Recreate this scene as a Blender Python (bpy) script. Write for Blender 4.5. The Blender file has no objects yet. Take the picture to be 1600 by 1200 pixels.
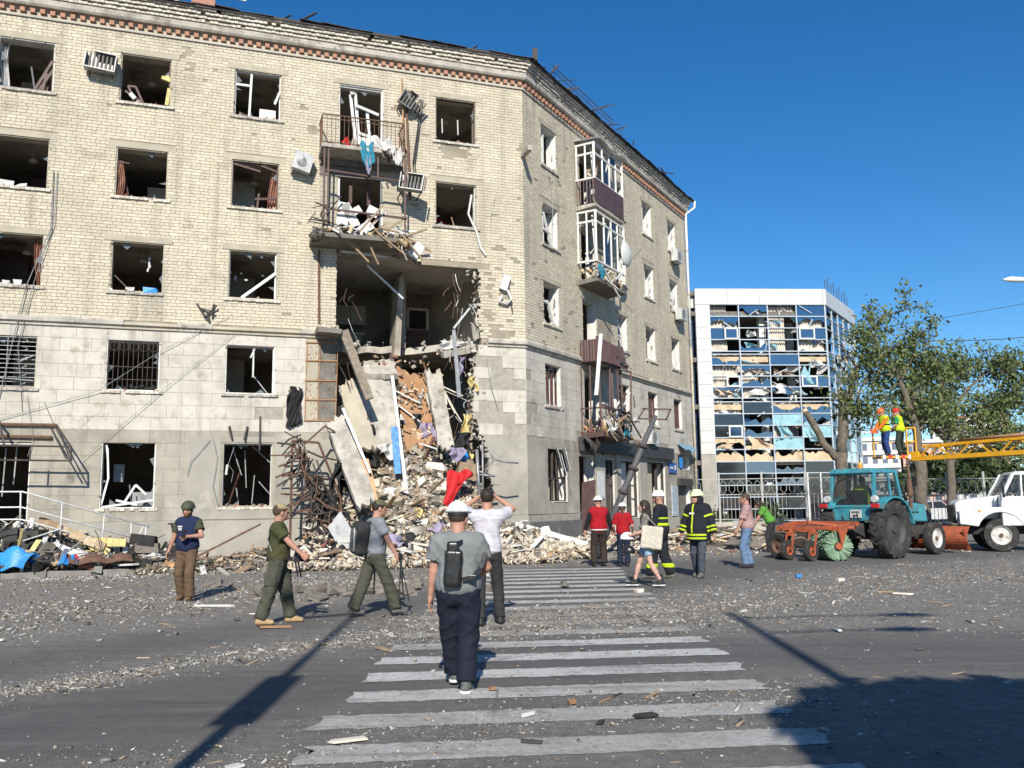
import bpy, math, random
import numpy as np
from mathutils import Vector, Matrix
random.seed(7)
RNG = np.random.default_rng(11)
PI = math.pi
SC = bpy.context.scene
COL = SC.collection

# ---------------------------------------------------------------- camera, sky, sun
cam = bpy.data.cameras.new('camera')
cam_o = bpy.data.objects.new('camera', cam); COL.objects.link(cam_o)
cam.sensor_width = 36.0; cam.lens = 30.836; cam.clip_start = 0.1; cam.clip_end = 3000
cam_o.matrix_world = (Matrix.Translation((0, 0, 1.62)) @ Matrix.Rotation(PI/2 + 0.1345, 4, 'X') @ Matrix.Rotation(-0.0126, 4, 'Z'))
SC.camera = cam_o
SC.render.engine = 'CYCLES'; SC.cycles.max_bounces = 6; SC.cycles.diffuse_bounces = 3; SC.cycles.glossy_bounces = 3; SC.cycles.transparent_max_bounces = 8
SUN_EL = math.radians(33.5)
wd = bpy.data.worlds.new('World'); SC.world = wd; wd.use_nodes = True
nt = wd.node_tree; nt.nodes.clear()
sky = nt.nodes.new('ShaderNodeTexSky'); sky.sky_type = 'NISHITA'; sky.sun_disc = False
sky.sun_elevation = SUN_EL; sky.sun_rotation = math.radians(180); sky.altitude = 60
sky.air_density = 1.0; sky.dust_density = 0.0; sky.ozone_density = 6.0
bg = nt.nodes.new('ShaderNodeBackground'); bg.inputs[1].default_value = 0.085
out = nt.nodes.new('ShaderNodeOutputWorld')
hs = nt.nodes.new('ShaderNodeHueSaturation'); hs.inputs['Saturation'].default_value = 1.23; hs.inputs['Value'].default_value = 1.0
nt.links.new(sky.outputs[0], hs.inputs['Color']); nt.links.new(hs.outputs[0], bg.inputs[0]); nt.links.new(bg.outputs[0], out.inputs[0])
sun = bpy.data.lights.new('sun', 'SUN'); sun.energy = 4.3; sun.angle = math.radians(0.53); sun.color = (1, .94, .83)
sun_o = bpy.data.objects.new('sun', sun); COL.objects.link(sun_o)
sun_o.rotation_euler = (Vector((0.0, math.cos(SUN_EL), -math.sin(SUN_EL)))).to_track_quat('-Z', 'Y').to_euler()
vs = SC.view_settings
vs.view_transform = 'Standard'; vs.look = 'None'; vs.exposure = 0.62; vs.gamma = 1.0; vs.use_curve_mapping = False

# ---------------------------------------------------------------- helpers
def new_obj(name, me, parent=None):
    o = bpy.data.objects.new(name, me); COL.objects.link(o)
    if parent is not None: o.parent = parent
    return o
def tag(o, label=None, cat=None, group=None, kind=None):
    if label: o['label'] = label
    if cat: o['category'] = cat
    if group: o['group'] = group
    if kind: o['kind'] = kind
    return o
def thing(name, label, cat, loc=(0, 0, 0), rz=0, group=None):
    o = new_obj(name, None); o.location = loc; o.rotation_euler = (0, 0, rz); o.empty_display_size = .2
    return tag(o, label, cat, group)
def copy_tree(o, parent=None):
    c = o.copy(); COL.objects.link(c); c.parent = parent
    for ch in list(o.children): copy_tree(ch, c)
    return c
def rot(ax, ay, az):
    return Matrix.Rotation(az, 3, 'Z') @ Matrix.Rotation(ay, 3, 'Y') @ Matrix.Rotation(ax, 3, 'X')
def rrot(): return rot(random.uniform(0, 6.28), random.uniform(0, 6.28), random.uniform(0, 6.28))

class MB:
    """collects shapes, then links them as one mesh object"""
    def __init__(s): s.v = []; s.f = []
    def add(s, vs, fs):
        n = len(s.v); s.v.extend([tuple(p) for p in vs]); s.f.extend([tuple(i + n for i in f) for f in fs]); return s
    def hexa(s, p):
        return s.add(p, [(0, 3, 2, 1), (4, 5, 6, 7), (0, 1, 5, 4), (1, 2, 6, 5), (2, 3, 7, 6), (3, 0, 4, 7)])
    def box(s, c, d, R=None):
        x, y, z = d[0]/2, d[1]/2, d[2]/2
        P = [Vector(q) for q in ((-x,-y,-z),(x,-y,-z),(x,y,-z),(-x,y,-z),(-x,-y,z),(x,-y,z),(x,y,z),(-x,y,z))]
        if R is not None: P = [R @ q for q in P]
        c = Vector(c); return s.hexa([q + c for q in P])
    def bar(s, a, b, w, h=None, up=(0, 0, 1)):
        a = Vector(a); b = Vector(b); h = h or w; d = (b - a)
        if d.length < 1e-6: return s
        d.normalize(); up = Vector(up)
        if abs(d.dot(up)) > .98: up = Vector((1, 0, 0))
        x = d.cross(up).normalized() * w/2; y = x.cross(d).normalized() * h/2
        return s.hexa([a-x-y, a+x-y, a+x+y, a-x+y, b-x-y, b+x-y, b+x+y, b-x+y])
    def tube(s, pts, r, n=6, cap=True):
        pts = [Vector(p) for p in pts]; rs = r if isinstance(r, (list, tuple)) else [r]*len(pts)
        vs = []; fs = []; px = None
        for i, p in enumerate(pts):
            d = (pts[min(i+1, len(pts)-1)] - pts[max(i-1, 0)])
            d = d.normalized() if d.length > 1e-9 else Vector((0, 0, 1))
            if px is None:
                px = d.orthogonal().normalized()
            else:
                px = px - d*px.dot(d)
                px = px.normalized() if px.length > 1e-6 else d.orthogonal().normalized()
            py = d.cross(px)
            for k in range(n):
                a = 2*PI*k/n; vs.append(p + (px*math.cos(a) + py*math.sin(a))*rs[i])
        for i in range(len(pts)-1):
            for k in range(n):
                a, b = i*n+k, i*n+(k+1) % n; fs.append((a, b, b+n, a+n))
        if cap:
            fs.append(tuple(range(n))[::-1]); fs.append(tuple((len(pts)-1)*n+k for k in range(n)))
        return s.add(vs, fs)
    def prism(s, poly, vec):
        n = len(poly); vec = Vector(vec); A = [Vector(p) for p in poly]
        return s.add(A + [p+vec for p in A], [tuple(range(n))[::-1], tuple(range(n, 2*n))] + [(i, (i+1) % n, (i+1) % n+n, i+n) for i in range(n)])
    def lathe(s, prof, c=(0, 0, 0), ax='Z', n=24, R=None, ring=False):
        """prof: list of (radius, height); turned about the axis through c"""
        vs = []; fs = []; c = Vector(c)
        for r, h in prof:
            for k in range(n):
                a = 2*PI*k/n; q = (r*math.cos(a), r*math.sin(a), h)
                if ax == 'X': q = (h, q[0], q[1])
                elif ax == 'Y': q = (q[1], h, q[0])
                q = Vector(q)
                if R is not None: q = R @ q
                vs.append(q + c)
        m = len(prof)
        for i in range(m-1):
            for k in range(n):
                a, b = i*n+k, i*n+(k+1) % n; fs.append((a, b, b+n, a+n))
        if ring:
            for k in range(n): a, b = (m-1)*n+k, (m-1)*n+(k+1) % n; fs.append((a, b, (k+1) % n, k))
        else: fs.append(tuple(range(n))[::-1]); fs.append(tuple((m-1)*n+k for k in range(n)))
        return s.add(vs, fs)
    def chunk(s, c, d, R=None, j=.28):
        """a broken lump: a box with its corners knocked about"""
        x, y, z = d[0]/2, d[1]/2, d[2]/2
        P = []
        for q in ((-x,-y,-z),(x,-y,-z),(x,y,-z),(-x,y,-z),(-x,-y,z),(x,-y,z),(x,y,z),(-x,y,z)):
            P.append(Vector((q[0]*(1-random.random()*j*2), q[1]*(1-random.random()*j*2), q[2]*(1-random.random()*j*2))))
        R = R if R is not None else rrot(); c = Vector(c)
        return s.hexa([R @ q + c for q in P])
    def sheet(s, fn, nu, nv, th=0.0):
        """grid surface fn(a,b), a and b in 0..1, with a thickness along its normals"""
        P = [[Vector(fn(i/nu, j/nv)) for j in range(nv+1)] for i in range(nu+1)]
        vs = [p for r in P for p in r]; k = nv+1
        fs = [(i*k+j, (i+1)*k+j, (i+1)*k+j+1, i*k+j+1) for i in range(nu) for j in range(nv)]
        if th:
            n0 = len(vs); nn = []
            for i in range(nu+1):
                for j in range(nv+1):
                    a = P[min(i+1, nu)][j] - P[max(i-1, 0)][j]; b = P[i][min(j+1, nv)] - P[i][max(j-1, 0)]
                    n = a.cross(b); n = n.normalized() if n.length > 1e-9 else Vector((0, 0, 1)); nn.append(P[i][j] - n*th)
            vs = vs + nn; fs = fs + [tuple(q+n0 for q in f[::-1]) for f in fs]
            bd = [(i, 0) for i in range(nu+1)] + [(nu, j) for j in range(1, nv+1)] + [(i, nv) for i in range(nu-1, -1, -1)] + [(0, j) for j in range(nv-1, 0, -1)]
            for q in range(len(bd)):
                a = bd[q][0]*k+bd[q][1]; b = bd[(q+1) % len(bd)]; b = b[0]*k+b[1]
                fs.append((b, a, a+n0, b+n0))
        return s.add(vs, fs)
    def build(s, name, m, parent=None, smooth=False, bevel=0.0):
        me = bpy.data.meshes.new(name); me.from_pydata([tuple(p) for p in s.v], [], s.f); me.update()
        if m: me.materials.append(MAT[m] if isinstance(m, str) else m)
        if smooth:
            me.polygons.foreach_set('use_smooth', [True]*len(me.polygons))
        o = new_obj(name, me, parent)
        if smooth == 'auto':
            me.set_sharp_from_angle(angle=math.radians(40))
        if bevel:
            b = o.modifiers.new('bevel', 'BEVEL'); b.width = bevel; b.segments = 2; b.limit_method = 'ANGLE'; b.harden_normals = False
        return o

# ---------------------------------------------------------------- materials
MAT = {}
def mat(name, col, rough=.85, metal=0.0, var=.18, scale=6.0, bump=0.0, bscale=40.0, islands=None, spots=None, spec=.4, detail=3, alpha=None, coord='world', stain=None, streak=None):
    m = bpy.data.materials.new(name); m.use_nodes = True; MAT[name] = m
    t = m.node_tree; N = t.nodes; Lk = t.links
    p = N['Principled BSDF']; p.inputs['Roughness'].default_value = rough; p.inputs['Metallic'].default_value = metal
    p.inputs['Specular IOR Level'].default_value = spec
    g = N.new('ShaderNodeNewGeometry'); tc = N.new('ShaderNodeTexCoord')
    src = g.outputs['Position'] if coord == 'world' else tc.outputs['Object']
    def noise(sc, det=detail, ro=.6):
        n = N.new('ShaderNodeTexNoise'); n.inputs['Scale'].default_value = sc; n.inputs['Detail'].default_value = det; n.inputs['Roughness'].default_value = ro
        Lk.new(src, n.inputs['Vector']); return n
    def mix(fac, a, b, mode='MIX'):
        x = N.new('ShaderNodeMix'); x.data_type = 'RGBA'; x.blend_type = mode; x.clamp_factor = True
        for i, q in ((0, fac), (6, a), (7, b)):
            if isinstance(q, (int, float)): x.inputs[i].default_value = q
            elif isinstance(q, tuple): x.inputs[i].default_value = q if len(q) == 4 else (*q, 1)
            else: Lk.new(q, x.inputs[i])
        return x.outputs[2]
    def ramp(inp, a, b):
        r = N.new('ShaderNodeMapRange'); r.inputs[1].default_value = a; r.inputs[2].default_value = b; Lk.new(inp, r.inputs[0]); return r.outputs[0]
    if islands:
        r = N.new('ShaderNodeValToRGB'); r.color_ramp.interpolation = 'LINEAR' if len(islands) < 7 else 'CONSTANT'
        e = r.color_ramp.elements
        while len(e) < len(islands): e.new(.5)
        for i, c in enumerate(islands): e[i].position = i/max(1, len(islands)-1) if r.color_ramp.interpolation == 'LINEAR' else i/len(islands); e[i].color = (*c, 1)
        Lk.new(g.outputs['Random Per Island'], r.inputs[0]); base = r.outputs[0]
    else:
        base = N.new('ShaderNodeRGB'); base.outputs[0].default_value = (*col, 1); base = base.outputs[0]
    nz = noise(scale)
    base = mix(ramp(nz.outputs[0], .3, .7), mix(1.0, base, (1-var,)*3, 'MULTIPLY'), mix(1.0, base, (1+var*.7,)*3, 'MULTIPLY'))
    if stain:   # (colour, noise scale, low, high)
        for (sc, ss, a, b) in stain:
            base = mix(ramp(noise(ss, 4, .65).outputs[0], a, b), base, sc)
    if streak:   # run-off streaks down the wall: (colour, low, high)
        mp = N.new('ShaderNodeMapping'); mp.inputs['Scale'].default_value = (2.6, 2.6, .22); Lk.new(src, mp.inputs['Vector']); n = N.new('ShaderNodeTexNoise'); n.inputs['Scale'].default_value = 1.0; n.inputs['Detail'].default_value = 4; Lk.new(mp.outputs[0], n.inputs['Vector'])
        base = mix(ramp(n.outputs[0], streak[1], streak[2]), base, streak[0])
    if spots:   # (colour, voronoi scale, radius)
        v = N.new('ShaderNodeTexVoronoi'); v.inputs['Scale'].default_value = spots[1]; Lk.new(src, v.inputs['Vector'])
        base = mix(ramp(v.outputs[0], spots[2], spots[2]*.6), base, spots[0])
    Lk.new(base, p.inputs['Base Color'])
    rg = ramp(nz.outputs[0], .2, .8); rm = N.new('ShaderNodeMapRange'); rm.inputs[3].default_value = max(.02, rough-.08); rm.inputs[4].default_value = min(1, rough+.08)
    Lk.new(rg, rm.inputs[0]); Lk.new(rm.outputs[0], p.inputs['Roughness'])
    if bump:
        b = N.new('ShaderNodeBump'); b.inputs['Strength'].default_value = bump; b.inputs['Distance'].default_value = .02
        Lk.new(noise(bscale, 2).outputs[0], b.inputs['Height']); Lk.new(b.outputs[0], p.inputs['Normal'])
    if alpha is not None: p.inputs['Alpha'].default_value = alpha
    return m
mat('brick', None, .9, var=.12, scale=.7, bump=.25, bscale=90, islands=[(.49,.43,.325),(.525,.465,.36),(.56,.505,.395),(.54,.48,.37),(.505,.445,.34),(.60,.545,.435)], streak=((.36,.32,.255), .54, .74),
    stain=[((.30,.26,.20), .35, .58, .82), ((.38,.335,.26), 1.4, .55, .75), ((.17,.15,.125), .9, .68, .82)], spots=((.16,.14,.115), 1.9, .022))
mat('mortar', (.30,.26,.20), .95, var=.25, scale=3, bump=.3, bscale=70)
mat('stone', None, .9, var=.12, scale=1.6, bump=.2, bscale=60, streak=((.30,.275,.235), .55, .75), islands=[(.50,.47,.415),(.53,.50,.445),(.515,.48,.42),(.545,.51,.45)],
    stain=[((.34,.31,.265), .42, .5, .7), ((.20,.18,.15), .8, .60, .76), ((.13,.115,.10), 1.9, .64, .76), ((.36,.32,.25), 3.1, .55, .7)], spots=((.15,.13,.11), 2.3, .028))
mat('stone_low', None, .92, var=.14, scale=1.6, bump=.25, bscale=40, streak=((.22,.205,.175), .5, .72), islands=[(.345,.315,.26),(.365,.335,.28),(.355,.32,.265),(.38,.345,.29)], stain=[((.22,.20,.165), .5, .45, .65), ((.45,.42,.365), .8, .58, .7), ((.14,.125,.11), 1.7, .63, .76)], spots=((.13,.12,.10), 2.0, .03))
mat('stone_joint', (.33,.305,.26), .95, var=.2)
mat('render_grey', (.345,.325,.28), .92, var=.16, scale=.9, bump=.2, bscale=30, stain=[((.23,.215,.185), .7, .5, .75), ((.42,.395,.34), 1.7, .58, .75)], spots=((.16,.15,.13), 2.1, .035))
mat('plinth', (.13,.13,.128), .85, var=.25, scale=2, bump=.2, stain=[((.27,.26,.24), 1.8, .58, .7)])
mat('lintel', (.40,.355,.275), .9, var=.16, scale=2.5, bump=.15)
mat('red_brick', None, .9, var=.2, scale=9, bump=.2, bscale=80, islands=[(.34,.17,.105),(.42,.225,.145),(.38,.20,.135),(.31,.16,.11)])
mat('white_brick', None, .9, var=.15, scale=2, bump=.2, islands=[(.50,.46,.39),(.60,.56,.49),(.54,.49,.41),(.42,.38,.315)])
mat('concrete', (.42,.39,.34), .92, var=.2, scale=3, bump=.3, bscale=35, stain=[((.27,.245,.21), 1.8, .48, .66), ((.20,.17,.14), 4.0, .56, .70), ((.50,.46,.40), 2.7, .6, .7)])
mat('dark_concrete', (.17,.155,.135), .92, var=.3, scale=3, bump=.3)
mat('roofing', None, .75, var=.3, scale=3, bump=.2, islands=[(.035,.03,.028),(.06,.05,.045),(.03,.03,.032)])
mat('room', (.42,.375,.31), .95, var=.22, scale=.8, stain=[((.2,.17,.135), .6, .5, .72)])
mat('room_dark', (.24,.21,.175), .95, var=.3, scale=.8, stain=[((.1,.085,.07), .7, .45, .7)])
mat('ceiling', (.50,.465,.41), .95, var=.16, scale=.7, stain=[((.2,.18,.155), .8, .5, .7)])
mat('reveal', (.66,.64,.60), .85, var=.14, scale=4, stain=[((.4,.37,.32), 3, .55, .75)])
mat('white_paint', (.60,.595,.575), .5, var=.1, scale=5, stain=[((.5,.48,.44), 3, .6, .8)])
mat('white_metal', (.68,.68,.66), .45, var=.15, scale=6)
mat('brown_paint', (.085,.042,.034), .55, var=.25, scale=5)
mat('brown_metal', (.10,.058,.055), .5, var=.2, scale=4, metal=.1)
mat('rust', (.135,.075,.05), .85, var=.35, scale=9, bump=.2)
mat('dark_steel', (.062,.052,.046), .75, metal=.0, var=.35, scale=6)
mat('grey_steel', (.30,.30,.30), .5, metal=.5, var=.25, scale=5)
mat('pale_steel', (.55,.55,.54), .45, metal=.2, var=.2, scale=5)
mat('black', (.016,.016,.017), .6, var=.3)
mat('burnt', (.028,.026,.025), .9, var=.5, scale=4, bump=.3)
mat('wood', None, .85, var=.25, scale=7, bump=.15, islands=[(.30,.20,.115),(.42,.31,.19),(.21,.13,.075),(.50,.40,.27),(.34,.25,.165)])
mat('orange_board', (.33,.185,.095), .8, var=.22, scale=3, stain=[((.30,.15,.075), 2.5, .5, .66), ((.60,.45,.30), 4.5, .6, .7)])
mat('rubble_pale', None, .95, var=.2, scale=8, bump=.3, islands=[(.50,.44,.35),(.60,.54,.44),(.40,.35,.275),(.66,.61,.52),(.52,.43,.31),(.33,.285,.225)])
mat('rubble_mix', None, .9, var=.2, scale=8, bump=.2, islands=[(.46,.40,.31),(.60,.55,.47),(.30,.24,.17),(.44,.26,.14),(.15,.13,.115),(.66,.64,.60),(.35,.30,.23),(.38,.35,.31),(.53,.41,.26),(.22,.21,.20),(.56,.50,.40),(.25,.10,.075)])
mat('rubble_dark', None, .95, var=.3, scale=8, bump=.3, islands=[(.07,.062,.055),(.13,.115,.10),(.20,.175,.145),(.10,.085,.075)])
mat('glass', (.02,.025,.03), .06, var=.1, spec=.8)
mat('blue_plastic', (.03,.24,.62), .45, var=.2, scale=4)
mat('teal_cloth', (.03,.21,.30), .9, var=.4, scale=14)
mat('red_cloth', (.50,.018,.022), .85, var=.25, scale=6, bump=.2, bscale=25)
mat('lilac_cloth', (.30,.26,.36), .9, var=.3, scale=6)
mat('white_cloth', (.54,.53,.515), .9, var=.15, scale=6, bump=.2, bscale=20)
mat('striped_cloth', (.36,.19,.13), .9, var=.5, scale=22)
mat('black_cloth', (.02,.02,.022), .85, var=.4, scale=6, bump=.3, bscale=20)
mat('yellow_foam', (.62,.50,.22), .95, var=.25, scale=10, bump=.3)
mat('sign_blue', (.035,.10,.34), .5, var=.1)

# ================================================================ APARTMENT BUILDING
CX, CY = 0.46035, 28.10799
DIR = {'L': (0.94597871, 0.32422876), 'R': (0.50380672, 0.86381641)}
TANM = math.tan((1.2406-0.528)/2)          # mitre of the obtuse corner
def W(s, u, z, n=0.0):
    d = DIR[s]; return Vector((CX + u*d[0] + n*d[1], CY + u*d[1] - n*d[0], z))
def fbox(m, s, u0, u1, z0, z1, n0, n1):
    """box on a facade: along it u0..u1, up z0..z1, out of it n0..n1"""
    return m.hexa([W(s,u0,z0,n1), W(s,u1,z0,n1), W(s,u1,z0,n0), W(s,u0,z0,n0), W(s,u0,z1,n1), W(s,u1,z1,n1), W(s,u1,z1,n0), W(s,u0,z1,n0)])
def FR(s):   # rotation of a facade's frame (x along, y inward, z up)
    d = DIR[s]; return Matrix(((d[0], -d[1], 0), (d[1], d[0], 0), (0, 0, 1)))
ULEFT, UEND = -20.0, 16.32
ROWZ = {1: (1.60, 3.43), 2: (4.855, 6.295), 3: (7.675, 9.14), 4: (10.46, 11.925), 5: (13.31, 14.80)}
COLL = {0: (-18.72, -17.3), 1: (-15.58, -14.14), 2: (-12.42, -11.03), 3: (-9.26, -7.87), 5: (-3.01, -1.63)}
COLR = {1: (1.31, 2.48), 3: (7.57, 8.6), 4: (10.63, 11.78), 5: (13.81, 14.91)}
OPEN = {'L': [], 'R': []}                   # (u0,u1,z0,z1,row,col)
for r in range(1, 6):
    for c, (a, b) in COLL.items():
        if c == 5 and r < 4: continue
        z0, z1 = ROWZ[r]
        if r == 1 and c == 1: z0, z1 = 1.2, 3.36
        OPEN['L'].append((a, b, z0, z1, r, c))
OPEN['L'] += [(-6.11, -4.71, 12.5, 14.80, 5, 4), (-6.11, -4.71, 9.72, 11.9, 4, 4)]
for r in range(2, 6):
    for c, (a, b) in COLR.items(): OPEN['R'].append((a, b, *ROWZ[r], r, c))
    OPEN['R'].append((4.35, 5.6, {2: 4.05, 3: 6.9, 4: 9.72, 5: 12.5}[r], ROWZ[r][1], r, 2))
OPEN['R'] += [(1.4, 2.85, 1.62, 3.5, 1, 1), (3.75, 5.0, .35, 3.3, 1, 2), (5.95, 6.9, .5, 3.25, 1, 3), (7.45, 9.3, .95, 3.25, 1, 4), (10.2, 12.4, .95, 3.3, 1, 5), (13.95, 15.6, .1, 2.62, 1, 6), (14.1, 15.7, 3.05, 3.75, 1, 7)]
HOLE = [(-6.10, 9.38), (-3.7, 9.38), (-3.5, 9.12), (-1.64, 9.12), (-1.60, 8.1), (-1.72, 7.45), (-1.5, 6.75), (-1.78, 6.2), (-1.85, 4.4), (-1.45, 3.4), (-1.2, 2.0), (-1.35, .3), (-5.85, .3), (-6.0, 2.6), (-6.05, 4.1), (-6.10, 6.6)]
def scan(poly, z):
    xs = []
    for i in range(len(poly)):
        (a, za), (b, zb) = poly[i], poly[(i+1) % len(poly)]
        if (za <= z) != (zb <= z): xs.append(a + (b-a)*(z-za)/(zb-za))
    xs.sort(); return [(xs[i], xs[i+1]) for i in range(0, len(xs)-1, 2)]
def solid(s, u0, u1, z0, z1, cuts, jit=0.0, seed=0):
    zc = (z0+z1)/2; iv = [(u0, u1)]; rem = [(c[0], c[1]) for c in cuts if c[2] < zc < c[3]]
    if s == 'L':
        rr = random.Random(int(zc*1000)+seed)
        rem += [(a-rr.random()*.03, b+rr.uniform(-.02, 1)*jit) for a, b in scan(HOLE, zc)]
    for a, b in rem:
        nv = []
        for p, q in iv:
            if b <= p or a >= q: nv.append((p, q)); continue
            if a > p: nv.append((p, a))
            if b < q: nv.append((b, q))
        iv = nv
    return iv

bld = thing('apartment_building', 'five-storey cream brick apartment block with blown-out windows and a collapsed section', 'building', (CX, CY, 0))
def part(m, name, material, parent=None, smooth=False, bevel=0.0, **kw):
    """mesh in world metres under a parent whose origin may be moved"""
    parent = parent or bld
    o = m.build(name, material, parent, smooth, bevel); o.matrix_parent_inverse = Matrix.Translation(-Vector(bld.location)); tag(o, **kw); return o
# parts of parts sit under meshes whose own matrix is the identity, so only first-level parts need the inverse
def sub(m, name, material, parent, smooth=False, **kw):
    o = m.build(name, material, parent, smooth); tag(o, **kw); return o

COURSE = 0.0945; ZB = 6.86; NC = 91
Z_STONE = 6.64
# --- backing walls (the mortar seen in the joints), merged over courses that are alike
def backing(s, u0, u1, za, zb, step, material, name, jit, n0=-.42, n1=-.014):
    m = MB(); rows = int(round((zb-za)/step)); prev = None; start = za
    for i in range(rows+1):
        iv = None if i == rows else tuple((round(a, 3), round(b, 3)) for a, b in solid(s, u0, u1, za+i*step, za+(i+1)*step, OPEN[s], jit))
        if iv != prev:
            if prev:
                for a, b in prev: fbox(m, s, a, b, start, za+i*step, n0, n1)
            prev = iv; start = za+i*step
    return part(m, name, material)
wallU = {'L': (ULEFT, 0.0), 'R': (0.0, UEND)}
bw = {}; sw = {}
for s in 'LR':
    bw[s] = backing(s, *wallU[s], ZB, ZB+NC*COURSE, COURSE, 'mortar', 'brick_wall', .16)
    sw[s] = backing(s, *wallU[s], 0.0, Z_STONE+.0, .0664, 'stone_joint', 'stone_wall', .12)
    m = MB()
    for a, b in ((wallU[s][0], -6.12), (-1.5, 0.0)) if s == 'L' else (wallU[s],): fbox(m, s, a, b, Z_STONE, ZB, -.42, -.014)
    part(m, 'wall_band', 'mortar')

def masonry(s, za, nrow, ch, blen, gap, depth, cuts, jit, craters, header=False, seed=0):
    rr = random.Random(seed); out = []
    u0, u1 = wallU[s]
    for i in range(nrow):
        z0 = za + i*ch; z1 = z0+ch-gap
        L = blen
        if header and i % 4 == 2: L = blen/2
        off = (i % 2)*L/2 + (.0 if not header else (i % 3)*.02)
        for a, b in solid(s, u0, u1, z0, z0+ch, cuts, jit, 0):
            k = math.floor((a-off)/L)
            while k*L+off < b:
                p = max(a, k*L+off); q = min(b, k*L+off+L-gap); k += 1
                if q-p < .035: continue
                um, zm = (p+q)/2, (z0+z1)/2; bad = False
                for cu, cz, cr in craters:
                    dd = math.hypot(um-cu, (zm-cz))
                    if dd < cr*(.55+.6*rr.random()): bad = True; break
                if bad: continue
                out.append((p, q, z0, z1, rr.uniform(-.0035, .0035)+ (rr.random() < .03)*rr.uniform(-.008, .004)))
    return out
UNIT = {}
def lay(s, pieces, material, name, parent, joined_name, depth, nmax=300):
    """the pieces that show largest become objects of their own, the rest one joined part"""
    d = DIR[s]; fr = FR(s)
    def size(p):
        c = W(s, (p[0]+p[1])/2, (p[2]+p[3])/2); v = c - Vector((0, 0, 1.62)); dist = v.length
        cosv = abs(v.x*d[1] - v.y*d[0])/max(.1, math.hypot(v.x, v.y))
        return -math.sqrt((p[1]-p[0])*cosv*(p[3]-p[2]))/dist
    pieces = sorted(pieces, key=size)
    big, rest = pieces[:nmax], pieces[nmax:]
    key = material
    if key not in UNIT:
        u = MB(); u.box((0, 0, 0), (1, 1, 1)); o = u.build(name, material); UNIT[key] = o.data; bpy.data.objects.remove(o)
    for (a, b, z0, z1, j) in big:
        o = new_obj(name, UNIT[key], parent)
        o.matrix_local = Matrix.Translation(W(s, (a+b)/2, (z0+z1)/2, j-depth/2)) @ fr.to_4x4() @ Matrix.Diagonal((b-a, depth, z1-z0, 1))
    m = MB()
    for (a, b, z0, z1, j) in rest:
        q = [W(s,a,z0,j), W(s,b,z0,j), W(s,b,z0,j-depth), W(s,a,z0,j-depth), W(s,a,z1,j), W(s,b,z1,j), W(s,b,z1,j-depth), W(s,a,z1,j-depth)]
        m.add(q, [(0,1,5,4), (1,2,6,5), (3,0,4,7), (4,5,6,7), (0,3,2,1)])
    if rest: sub(m, joined_name, material, parent, kind='stuff')
LINT = {'L': [], 'R': []}
for s in 'LR':
    for (a, b, z0, z1, r, c) in OPEN[s]:
        if r >= 3: LINT[s].append((a-.2, b+.2, z1, z1+.19))
LINT['L'].append((-3.45, -1.2, 9.13, 9.36))
CR_L = [(-1.2, 8.55, .13), (-.75, 8.3, .10), (-.55, 8.75, .12), (-1.25, 7.6, .2), (-.5, 7.45, .12), (-1.3, 9.0, .12), (-.9, 9.15, .10), (-2.55, 13.05, .35), (-2.0, 13.0, .2), (-2.9, 12.35, .12), (-.2, 10.9, .10), (-.8, 9.8, .09), (-.35, 9.5, .12), (-3.4, 11.4, .09), (-10.7, 15.0, .10), (-10.85, 14.8, .08), (-.1, 13.4, .12), (-1.0, 7.1, .25), (-7.5, 7.25, .12), (-.6, 6.98, .2), (-12.7, 13.1, .08), (-8.6, 12.75, .06)] + [(random.gauss(-2.2, 2.4), random.uniform(6.9, 14.5), random.uniform(.05, .11)) for _ in range(46)] + [(random.uniform(-16, -7), random.uniform(6.9, 15), random.uniform(.04, .075)) for _ in range(26)] + [(-10.62+.05*((k//2) % 2)+.012*k, 15.3-.1*k, .07) for k in range(9)]
CR_R = [(1.1, 8.1, .12), (.6, 9.6, .1), (2.9, 10.6, .14), (.9, 12.6, .1), (2.7, 13.0, .12), (3.0, 12.0, .1), (1.6, 9.9, .1), (3.4, 8.4, .1), (.5, 7.4, .15), (2.0, 12.9, .15), (2.2, 7.35, .12), (3.1, 14.0, .1), (.9, 11.0, .08)] + [(random.uniform(.1, 7), random.uniform(6.9, 15), random.uniform(.05, .11)) for _ in range(40)]
cut_L = OPEN['L'] + LINT['L'] + [(-7.0, -6.1, 6.8, 9.3)]
lay('L', masonry('L', ZB, NC, COURSE, .257, .012, .02, OPEN['L']+LINT['L'], .12, CR_L, True, 1), 'brick', 'brick', bw['L'], 'brick_field', .02, 300)
lay('R', masonry('R', ZB, NC, COURSE, .257, .012, .02, OPEN['R']+LINT['R'], .1, CR_R, True, 2), 'brick', 'brick', bw['R'], 'brick_field', .02, 0)
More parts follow.
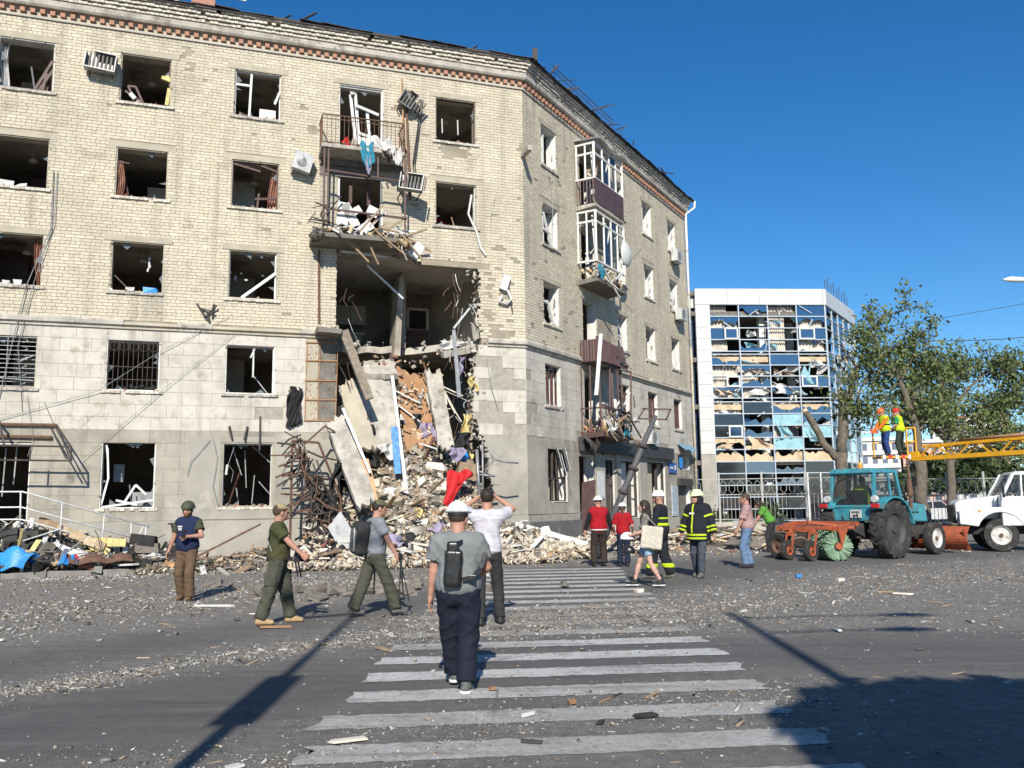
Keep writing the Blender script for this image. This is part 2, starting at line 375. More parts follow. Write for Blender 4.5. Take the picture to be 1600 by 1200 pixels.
# smooth grey render over the stone beside the hole and round the corner
REND = [(-1.9, 0.0, 1.35, 3.62)]
CS_L = [(-7.9, 4.55, .35), (-1.3, 5.6, .35), (-1.0, 4.6, .5), (-.9, 6.0, .3), (-1.5, 4.2, .4), (-.4, 5.2, .25)] + [(random.uniform(-1.8, -.2), random.uniform(3.8, 6.5), random.uniform(.15, .3)) for _ in range(7)]
lay('L', masonry('L', 3.76, 8, .36, .80, .007, .02, OPEN['L']+[(-6.99, -6.03, 4.05, 6.6)], .1, CS_L, False, 3), 'stone', 'stone_block', sw['L'], 'stone_block_field', .02, 170)
lay('L', masonry('L', 1.24, 7, .36, .80, .005, .02, OPEN['L']+[(-1.9, 0, 0, 3.62)], .1, CS_L, False, 3), 'stone_low', 'stone_block', sw['L'], 'stone_block_field', .02, 130)
lay('R', masonry('R', 3.76, 8, .36, .80, .007, .02, OPEN['R']+[(3.6, 13.0, 3.3, 3.96)], .1, [(.3, 5.6, .35), (.2, 4.6, .4)], False, 4), 'stone', 'stone_block', sw['R'], 'stone_block_field', .02, 90)
lay('R', masonry('R', 1.24, 7, .36, .80, .005, .02, OPEN['R']+[(0, 1.25, 0, 3.62), (3.6, 13.0, 3.3, 3.96)], .1, [], False, 4), 'stone_low', 'stone_block', sw['R'], 'stone_block_field', .02, 70)
m = MB()
for i in range(20):
    z0 = 1.24+i*.119
    for a, b in solid('L', -2.4, 0, z0, z0+.119, [], .3, 5): 
        if b > -1.9: fbox(m, 'L', max(a, -1.9), b, z0, z0+.119, -.02, .006)
part(m, 'render_coat', 'render_grey')
m = MB(); fbox(m, 'R', 0, 1.25, 1.24, 3.62, -.02, .006); part(m, 'render_coat', 'render_grey')
# grey smears of later render over the stone of the left front
m = MB(); fbox(m, 'L', -10.2, -7.2, 1.26, 3.62, .0045, .012)
mm = MB()
for a, b, z0, z1 in ((-10.2, -9.32, 1.26, 3.6), (-7.8, -6.2, 1.26, 3.55), (-9.32, -7.8, 3.45, 3.6), (-9.32, -7.8, 1.26, 1.56)): fbox(mm, 'L', a, b, z0, z1, -.01, .012)
part(mm, 'render_coat', 'render_grey')
# plinth
m = MB()
for a, b in ((ULEFT, -6.0), (-1.3, 0)): fbox(m, 'L', a, b, 0, 1.2, -.2, .05)
part(m, 'plinth', 'render_grey')
m = MB(); fbox(m, 'L', -1.3, .02, 0, 1.0, .05, .09); fbox(m, 'R', -.02, 3.7, 0, 1.0, -.1, .09); part(m, 'plinth', 'plinth')
m = MB()
for a, b in ((5.05, 5.9), (6.95, 13.9), (15.65, UEND)): fbox(m, 'R', a, b, 0, .9, -.1, .05)
part(m, 'plinth', 'render_grey')
# bare patch with rusty laths beside the hole
m = MB(); fbox(m, 'L', -6.62, -6.1, 4.05, 6.6, -.03, -.004); patch = part(m, 'bare_patch', 'dark_concrete')
m = MB(); fbox(m, 'L', -7.0, -6.62, 4.05, 6.62, -.03, -.006); sub(m, 'patch_plaster', 'lintel', patch)
m = MB()
for z in (4.1, 4.72, 5.3, 5.9, 6.45): m.bar(W('L', -7.0, z, .015), W('L', -6.05, z+.02, .02), .035)
for u in (-6.98, -6.6, -6.08): m.bar(W('L', u, 4.1, .012), W('L', u+.03, 6.5, .016), .025)
for k in range(70):
    u = random.uniform(-6.95, -6.1); z = random.uniform(4.1, 6.4); m.chunk(W('L', u, z, .0), (.05, .05, .02), None)
sub(m, 'lath', 'orange_board', patch)

# --- string course over the second storey
def course_run(s, a, b, prof, name, material, miter0=False, miter1=False, parent=None):
    """profile list of (n,z) swept along the facade with the corner mitred"""
    m = MB(); k = len(prof); vs = []
    for e, (u, mt) in enumerate(((a, miter0), (b, miter1))):
        for n, z in prof:
            du = n*TANM*(1 if e else -1) if mt else 0
            vs.append(W(s, u+du, z, n))
    m.add(vs, [tuple(range(k)), tuple(range(k, 2*k))[::-1]] + [(i, i+k, (i+1) % k+k, (i+1) % k) for i in range(k)])
    return part(m, name, material) if parent is None else sub(m, name, material, parent)
P_LEDGE = [(-.02, 6.60), (.05, 6.60), (.05, 6.66), (.12, 6.70), (.12, 6.80), (.06, 6.86), (-.02, 6.88)]
def ledge_pieces(s, spans):
    for a, b in spans:
        u = a
        while u < b-.05:
            L = min(random.uniform(.9, 1.7), b-u)
            if b-(u+L) < .3: L = b-u
            j = random.uniform(-.008, .008); brk = random.random() < .35 and not (abs(u) < .01 or abs(u+L) < .01)
            prof = [(n+j*(n > 0), z-(.07 if brk and z > 6.75 else 0)) for n, z in P_LEDGE]
            course_run(s, u, u+L-.008, prof, 'ledge_stone', 'concrete' if not brk else 'lintel', s == 'R' and abs(u) < .01, s == 'L' and abs(u+L) < .01)
            u += L
ledge_pieces('L', [(ULEFT, -6.3), (-1.3, 0.0)]); ledge_pieces('R', [(0.0, 4.0), (6.75, UEND)])

# --- cornice: string, red dentils, plaster band, corbelled bricks, roof edge
ZC = 15.46
for s in 'LR':
    a, b = (ULEFT, 0.0) if s == 'L' else (0.0, UEND)
    def run(prof, name, mt): return course_run(s, a, b, prof, name, mt, s == 'R', s == 'L')
    run([(-.42, ZC), (.05, ZC), (.07, ZC+.06), (.0, ZC+.085), (-.42, ZC+.085)], 'string_course', 'white_brick')
    cb = run([(-.42, ZC+.085), (.004, ZC+.085), (.004, ZC+.30), (-.42, ZC+.30)], 'dentil_band', 'lintel')
    run([(-.42, ZC+.30), (.16, ZC+.30), (.20, ZC+.36), (.20, ZC+.52), (.10, ZC+.56), (-.42, ZC+.56)], 'cornice_band', 'concrete')
    back = run([(-.42, ZC+.56), (.17, ZC+.56), (.17, ZC+.96), (-.42, ZC+.96)], 'corbel', 'mortar')
    u = a+.1
    if 'dent' not in UNIT:
        q = MB(); q.box((0, 0, 0), (.125, .16, .125)); o = q.build('dentil', 'red_brick'); UNIT['dent'] = o.data; bpy.data.objects.remove(o)
    while u < b-.05:
        o = new_obj('dentil', UNIT['dent'], cb); o.matrix_local = Matrix.Translation(W(s, u, ZC+.17+random.uniform(-.006, .006), .05+random.uniform(-.015, .012))) @ FR(s).to_4x4(); u += .257
    for i in range(4):
        m = MB(); u = a + (i % 2)*.06; n1 = .20+.055*i
        while u < b + n1*TANM*(s == 'L'):
            if random.random() > .03:
                j = random.uniform(-.012, .012); fbox(m, s, u - (n1*TANM*(s == 'R') if u < .2 else 0), u+.118, ZC+.565+.1*i+random.uniform(0, .006), ZC+.565+.1*i+.078, -.1, n1+j)
            u += .128
        sub(m, 'corbel_brick_course', 'white_brick', back, kind='stuff')
# roof
EAVE = ZC+.99
m = MB()
def roofpt(s, u, n, z, mt): return W(s, u + (n*TANM if s == 'L' else -n*TANM)*mt, z, n)
for s in 'LR':
    a, b = (ULEFT, 0.0) if s == 'L' else (0.0, UEND)
    pr = [(.42, EAVE), (-5.6, EAVE+2.2), (-11.5, EAVE)]
    A = [roofpt(s, a, n, z, s == 'R') for n, z in pr]; B = [roofpt(s, b, n, z, s == 'L') for n, z in pr]
    A2 = [p - Vector((0, 0, .08)) for p in A]; B2 = [p - Vector((0, 0, .08)) for p in B]
    m.add(A+B+A2+B2, [(0, 3, 4, 1), (1, 4, 5, 2), (6, 7, 10, 9), (7, 8, 11, 10), (0, 6, 9, 3), (2, 5, 11, 8), (0, 1, 7, 6), (1, 2, 8, 7), (3, 9, 10, 4), (4, 10, 11, 5)])
roof = part(m, 'roof', 'roofing')
m = MB()
for s in 'LR':
    a, b = (ULEFT, 0.1) if s == 'L' else (0.1, UEND+.1)
    u = a
    while u < b:
        L = random.uniform(.5, 1.1); t = random.uniform(-.05, .06); up = random.uniform(-.02, .05)
        if random.random() < .93:
            m.hexa([W(s,u,EAVE-.03+up,.47+t), W(s,u+L,EAVE-.03+up*.3,.47), W(s,u+L,EAVE+.22,-.15), W(s,u,EAVE+.22+up,-.15),
                    W(s,u,EAVE-.01+up,.47+t), W(s,u+L,EAVE-.01+up*.3,.47), W(s,u+L,EAVE+.27,-.15), W(s,u,EAVE+.27+up,-.15)])
        u += L*random.uniform(.85, 1.0)
sub(m, 'roofing_sheet', 'roofing', roof, kind='stuff')
m = MB()     # torn battens, cables and bars standing over the eaves
for k in range(46):
    s = random.choice('LRR'); u = random.uniform(-13, -.5) if s == 'L' else random.uniform(.3, 14)
    p = W(s, u, EAVE+.1, random.uniform(-.1, .5)); q = p + Vector((random.uniform(-.9, .9), random.uniform(-.3, .6), random.uniform(.02, .35)))
    m.bar(p, q, random.uniform(.02, .07), random.uniform(.01, .05))
sub(m, 'torn_batten', 'roofing', roof, kind='stuff')
m = MB()
for k in range(26):
    u = 1.5+k*.21; m.bar(W('R', u, EAVE+.1, .38), W('R', u+random.uniform(-.05, .05), EAVE+.48+random.uniform(-.12, .03), .42), .014)
m.bar(W('R', 1.5, EAVE+.45, .42), W('R', 6.7, EAVE+.42, .42), .02); m.bar(W('R', 1.5, EAVE+.28, .40), W('R', 6.7, EAVE+.26, .4), .016)
sub(m, 'roof_railing', 'dark_steel', roof)
m = MB(); m.bar(W('R', .05, EAVE-.05, .5), W('R', .05, EAVE+.38, .5), .16); m.bar(W('R', 1.35, EAVE+.1, .45), W('R', 1.75, EAVE+.55, .5), .12, .03)
sub(m, 'bent_flashing', 'dark_steel', roof)
m = MB(); fbox(m, 'L', -10.6, -9.9, EAVE, EAVE+1.55, -1.6, -.9); fbox(m, 'L', -10.66, -9.84, EAVE+1.5, EAVE+1.62, -1.66, -.84)
sub(m, 'chimney', 'red_brick', roof)
m = MB(); m.tube([W('L', -11.0, EAVE, -.3), W('L', -11.0, EAVE+.75, -.3)], .07, 10); m.bar(W('L', -10.9, EAVE+.52, .3), W('L', -9.0, EAVE+.42, .3), .05, .03)
sub(m, 'vent_pipe', 'white_metal', roof)
# drainpipe at the far end
m = MB(); m.tube([W('R', UEND+.35, EAVE+.0, .45), W('R', UEND+.3, EAVE-.35, .45), W('R', UEND-.12, EAVE-.75, .12), W('R', UEND-.12, 9, .12)], .06, 8); part(m, 'drainpipe', 'white_metal', smooth=True)
m = MB(); m.tube([W('R', UEND-.12, 9, .12), W('R', UEND-.12, .5, .12)], .06, 8)
for z in (3, 5.2, 7.3, 9.4, 11.6, 13.8): m.tube([W('R', UEND-.12, z, .12), W('R', UEND-.12, z+.06, .12)], .075, 8)
part(m, 'drainpipe', 'lintel', smooth=True)
# end and rear walls
m = MB(); m.hexa([W('R',UEND-.42,0,-.42), W('R',UEND,0,-.42), W('R',UEND,0,-11), W('R',UEND-.42,0,-11), W('R',UEND-.42,EAVE,-.42), W('R',UEND,EAVE,-.42), W('R',UEND,EAVE,-11), W('R',UEND-.42,EAVE,-11)])
fbox(m, 'R', 4.5, UEND, 0, EAVE-.1, -11.4, -11.0); fbox(m, 'L', ULEFT, -4.5, 0, EAVE-.1, -11.4, -11.0); fbox(m, 'L', ULEFT, ULEFT+.4, 0, EAVE-.1, -11, -.45)
part(m, 'rear_wall', 'mortar')
# --- storeys: floor slabs, back wall and partitions of the rooms behind
SLABS = [.95, 3.78, 6.62, 9.45, 12.25, 15.12]
RD = 5.2
for i, z in enumerate(SLABS):
    m = MB(); t = .22
    def slab(poly): m.prism([Vector((p.x, p.y, z)) for p in poly], (0, 0, t))
    n0 = -.43
    cL, cR = W('L', n0*TANM, 0, n0), W('R', -n0*TANM, 0, n0); dL, dR = W('L', -RD*TANM, 0, -RD), W('R', RD*TANM, 0, -RD)
    if i in (1, 2):     # broken through above the heap
        slab([W('L', ULEFT, 0, n0), W('L', -6.15, 0, n0), W('L', -6.15, 0, -RD), W('L', ULEFT, 0, -RD)])
        slab([W('L', -6.14, 0, -2.6), W('L', -5.6, 0, -2.3), W('L', -5.2, 0, -2.9), W('L', -4.8, 0, -2.2), W('L', -4.3, 0, -2.4), W('L', -3.9, 0, -1.9), W('L', -3.6, 0, -2.5), W('L', -3.2, 0, -2.2 if i == 2 else -4.2), W('L', -2.4, 0, -1.2 if i == 2 else -4.2), W('L', -1.6, 0, n0 if i == 2 else -3.9), cL, dL, W('L', -6.14, 0, -RD)])
    elif i == 0: slab([W('L', ULEFT, 0, n0), cL, dL, W('L', ULEFT, 0, -RD)])
    else: slab([W('L', ULEFT, 0, n0), cL, dL, W('L', ULEFT, 0, -RD)])
    slab([cR, W('R', UEND-.43, 0, n0), W('R', UEND-.43, 0, -RD), dR])
    fl = part(m, 'floor_slab', 'ceiling')
m = MB()
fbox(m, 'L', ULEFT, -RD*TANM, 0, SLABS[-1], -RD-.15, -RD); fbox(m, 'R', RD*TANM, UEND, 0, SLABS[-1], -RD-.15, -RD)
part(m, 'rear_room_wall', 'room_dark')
for s, us in (('L', (-16.4, -13.3, -10.15, -7.0, -3.55)), ('R', (3.3, 6.8, 9.6, 12.8))):
    for u in us:
        m = MB()
        for i in range(5):
            zt = SLABS[i+1]; nn = -.43
            if s == 'L' and u == -3.55: nn = (-2.6, -2.9, -2.3, -.43, -.43)[i]
            fbox(m, s, u-.07, u+.07, SLABS[i]+.22, zt, -RD, nn)
        part(m, 'partition_wall', 'room')
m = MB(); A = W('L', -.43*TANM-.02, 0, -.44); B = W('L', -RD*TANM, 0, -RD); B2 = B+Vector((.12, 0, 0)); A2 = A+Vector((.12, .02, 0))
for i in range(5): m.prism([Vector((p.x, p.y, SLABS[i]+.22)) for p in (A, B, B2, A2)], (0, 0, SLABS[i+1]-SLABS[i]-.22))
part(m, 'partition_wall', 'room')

# ---------------------------------------------------------------- windows, doors and what is left in them
g_ = mat('shard_glass', (.25,.28,.28), .08, var=.1, spec=.8); g_.node_tree.nodes['Principled BSDF'].inputs['Alpha'].default_value = .45
WIN = {}
rw = random.Random(21)
def lining(s, a, b, z0, z1, n0, n1, t, skip=''):
    m = MB()
    if 'l' not in skip: fbox(m, s, a, a+t, z0, z1, n0, n1)
    if 'r' not in skip: fbox(m, s, b-t, b, z0, z1, n0, n1)
    fbox(m, s, a+t, b-t, z1-t, z1, n0, n1)
    if 'b' not in skip: fbox(m, s, a+t, b-t, z0, z0+t, n0, n1)
    return m
for s in 'LR':
    for (a, b, z0, z1, r, c) in OPEN[s]:
        ground = (s == 'R' and r == 1)
        m = lining(s, a, b, z0, z1, -.41, -.03 if r > 2 else -.022, .03, 'b' if c == 4 and s == 'L' or (s == 'R' and c == 2) or ground and c in (2, 3, 6) else '')
        w = part(m, 'window' if not (s == 'L' and c == 4 or s == 'R' and c == 2 or (r, c) == (1, 1) and s == 'L') else 'doorway', 'reveal' if s == 'R' or rw.random() < .35 else 'lintel'); WIN[s, r, c] = w
        if r >= 3:
            m = MB(); fbox(m, s, a-.2, b+.2, z1+.003, z1+.187, -.3, .003); sub(m, 'lintel', 'lintel', w)
        if s == 'L' and c != 4 and not (r == 1 and c == 1) or (s == 'R' and c != 2 and not ground):
            m = MB(); u = a-.1
            while u < b+.08:    # sill of bricks on edge, some knocked off
                if rw.random() > .06:
                    L = .118; fbox(m, s, u, min(u+L, b+.1), z0-.075+rw.uniform(-.008, .006), z0-.004, -.1, (.055 if r > 1 else .03)+rw.uniform(-.012, .01))
                u += .126
            sub(m, 'sill', 'concrete' if rw.random() < .6 else 'white_brick', w)
            if rw.random() < .8:
                m = MB()
                for k in range(rw.randint(4, 22)):
                    q = rw.uniform(.03, .11); m.chunk(W(s, rw.uniform(a+.05, b-.05), z0+q*.3, rw.uniform(-.3, .02)), (q*rw.uniform(.6, 2), q, q*.6))
                sub(m, 'sill_debris', 'rubble_mix' if s == 'L' else 'rubble_pale', w, kind='stuff')
# frames still standing: (facade,row,col, colour, thickness, list of (u0,z0,u1,z1) bars in fractions of the opening)
def frame(s, r, c, material, t, bars, n=-.12, name='window_frame'):
    a, b, z0, z1 = [o for o in OPEN[s] if o[4] == r and o[5] == c][0][:4]; m = MB()
    for (p, q, x, y) in bars:
        m.bar(W(s, a+(b-a)*p, z0+(z1-z0)*q, n), W(s, a+(b-a)*x, z0+(z1-z0)*y, n), t, t*1.1, up=(-DIR[s][1], DIR[s][0], .01))
    return sub(m, name, material, WIN[s, r, c])
RECT = [(.02, 0, .02, 1), (.98, 0, .98, 1), (0, .98, 1, .98), (0, .02, 1, .02)]
frame('L', 5, 3, 'white_paint', .065, RECT + [(.33, .02, .36, .98), (.02, .70, .34, .70)])
frame('L', 5, 3, 'white_paint', .07, [(.86, .35, .96, .62)], -.05, 'broken_sash')
m = MB(); fbox(m, 'L', -8.5, -8.02, 13.37, 13.68, -.2, -.16); sub(m, 'white_board', 'white_paint', WIN['L', 5, 3])
frame('L', 5, 1, 'brown_paint', .07, [(.98, 0, .98, 1), (.02, .02, .98, .02), (.66, .02, .95, .66), (.73, .02, .98, .5), (.8, .02, .86, .4)])
frame('L', 5, 2, 'brown_paint', .06, [(.97, 0, .97, 1), (.02, .03, .97, .03), (.1, .25, .42, .06), (.15, .36, .3, .06), (.3, .36, .45, .05), (.15, .36, .3, .36)])
frame('L', 5, 2, 'yellow_foam', .10, [(.92, .05, .96, .40), (.80, .62, .95, .58), (.9, .66, .97, .55)], -.1, 'torn_foam')
frame('L', 5, 2, 'white_cloth', .12, [(.2, .2, .3, .1)], -.1, 'white_rag')
frame('L', 4, 3, 'brown_paint', .06, [(.02, 0, .02, 1), (.97, 0, .97, 1), (.02, .97, .98, .97), (.05, .93, .6, .82), (.5, .98, .95, .85), (.55, .04, .58, .35), (.5, .22, .95, .27)])
frame('L', 3, 3, 'white_metal', .05, [(.97, .0, .97, 1), (.02, 0, .02, 1)])
frame('L', 3, 3, 'white_paint', .085, [(.28, .02, .98, .58)], -.06, 'fallen_frame_bar')
frame('L', 3, 3, 'white_cloth', .05, [(.16, .5, .16, .6), (.35, .52, .41, .52), (.04, .66, .08, .66), (.70, .64, .76, .64), (.25, .65, .3, .65)], -.8, 'hanging_scrap')
frame('L', 3, 2, 'white_cloth', .05, [(.69, .82, .69, .62), (.68, .6, .66, .52), (.71, .66, .7, .6)], -.6, 'hanging_scrap')
frame('L', 2, 3, 'pale_steel', .045, [(.56, .93, .56, .35), (.5, .75, .58, .94), (.97, 0, .97, 1)])
frame('L', 2, 3, 'grey_steel', .03, [(.6, .4, .9, .03)], -.5, 'hanging_cable')
frame('L', 1, 2, 'white_metal', .05, [(.99, 0, .99, 1), (.1, .9, .14, .45), (.14, .45, .03, .05), (.08, .95, .12, .7)])
frame('L', 1, 2, 'white_paint', .06, [(.05, .02, .98, .12), (.3, .12, .7, .05), (.45, .08, .65, .35), (.65, .35, .85, .2)], -.05, 'broken_sash')
m = MB(); fbox(m, 'L', -12.2, -11.92, 2.35, 2.85, -1.2, -1.16); sub(m, 'hanging_panel', 'grey_steel', WIN['L', 1, 2]); m = MB(); fbox(m, 'L', -11.65, -11.12, 1.66, 2.05, -.8, -.75); sub(m, 'hanging_panel', 'grey_steel', WIN['L', 1, 2])
frame('L', 1, 3, 'pale_steel', .05, [(.98, 0, .98, 1), (.02, 0, .02, 1), (0, .98, 1, .98)])
frame('L', 1, 3, 'grey_steel', .028, [(.2, .95, .4, .5), (.45, .9, .5, .3), (.75, .4, .98, .2), (.3, .3, .35, .05), (.6, .97, .98, .7), (.62, .05, .66, .5)], -.6, 'hanging_wire')
frame('L', 1, 3, 'white_cloth', .06, [(.08, .5, .10, .66)], -.1, 'hanging_scrap')
frame('L', 1, 1, 'grey_steel', .03, [(.3, 1, .32, .3), (.52, .95, .5, .35), (.7, 1, .68, .5), (.1, .98, .05, .6)], -.5, 'hanging_wire')
frame('L', 5, 5, 'brown_paint', .05, RECT, -.1); frame('L', 5, 5, 'white_cloth', .035, [(.25, .66, .26, .33), (.64, .68, .65, .33)], -.5, 'hanging_scrap')
frame('L', 4, 5, 'white_paint', .06, [(.97, 0, .96, .62), (0, .02, 1, .02), (.98, .0, .98, 1)]); frame('L', 4, 5, 'white_paint', .055, [(.86, .75, .78, .3), (.78, .3, .98, -.1), (.98, -.1, 1.08, -.45), (1.08, -.45, 1.2, -.6)], .06, 'bent_window_frame')
m = MB(); m.lathe([(.78, -1.5), (.78, -1.47), (.6, -1.47), (.6, -1.5)], (0, 0, 0), 'Z', 20)
m.v = [tuple(W('L', -2.75+p[0]*.9, 11.0+p[1]*.45, -1.4+p[2]*.3)) for p in [Vector(q) for q in m.v]]
sub(m, 'wall_painting', 'red_cloth', WIN['L', 4, 5])
m = MB()    # torn striped curtain
m.sheet(lambda p, q: W('L', -12.38+.16*p+.05*math.sin(q*4), 10.5+1.05*q, -.12+.04*math.sin(p*18+q*3)), 12, 8, .004); sub(m, 'curtain', 'striped_cloth', WIN['L', 4, 2])
frame('L', 4, 2, 'brown_paint', .03, [(0, .72, .25, .70)], -.1, 'curtain_rail')
# iron grilles of the second storey
a, b = COLL[2]; z0, z1 = ROWZ[2]; m = MB()
for k in range(11): u = a+.06+k*(b-a-.12)/10; m.bar(W('L', u, z0+.02, -.05), W('L', u, z1-.02, -.05), .016)
for z in (z0+.03, z0+.32, z0+.68, z1-.03): m.bar(W('L', a, z, -.05), W('L', b, z, -.05), .02)
for k in range(5):
    u = a+.19+k*.255
    for sg in (-1, 1): m.tube([W('L', u+sg*(.02+.085*math.sin(t*.45)), z1-.18-.14*math.cos(t*.45)*.9+.0, -.045) for t in range(8)], .008, 4)
sub(m, 'window_grille', 'dark_steel', WIN['L', 2, 2])
m = MB()
for cc in (1, 0):
    a, b = COLL[cc]; m = MB()
    for k in range(12): z = z0+.05+k*(z1-z0-.1)/11; m.bar(W('L', a, z, -.05), W('L', b, z, -.05), .017)
    for u in (a+.35, a+.72): m.bar(W('L', u, z0, -.045), W('L', u, z1, -.045), .02)
    for k in range(6): m.tube([W('L', b-.36+.12*math.sin(t*.7), z0+.1+k*.23+t*.025, -.04) for t in range(9)], .009, 4)
    m.bar(W('L', a+.5, z0+.26, .0), W('L', b-.05, z0+.2, .02), .05, .02); m.bar(W('L', b-.4, z0+.72, 0), W('L', b-.05, z0+.9, .03), .04, .02)
    sub(m, 'window_grille', 'grey_steel', WIN['L', 2, cc])
m = MB()
for u, q, hh in ((-15.35, .2, .22), (-15.0, .14, .12), (-14.72, .17, .2), (-11.9, .2, .14)): m.chunk(W('L', u, 7.75, -.05), (q*1.4, q, hh), rot(0, 0, .3), .2)
sub(m, 'cloth_heap', 'white_cloth', WIN['L', 3, 1])
m = MB(); m.chunk(W('L', -11.35, 7.75, -.04), (.42, .2, .2), FR('L'), .2); sub(m, 'blue_bundle', 'blue_plastic', WIN['L', 3, 2])
m = MB()
for k in range(6): m.chunk(W('L', -11.9+.14*k, 4.93+.04*(k % 2), -.08), (.15, .12, .12))
sub(m, 'dark_bundle', 'black_cloth', WIN['L', 2, 2])
m = MB(); m.chunk(W('L', -15.2, 10.54, -.05), (.5, .2, .18), FR('L'), .2); m.chunk(W('L', -14.75, 10.52, -.05), (.3, .2, .12), FR('L')); sub(m, 'cloth_heap', 'white_cloth', WIN['L', 4, 1])
# window wreckage: glass shards, splinters, chipped edges; pale walls, doors and wardrobes inside
rk = random.Random(77)
for (a, b, z0, z1, r, c) in OPEN['L'] + [o for o in OPEN['R'] if o[4] > 1]:
    s = 'L' if a < 0 else 'R'; w = WIN[s, r, c]
    m = MB()
    for k in range(rk.randint(3, 7)):      # shards still stuck in the rebate
        e = rk.choice('lrtb'); L = rk.uniform(.08, .4); q = rk.uniform(.05, .22)
        if e in 'lr':
            u0 = a+.03 if e == 'l' else b-.03; sg = 1 if e == 'l' else -1; z = rk.uniform(z0+.05, z1-.4); tri = [(u0, z), (u0, z+L), (u0+sg*q, z+L*rk.random())]
        else:
            zz = z1-.03 if e == 't' else z0+.03; sg = -1 if e == 't' else 1; u = rk.uniform(a+.05, b-.4); tri = [(u, zz), (u+L, zz), (u+L*rk.random(), zz+sg*q)]
        m.prism([W(s, u, z, -.15) for u, z in tri], W(s, 0, 0, -.006)-W(s, 0, 0, 0))
    sub(m, 'glass_shard', 'shard_glass', w, kind='stuff')
    m = MB()
    for k in range(rk.randint(14, 30)):    # chipped plaster and mortar round the edge
        e = rk.choice('lrtb'); q = rk.uniform(.02, .06)
        p = {'l': (a-.005, rk.uniform(z0, z1)), 'r': (b+.005, rk.uniform(z0, z1)), 't': (rk.uniform(a, b), z1+.005), 'b': (rk.uniform(a, b), z0)}[e]
        m.chunk(W(s, *p, rk.uniform(-.1, .0)), (q*rk.uniform(1, 2.5), q, q*rk.uniform(1, 2)))
    sub(m, 'chipped_edge', rk.choice(('mortar', 'concrete', 'lintel')), w, kind='stuff')
    if s == 'L' and rk.random() < .8:
        for k in range(rk.randint(0, 2)):
            m = MB(); u = rk.uniform(a+.1, b-.1); m.bar(W(s, u, z0+rk.uniform(0, .1), -.12), W(s, u+rk.uniform(-.5, .5), z0+rk.uniform(.3, 1.0), -.2-rk.random()*.3), rk.uniform(.02, .06), .03); sub(m, 'splintered_frame', rk.choice(('brown_paint', 'wood', 'brown_paint', 'grey_steel')), w)
    if r > 1 and s == 'L' and c != 4 and rk.random() < .75:
        dd = rk.uniform(1.8, 3.2); u0 = a+rk.uniform(-.4, .7); m = MB(); fbox(m, s, u0, u0+rk.uniform(.6, 1.2), SLABS[r-1]+.22, z1+rk.uniform(-.5, .1), -dd-.5, -dd); sub(m, 'wardrobe', rk.choice(('brown_paint', 'room', 'reveal')), w)
    if r > 1 and s == 'L' and rk.random() < .5:
        m = MB(); u0 = (a+b)/2; zc = SLABS[r]-.02; m.tube([W(s, u0, zc, -1.6), W(s, u0+.03, zc-.35, -1.6)], .01, 4); m.lathe([(.03, 0), (.12, -.06), (.13, -.12), (.02, -.14)], W(s, u0+.03, zc-.33, -1.6), 'Z', 10); sub(m, 'ceiling_lamp', 'reveal', w)
for (s, r, c, f0, f1, mt) in (('L', 5, 1, .0, .18, 'white_cloth'), ('L', 3, 1, .85, 1.0, 'striped_cloth'), ('L', 4, 3, .8, .98, 'striped_cloth'), ('R', 5, 1, .1, .5, 'white_cloth'), ('R', 4, 4, .3, .7, 'white_cloth'), ('R', 3, 3, .2, .6, 'white_cloth')):
    a, b, z0, z1 = [o for o in OPEN[s] if o[4] == r and o[5] == c][0][:4]; m = MB(); ph = rk.uniform(0, 6)
    m.sheet(lambda p, q: W(s, a+(b-a)*(f0+(f1-f0)*p)+.05*math.sin(q*4+ph), z0+.1*math.sin(p*5+ph)+(z1-z0-.05)*q, -.3+.05*math.sin(p*20+q*3)), 16, 8, .004); sub(m, 'torn_curtain', mt, WIN[s, r, c])
# plastic windows of the other front
for (r, c, br) in ((5, 1, 1), (4, 1, 2), (3, 1, 3), (2, 1, 4), (5, 3, 0), (4, 3, 0), (3, 3, 2), (2, 3, 4), (5, 4, 1), (4, 4, 1), (3, 4, 0), (2, 4, 4), (5, 5, 1), (4, 5, 2), (3, 5, 0), (2, 5, 4)):
    mt = 'white_paint' if br != 4 else 'brown_paint'
    bars = list(RECT)
    if br == 1: bars += [(.4, 0, .4, 1)]
    if br == 2: bars = RECT[:3] + [(.2, .05, .35, .95), (.35, .9, .9, .05), (.35, .45, .8, .4)]
    if br == 3: bars = RECT[:2] + [(.1, .6, .55, .55), (.5, .62, .95, .02), (.05, .2, .4, .05)]
    if br == 4: bars = RECT + [(.45, 0, .45, 1), (.7, 0, .72, 1)]
    frame('R', r, c, mt, .07, bars, -.2)
    if br in (1, 2):   # a sash swung inwards, and a remaining pane
        a, b = COLR[c]; z0, z1 = ROWZ[r]; m = MB(); m.hexa([W('R',a+.5,z0+.1,-.22), W('R',a+.9,z0+.1,-.5), W('R',a+.9,z0+.1,-.54), W('R',a+.5,z0+.1,-.26), W('R',a+.5,z1-.1,-.22), W('R',a+.9,z1-.1,-.5), W('R',a+.9,z1-.1,-.54), W('R',a+.5,z1-.1,-.26)])
        sub(m, 'sash', 'white_paint', WIN['R', r, c])
    if br == 4:
        a, b = COLR[c]; z0, z1 = ROWZ[r]; m = MB(); m.sheet(lambda p, q: W('R', a+.5+.6*p, z0+.05+(z1-z0-.1)*q, -.34+.03*math.sin(p*20)), 14, 2, .004); sub(m, 'curtain', 'white_cloth', WIN['R', r, c])
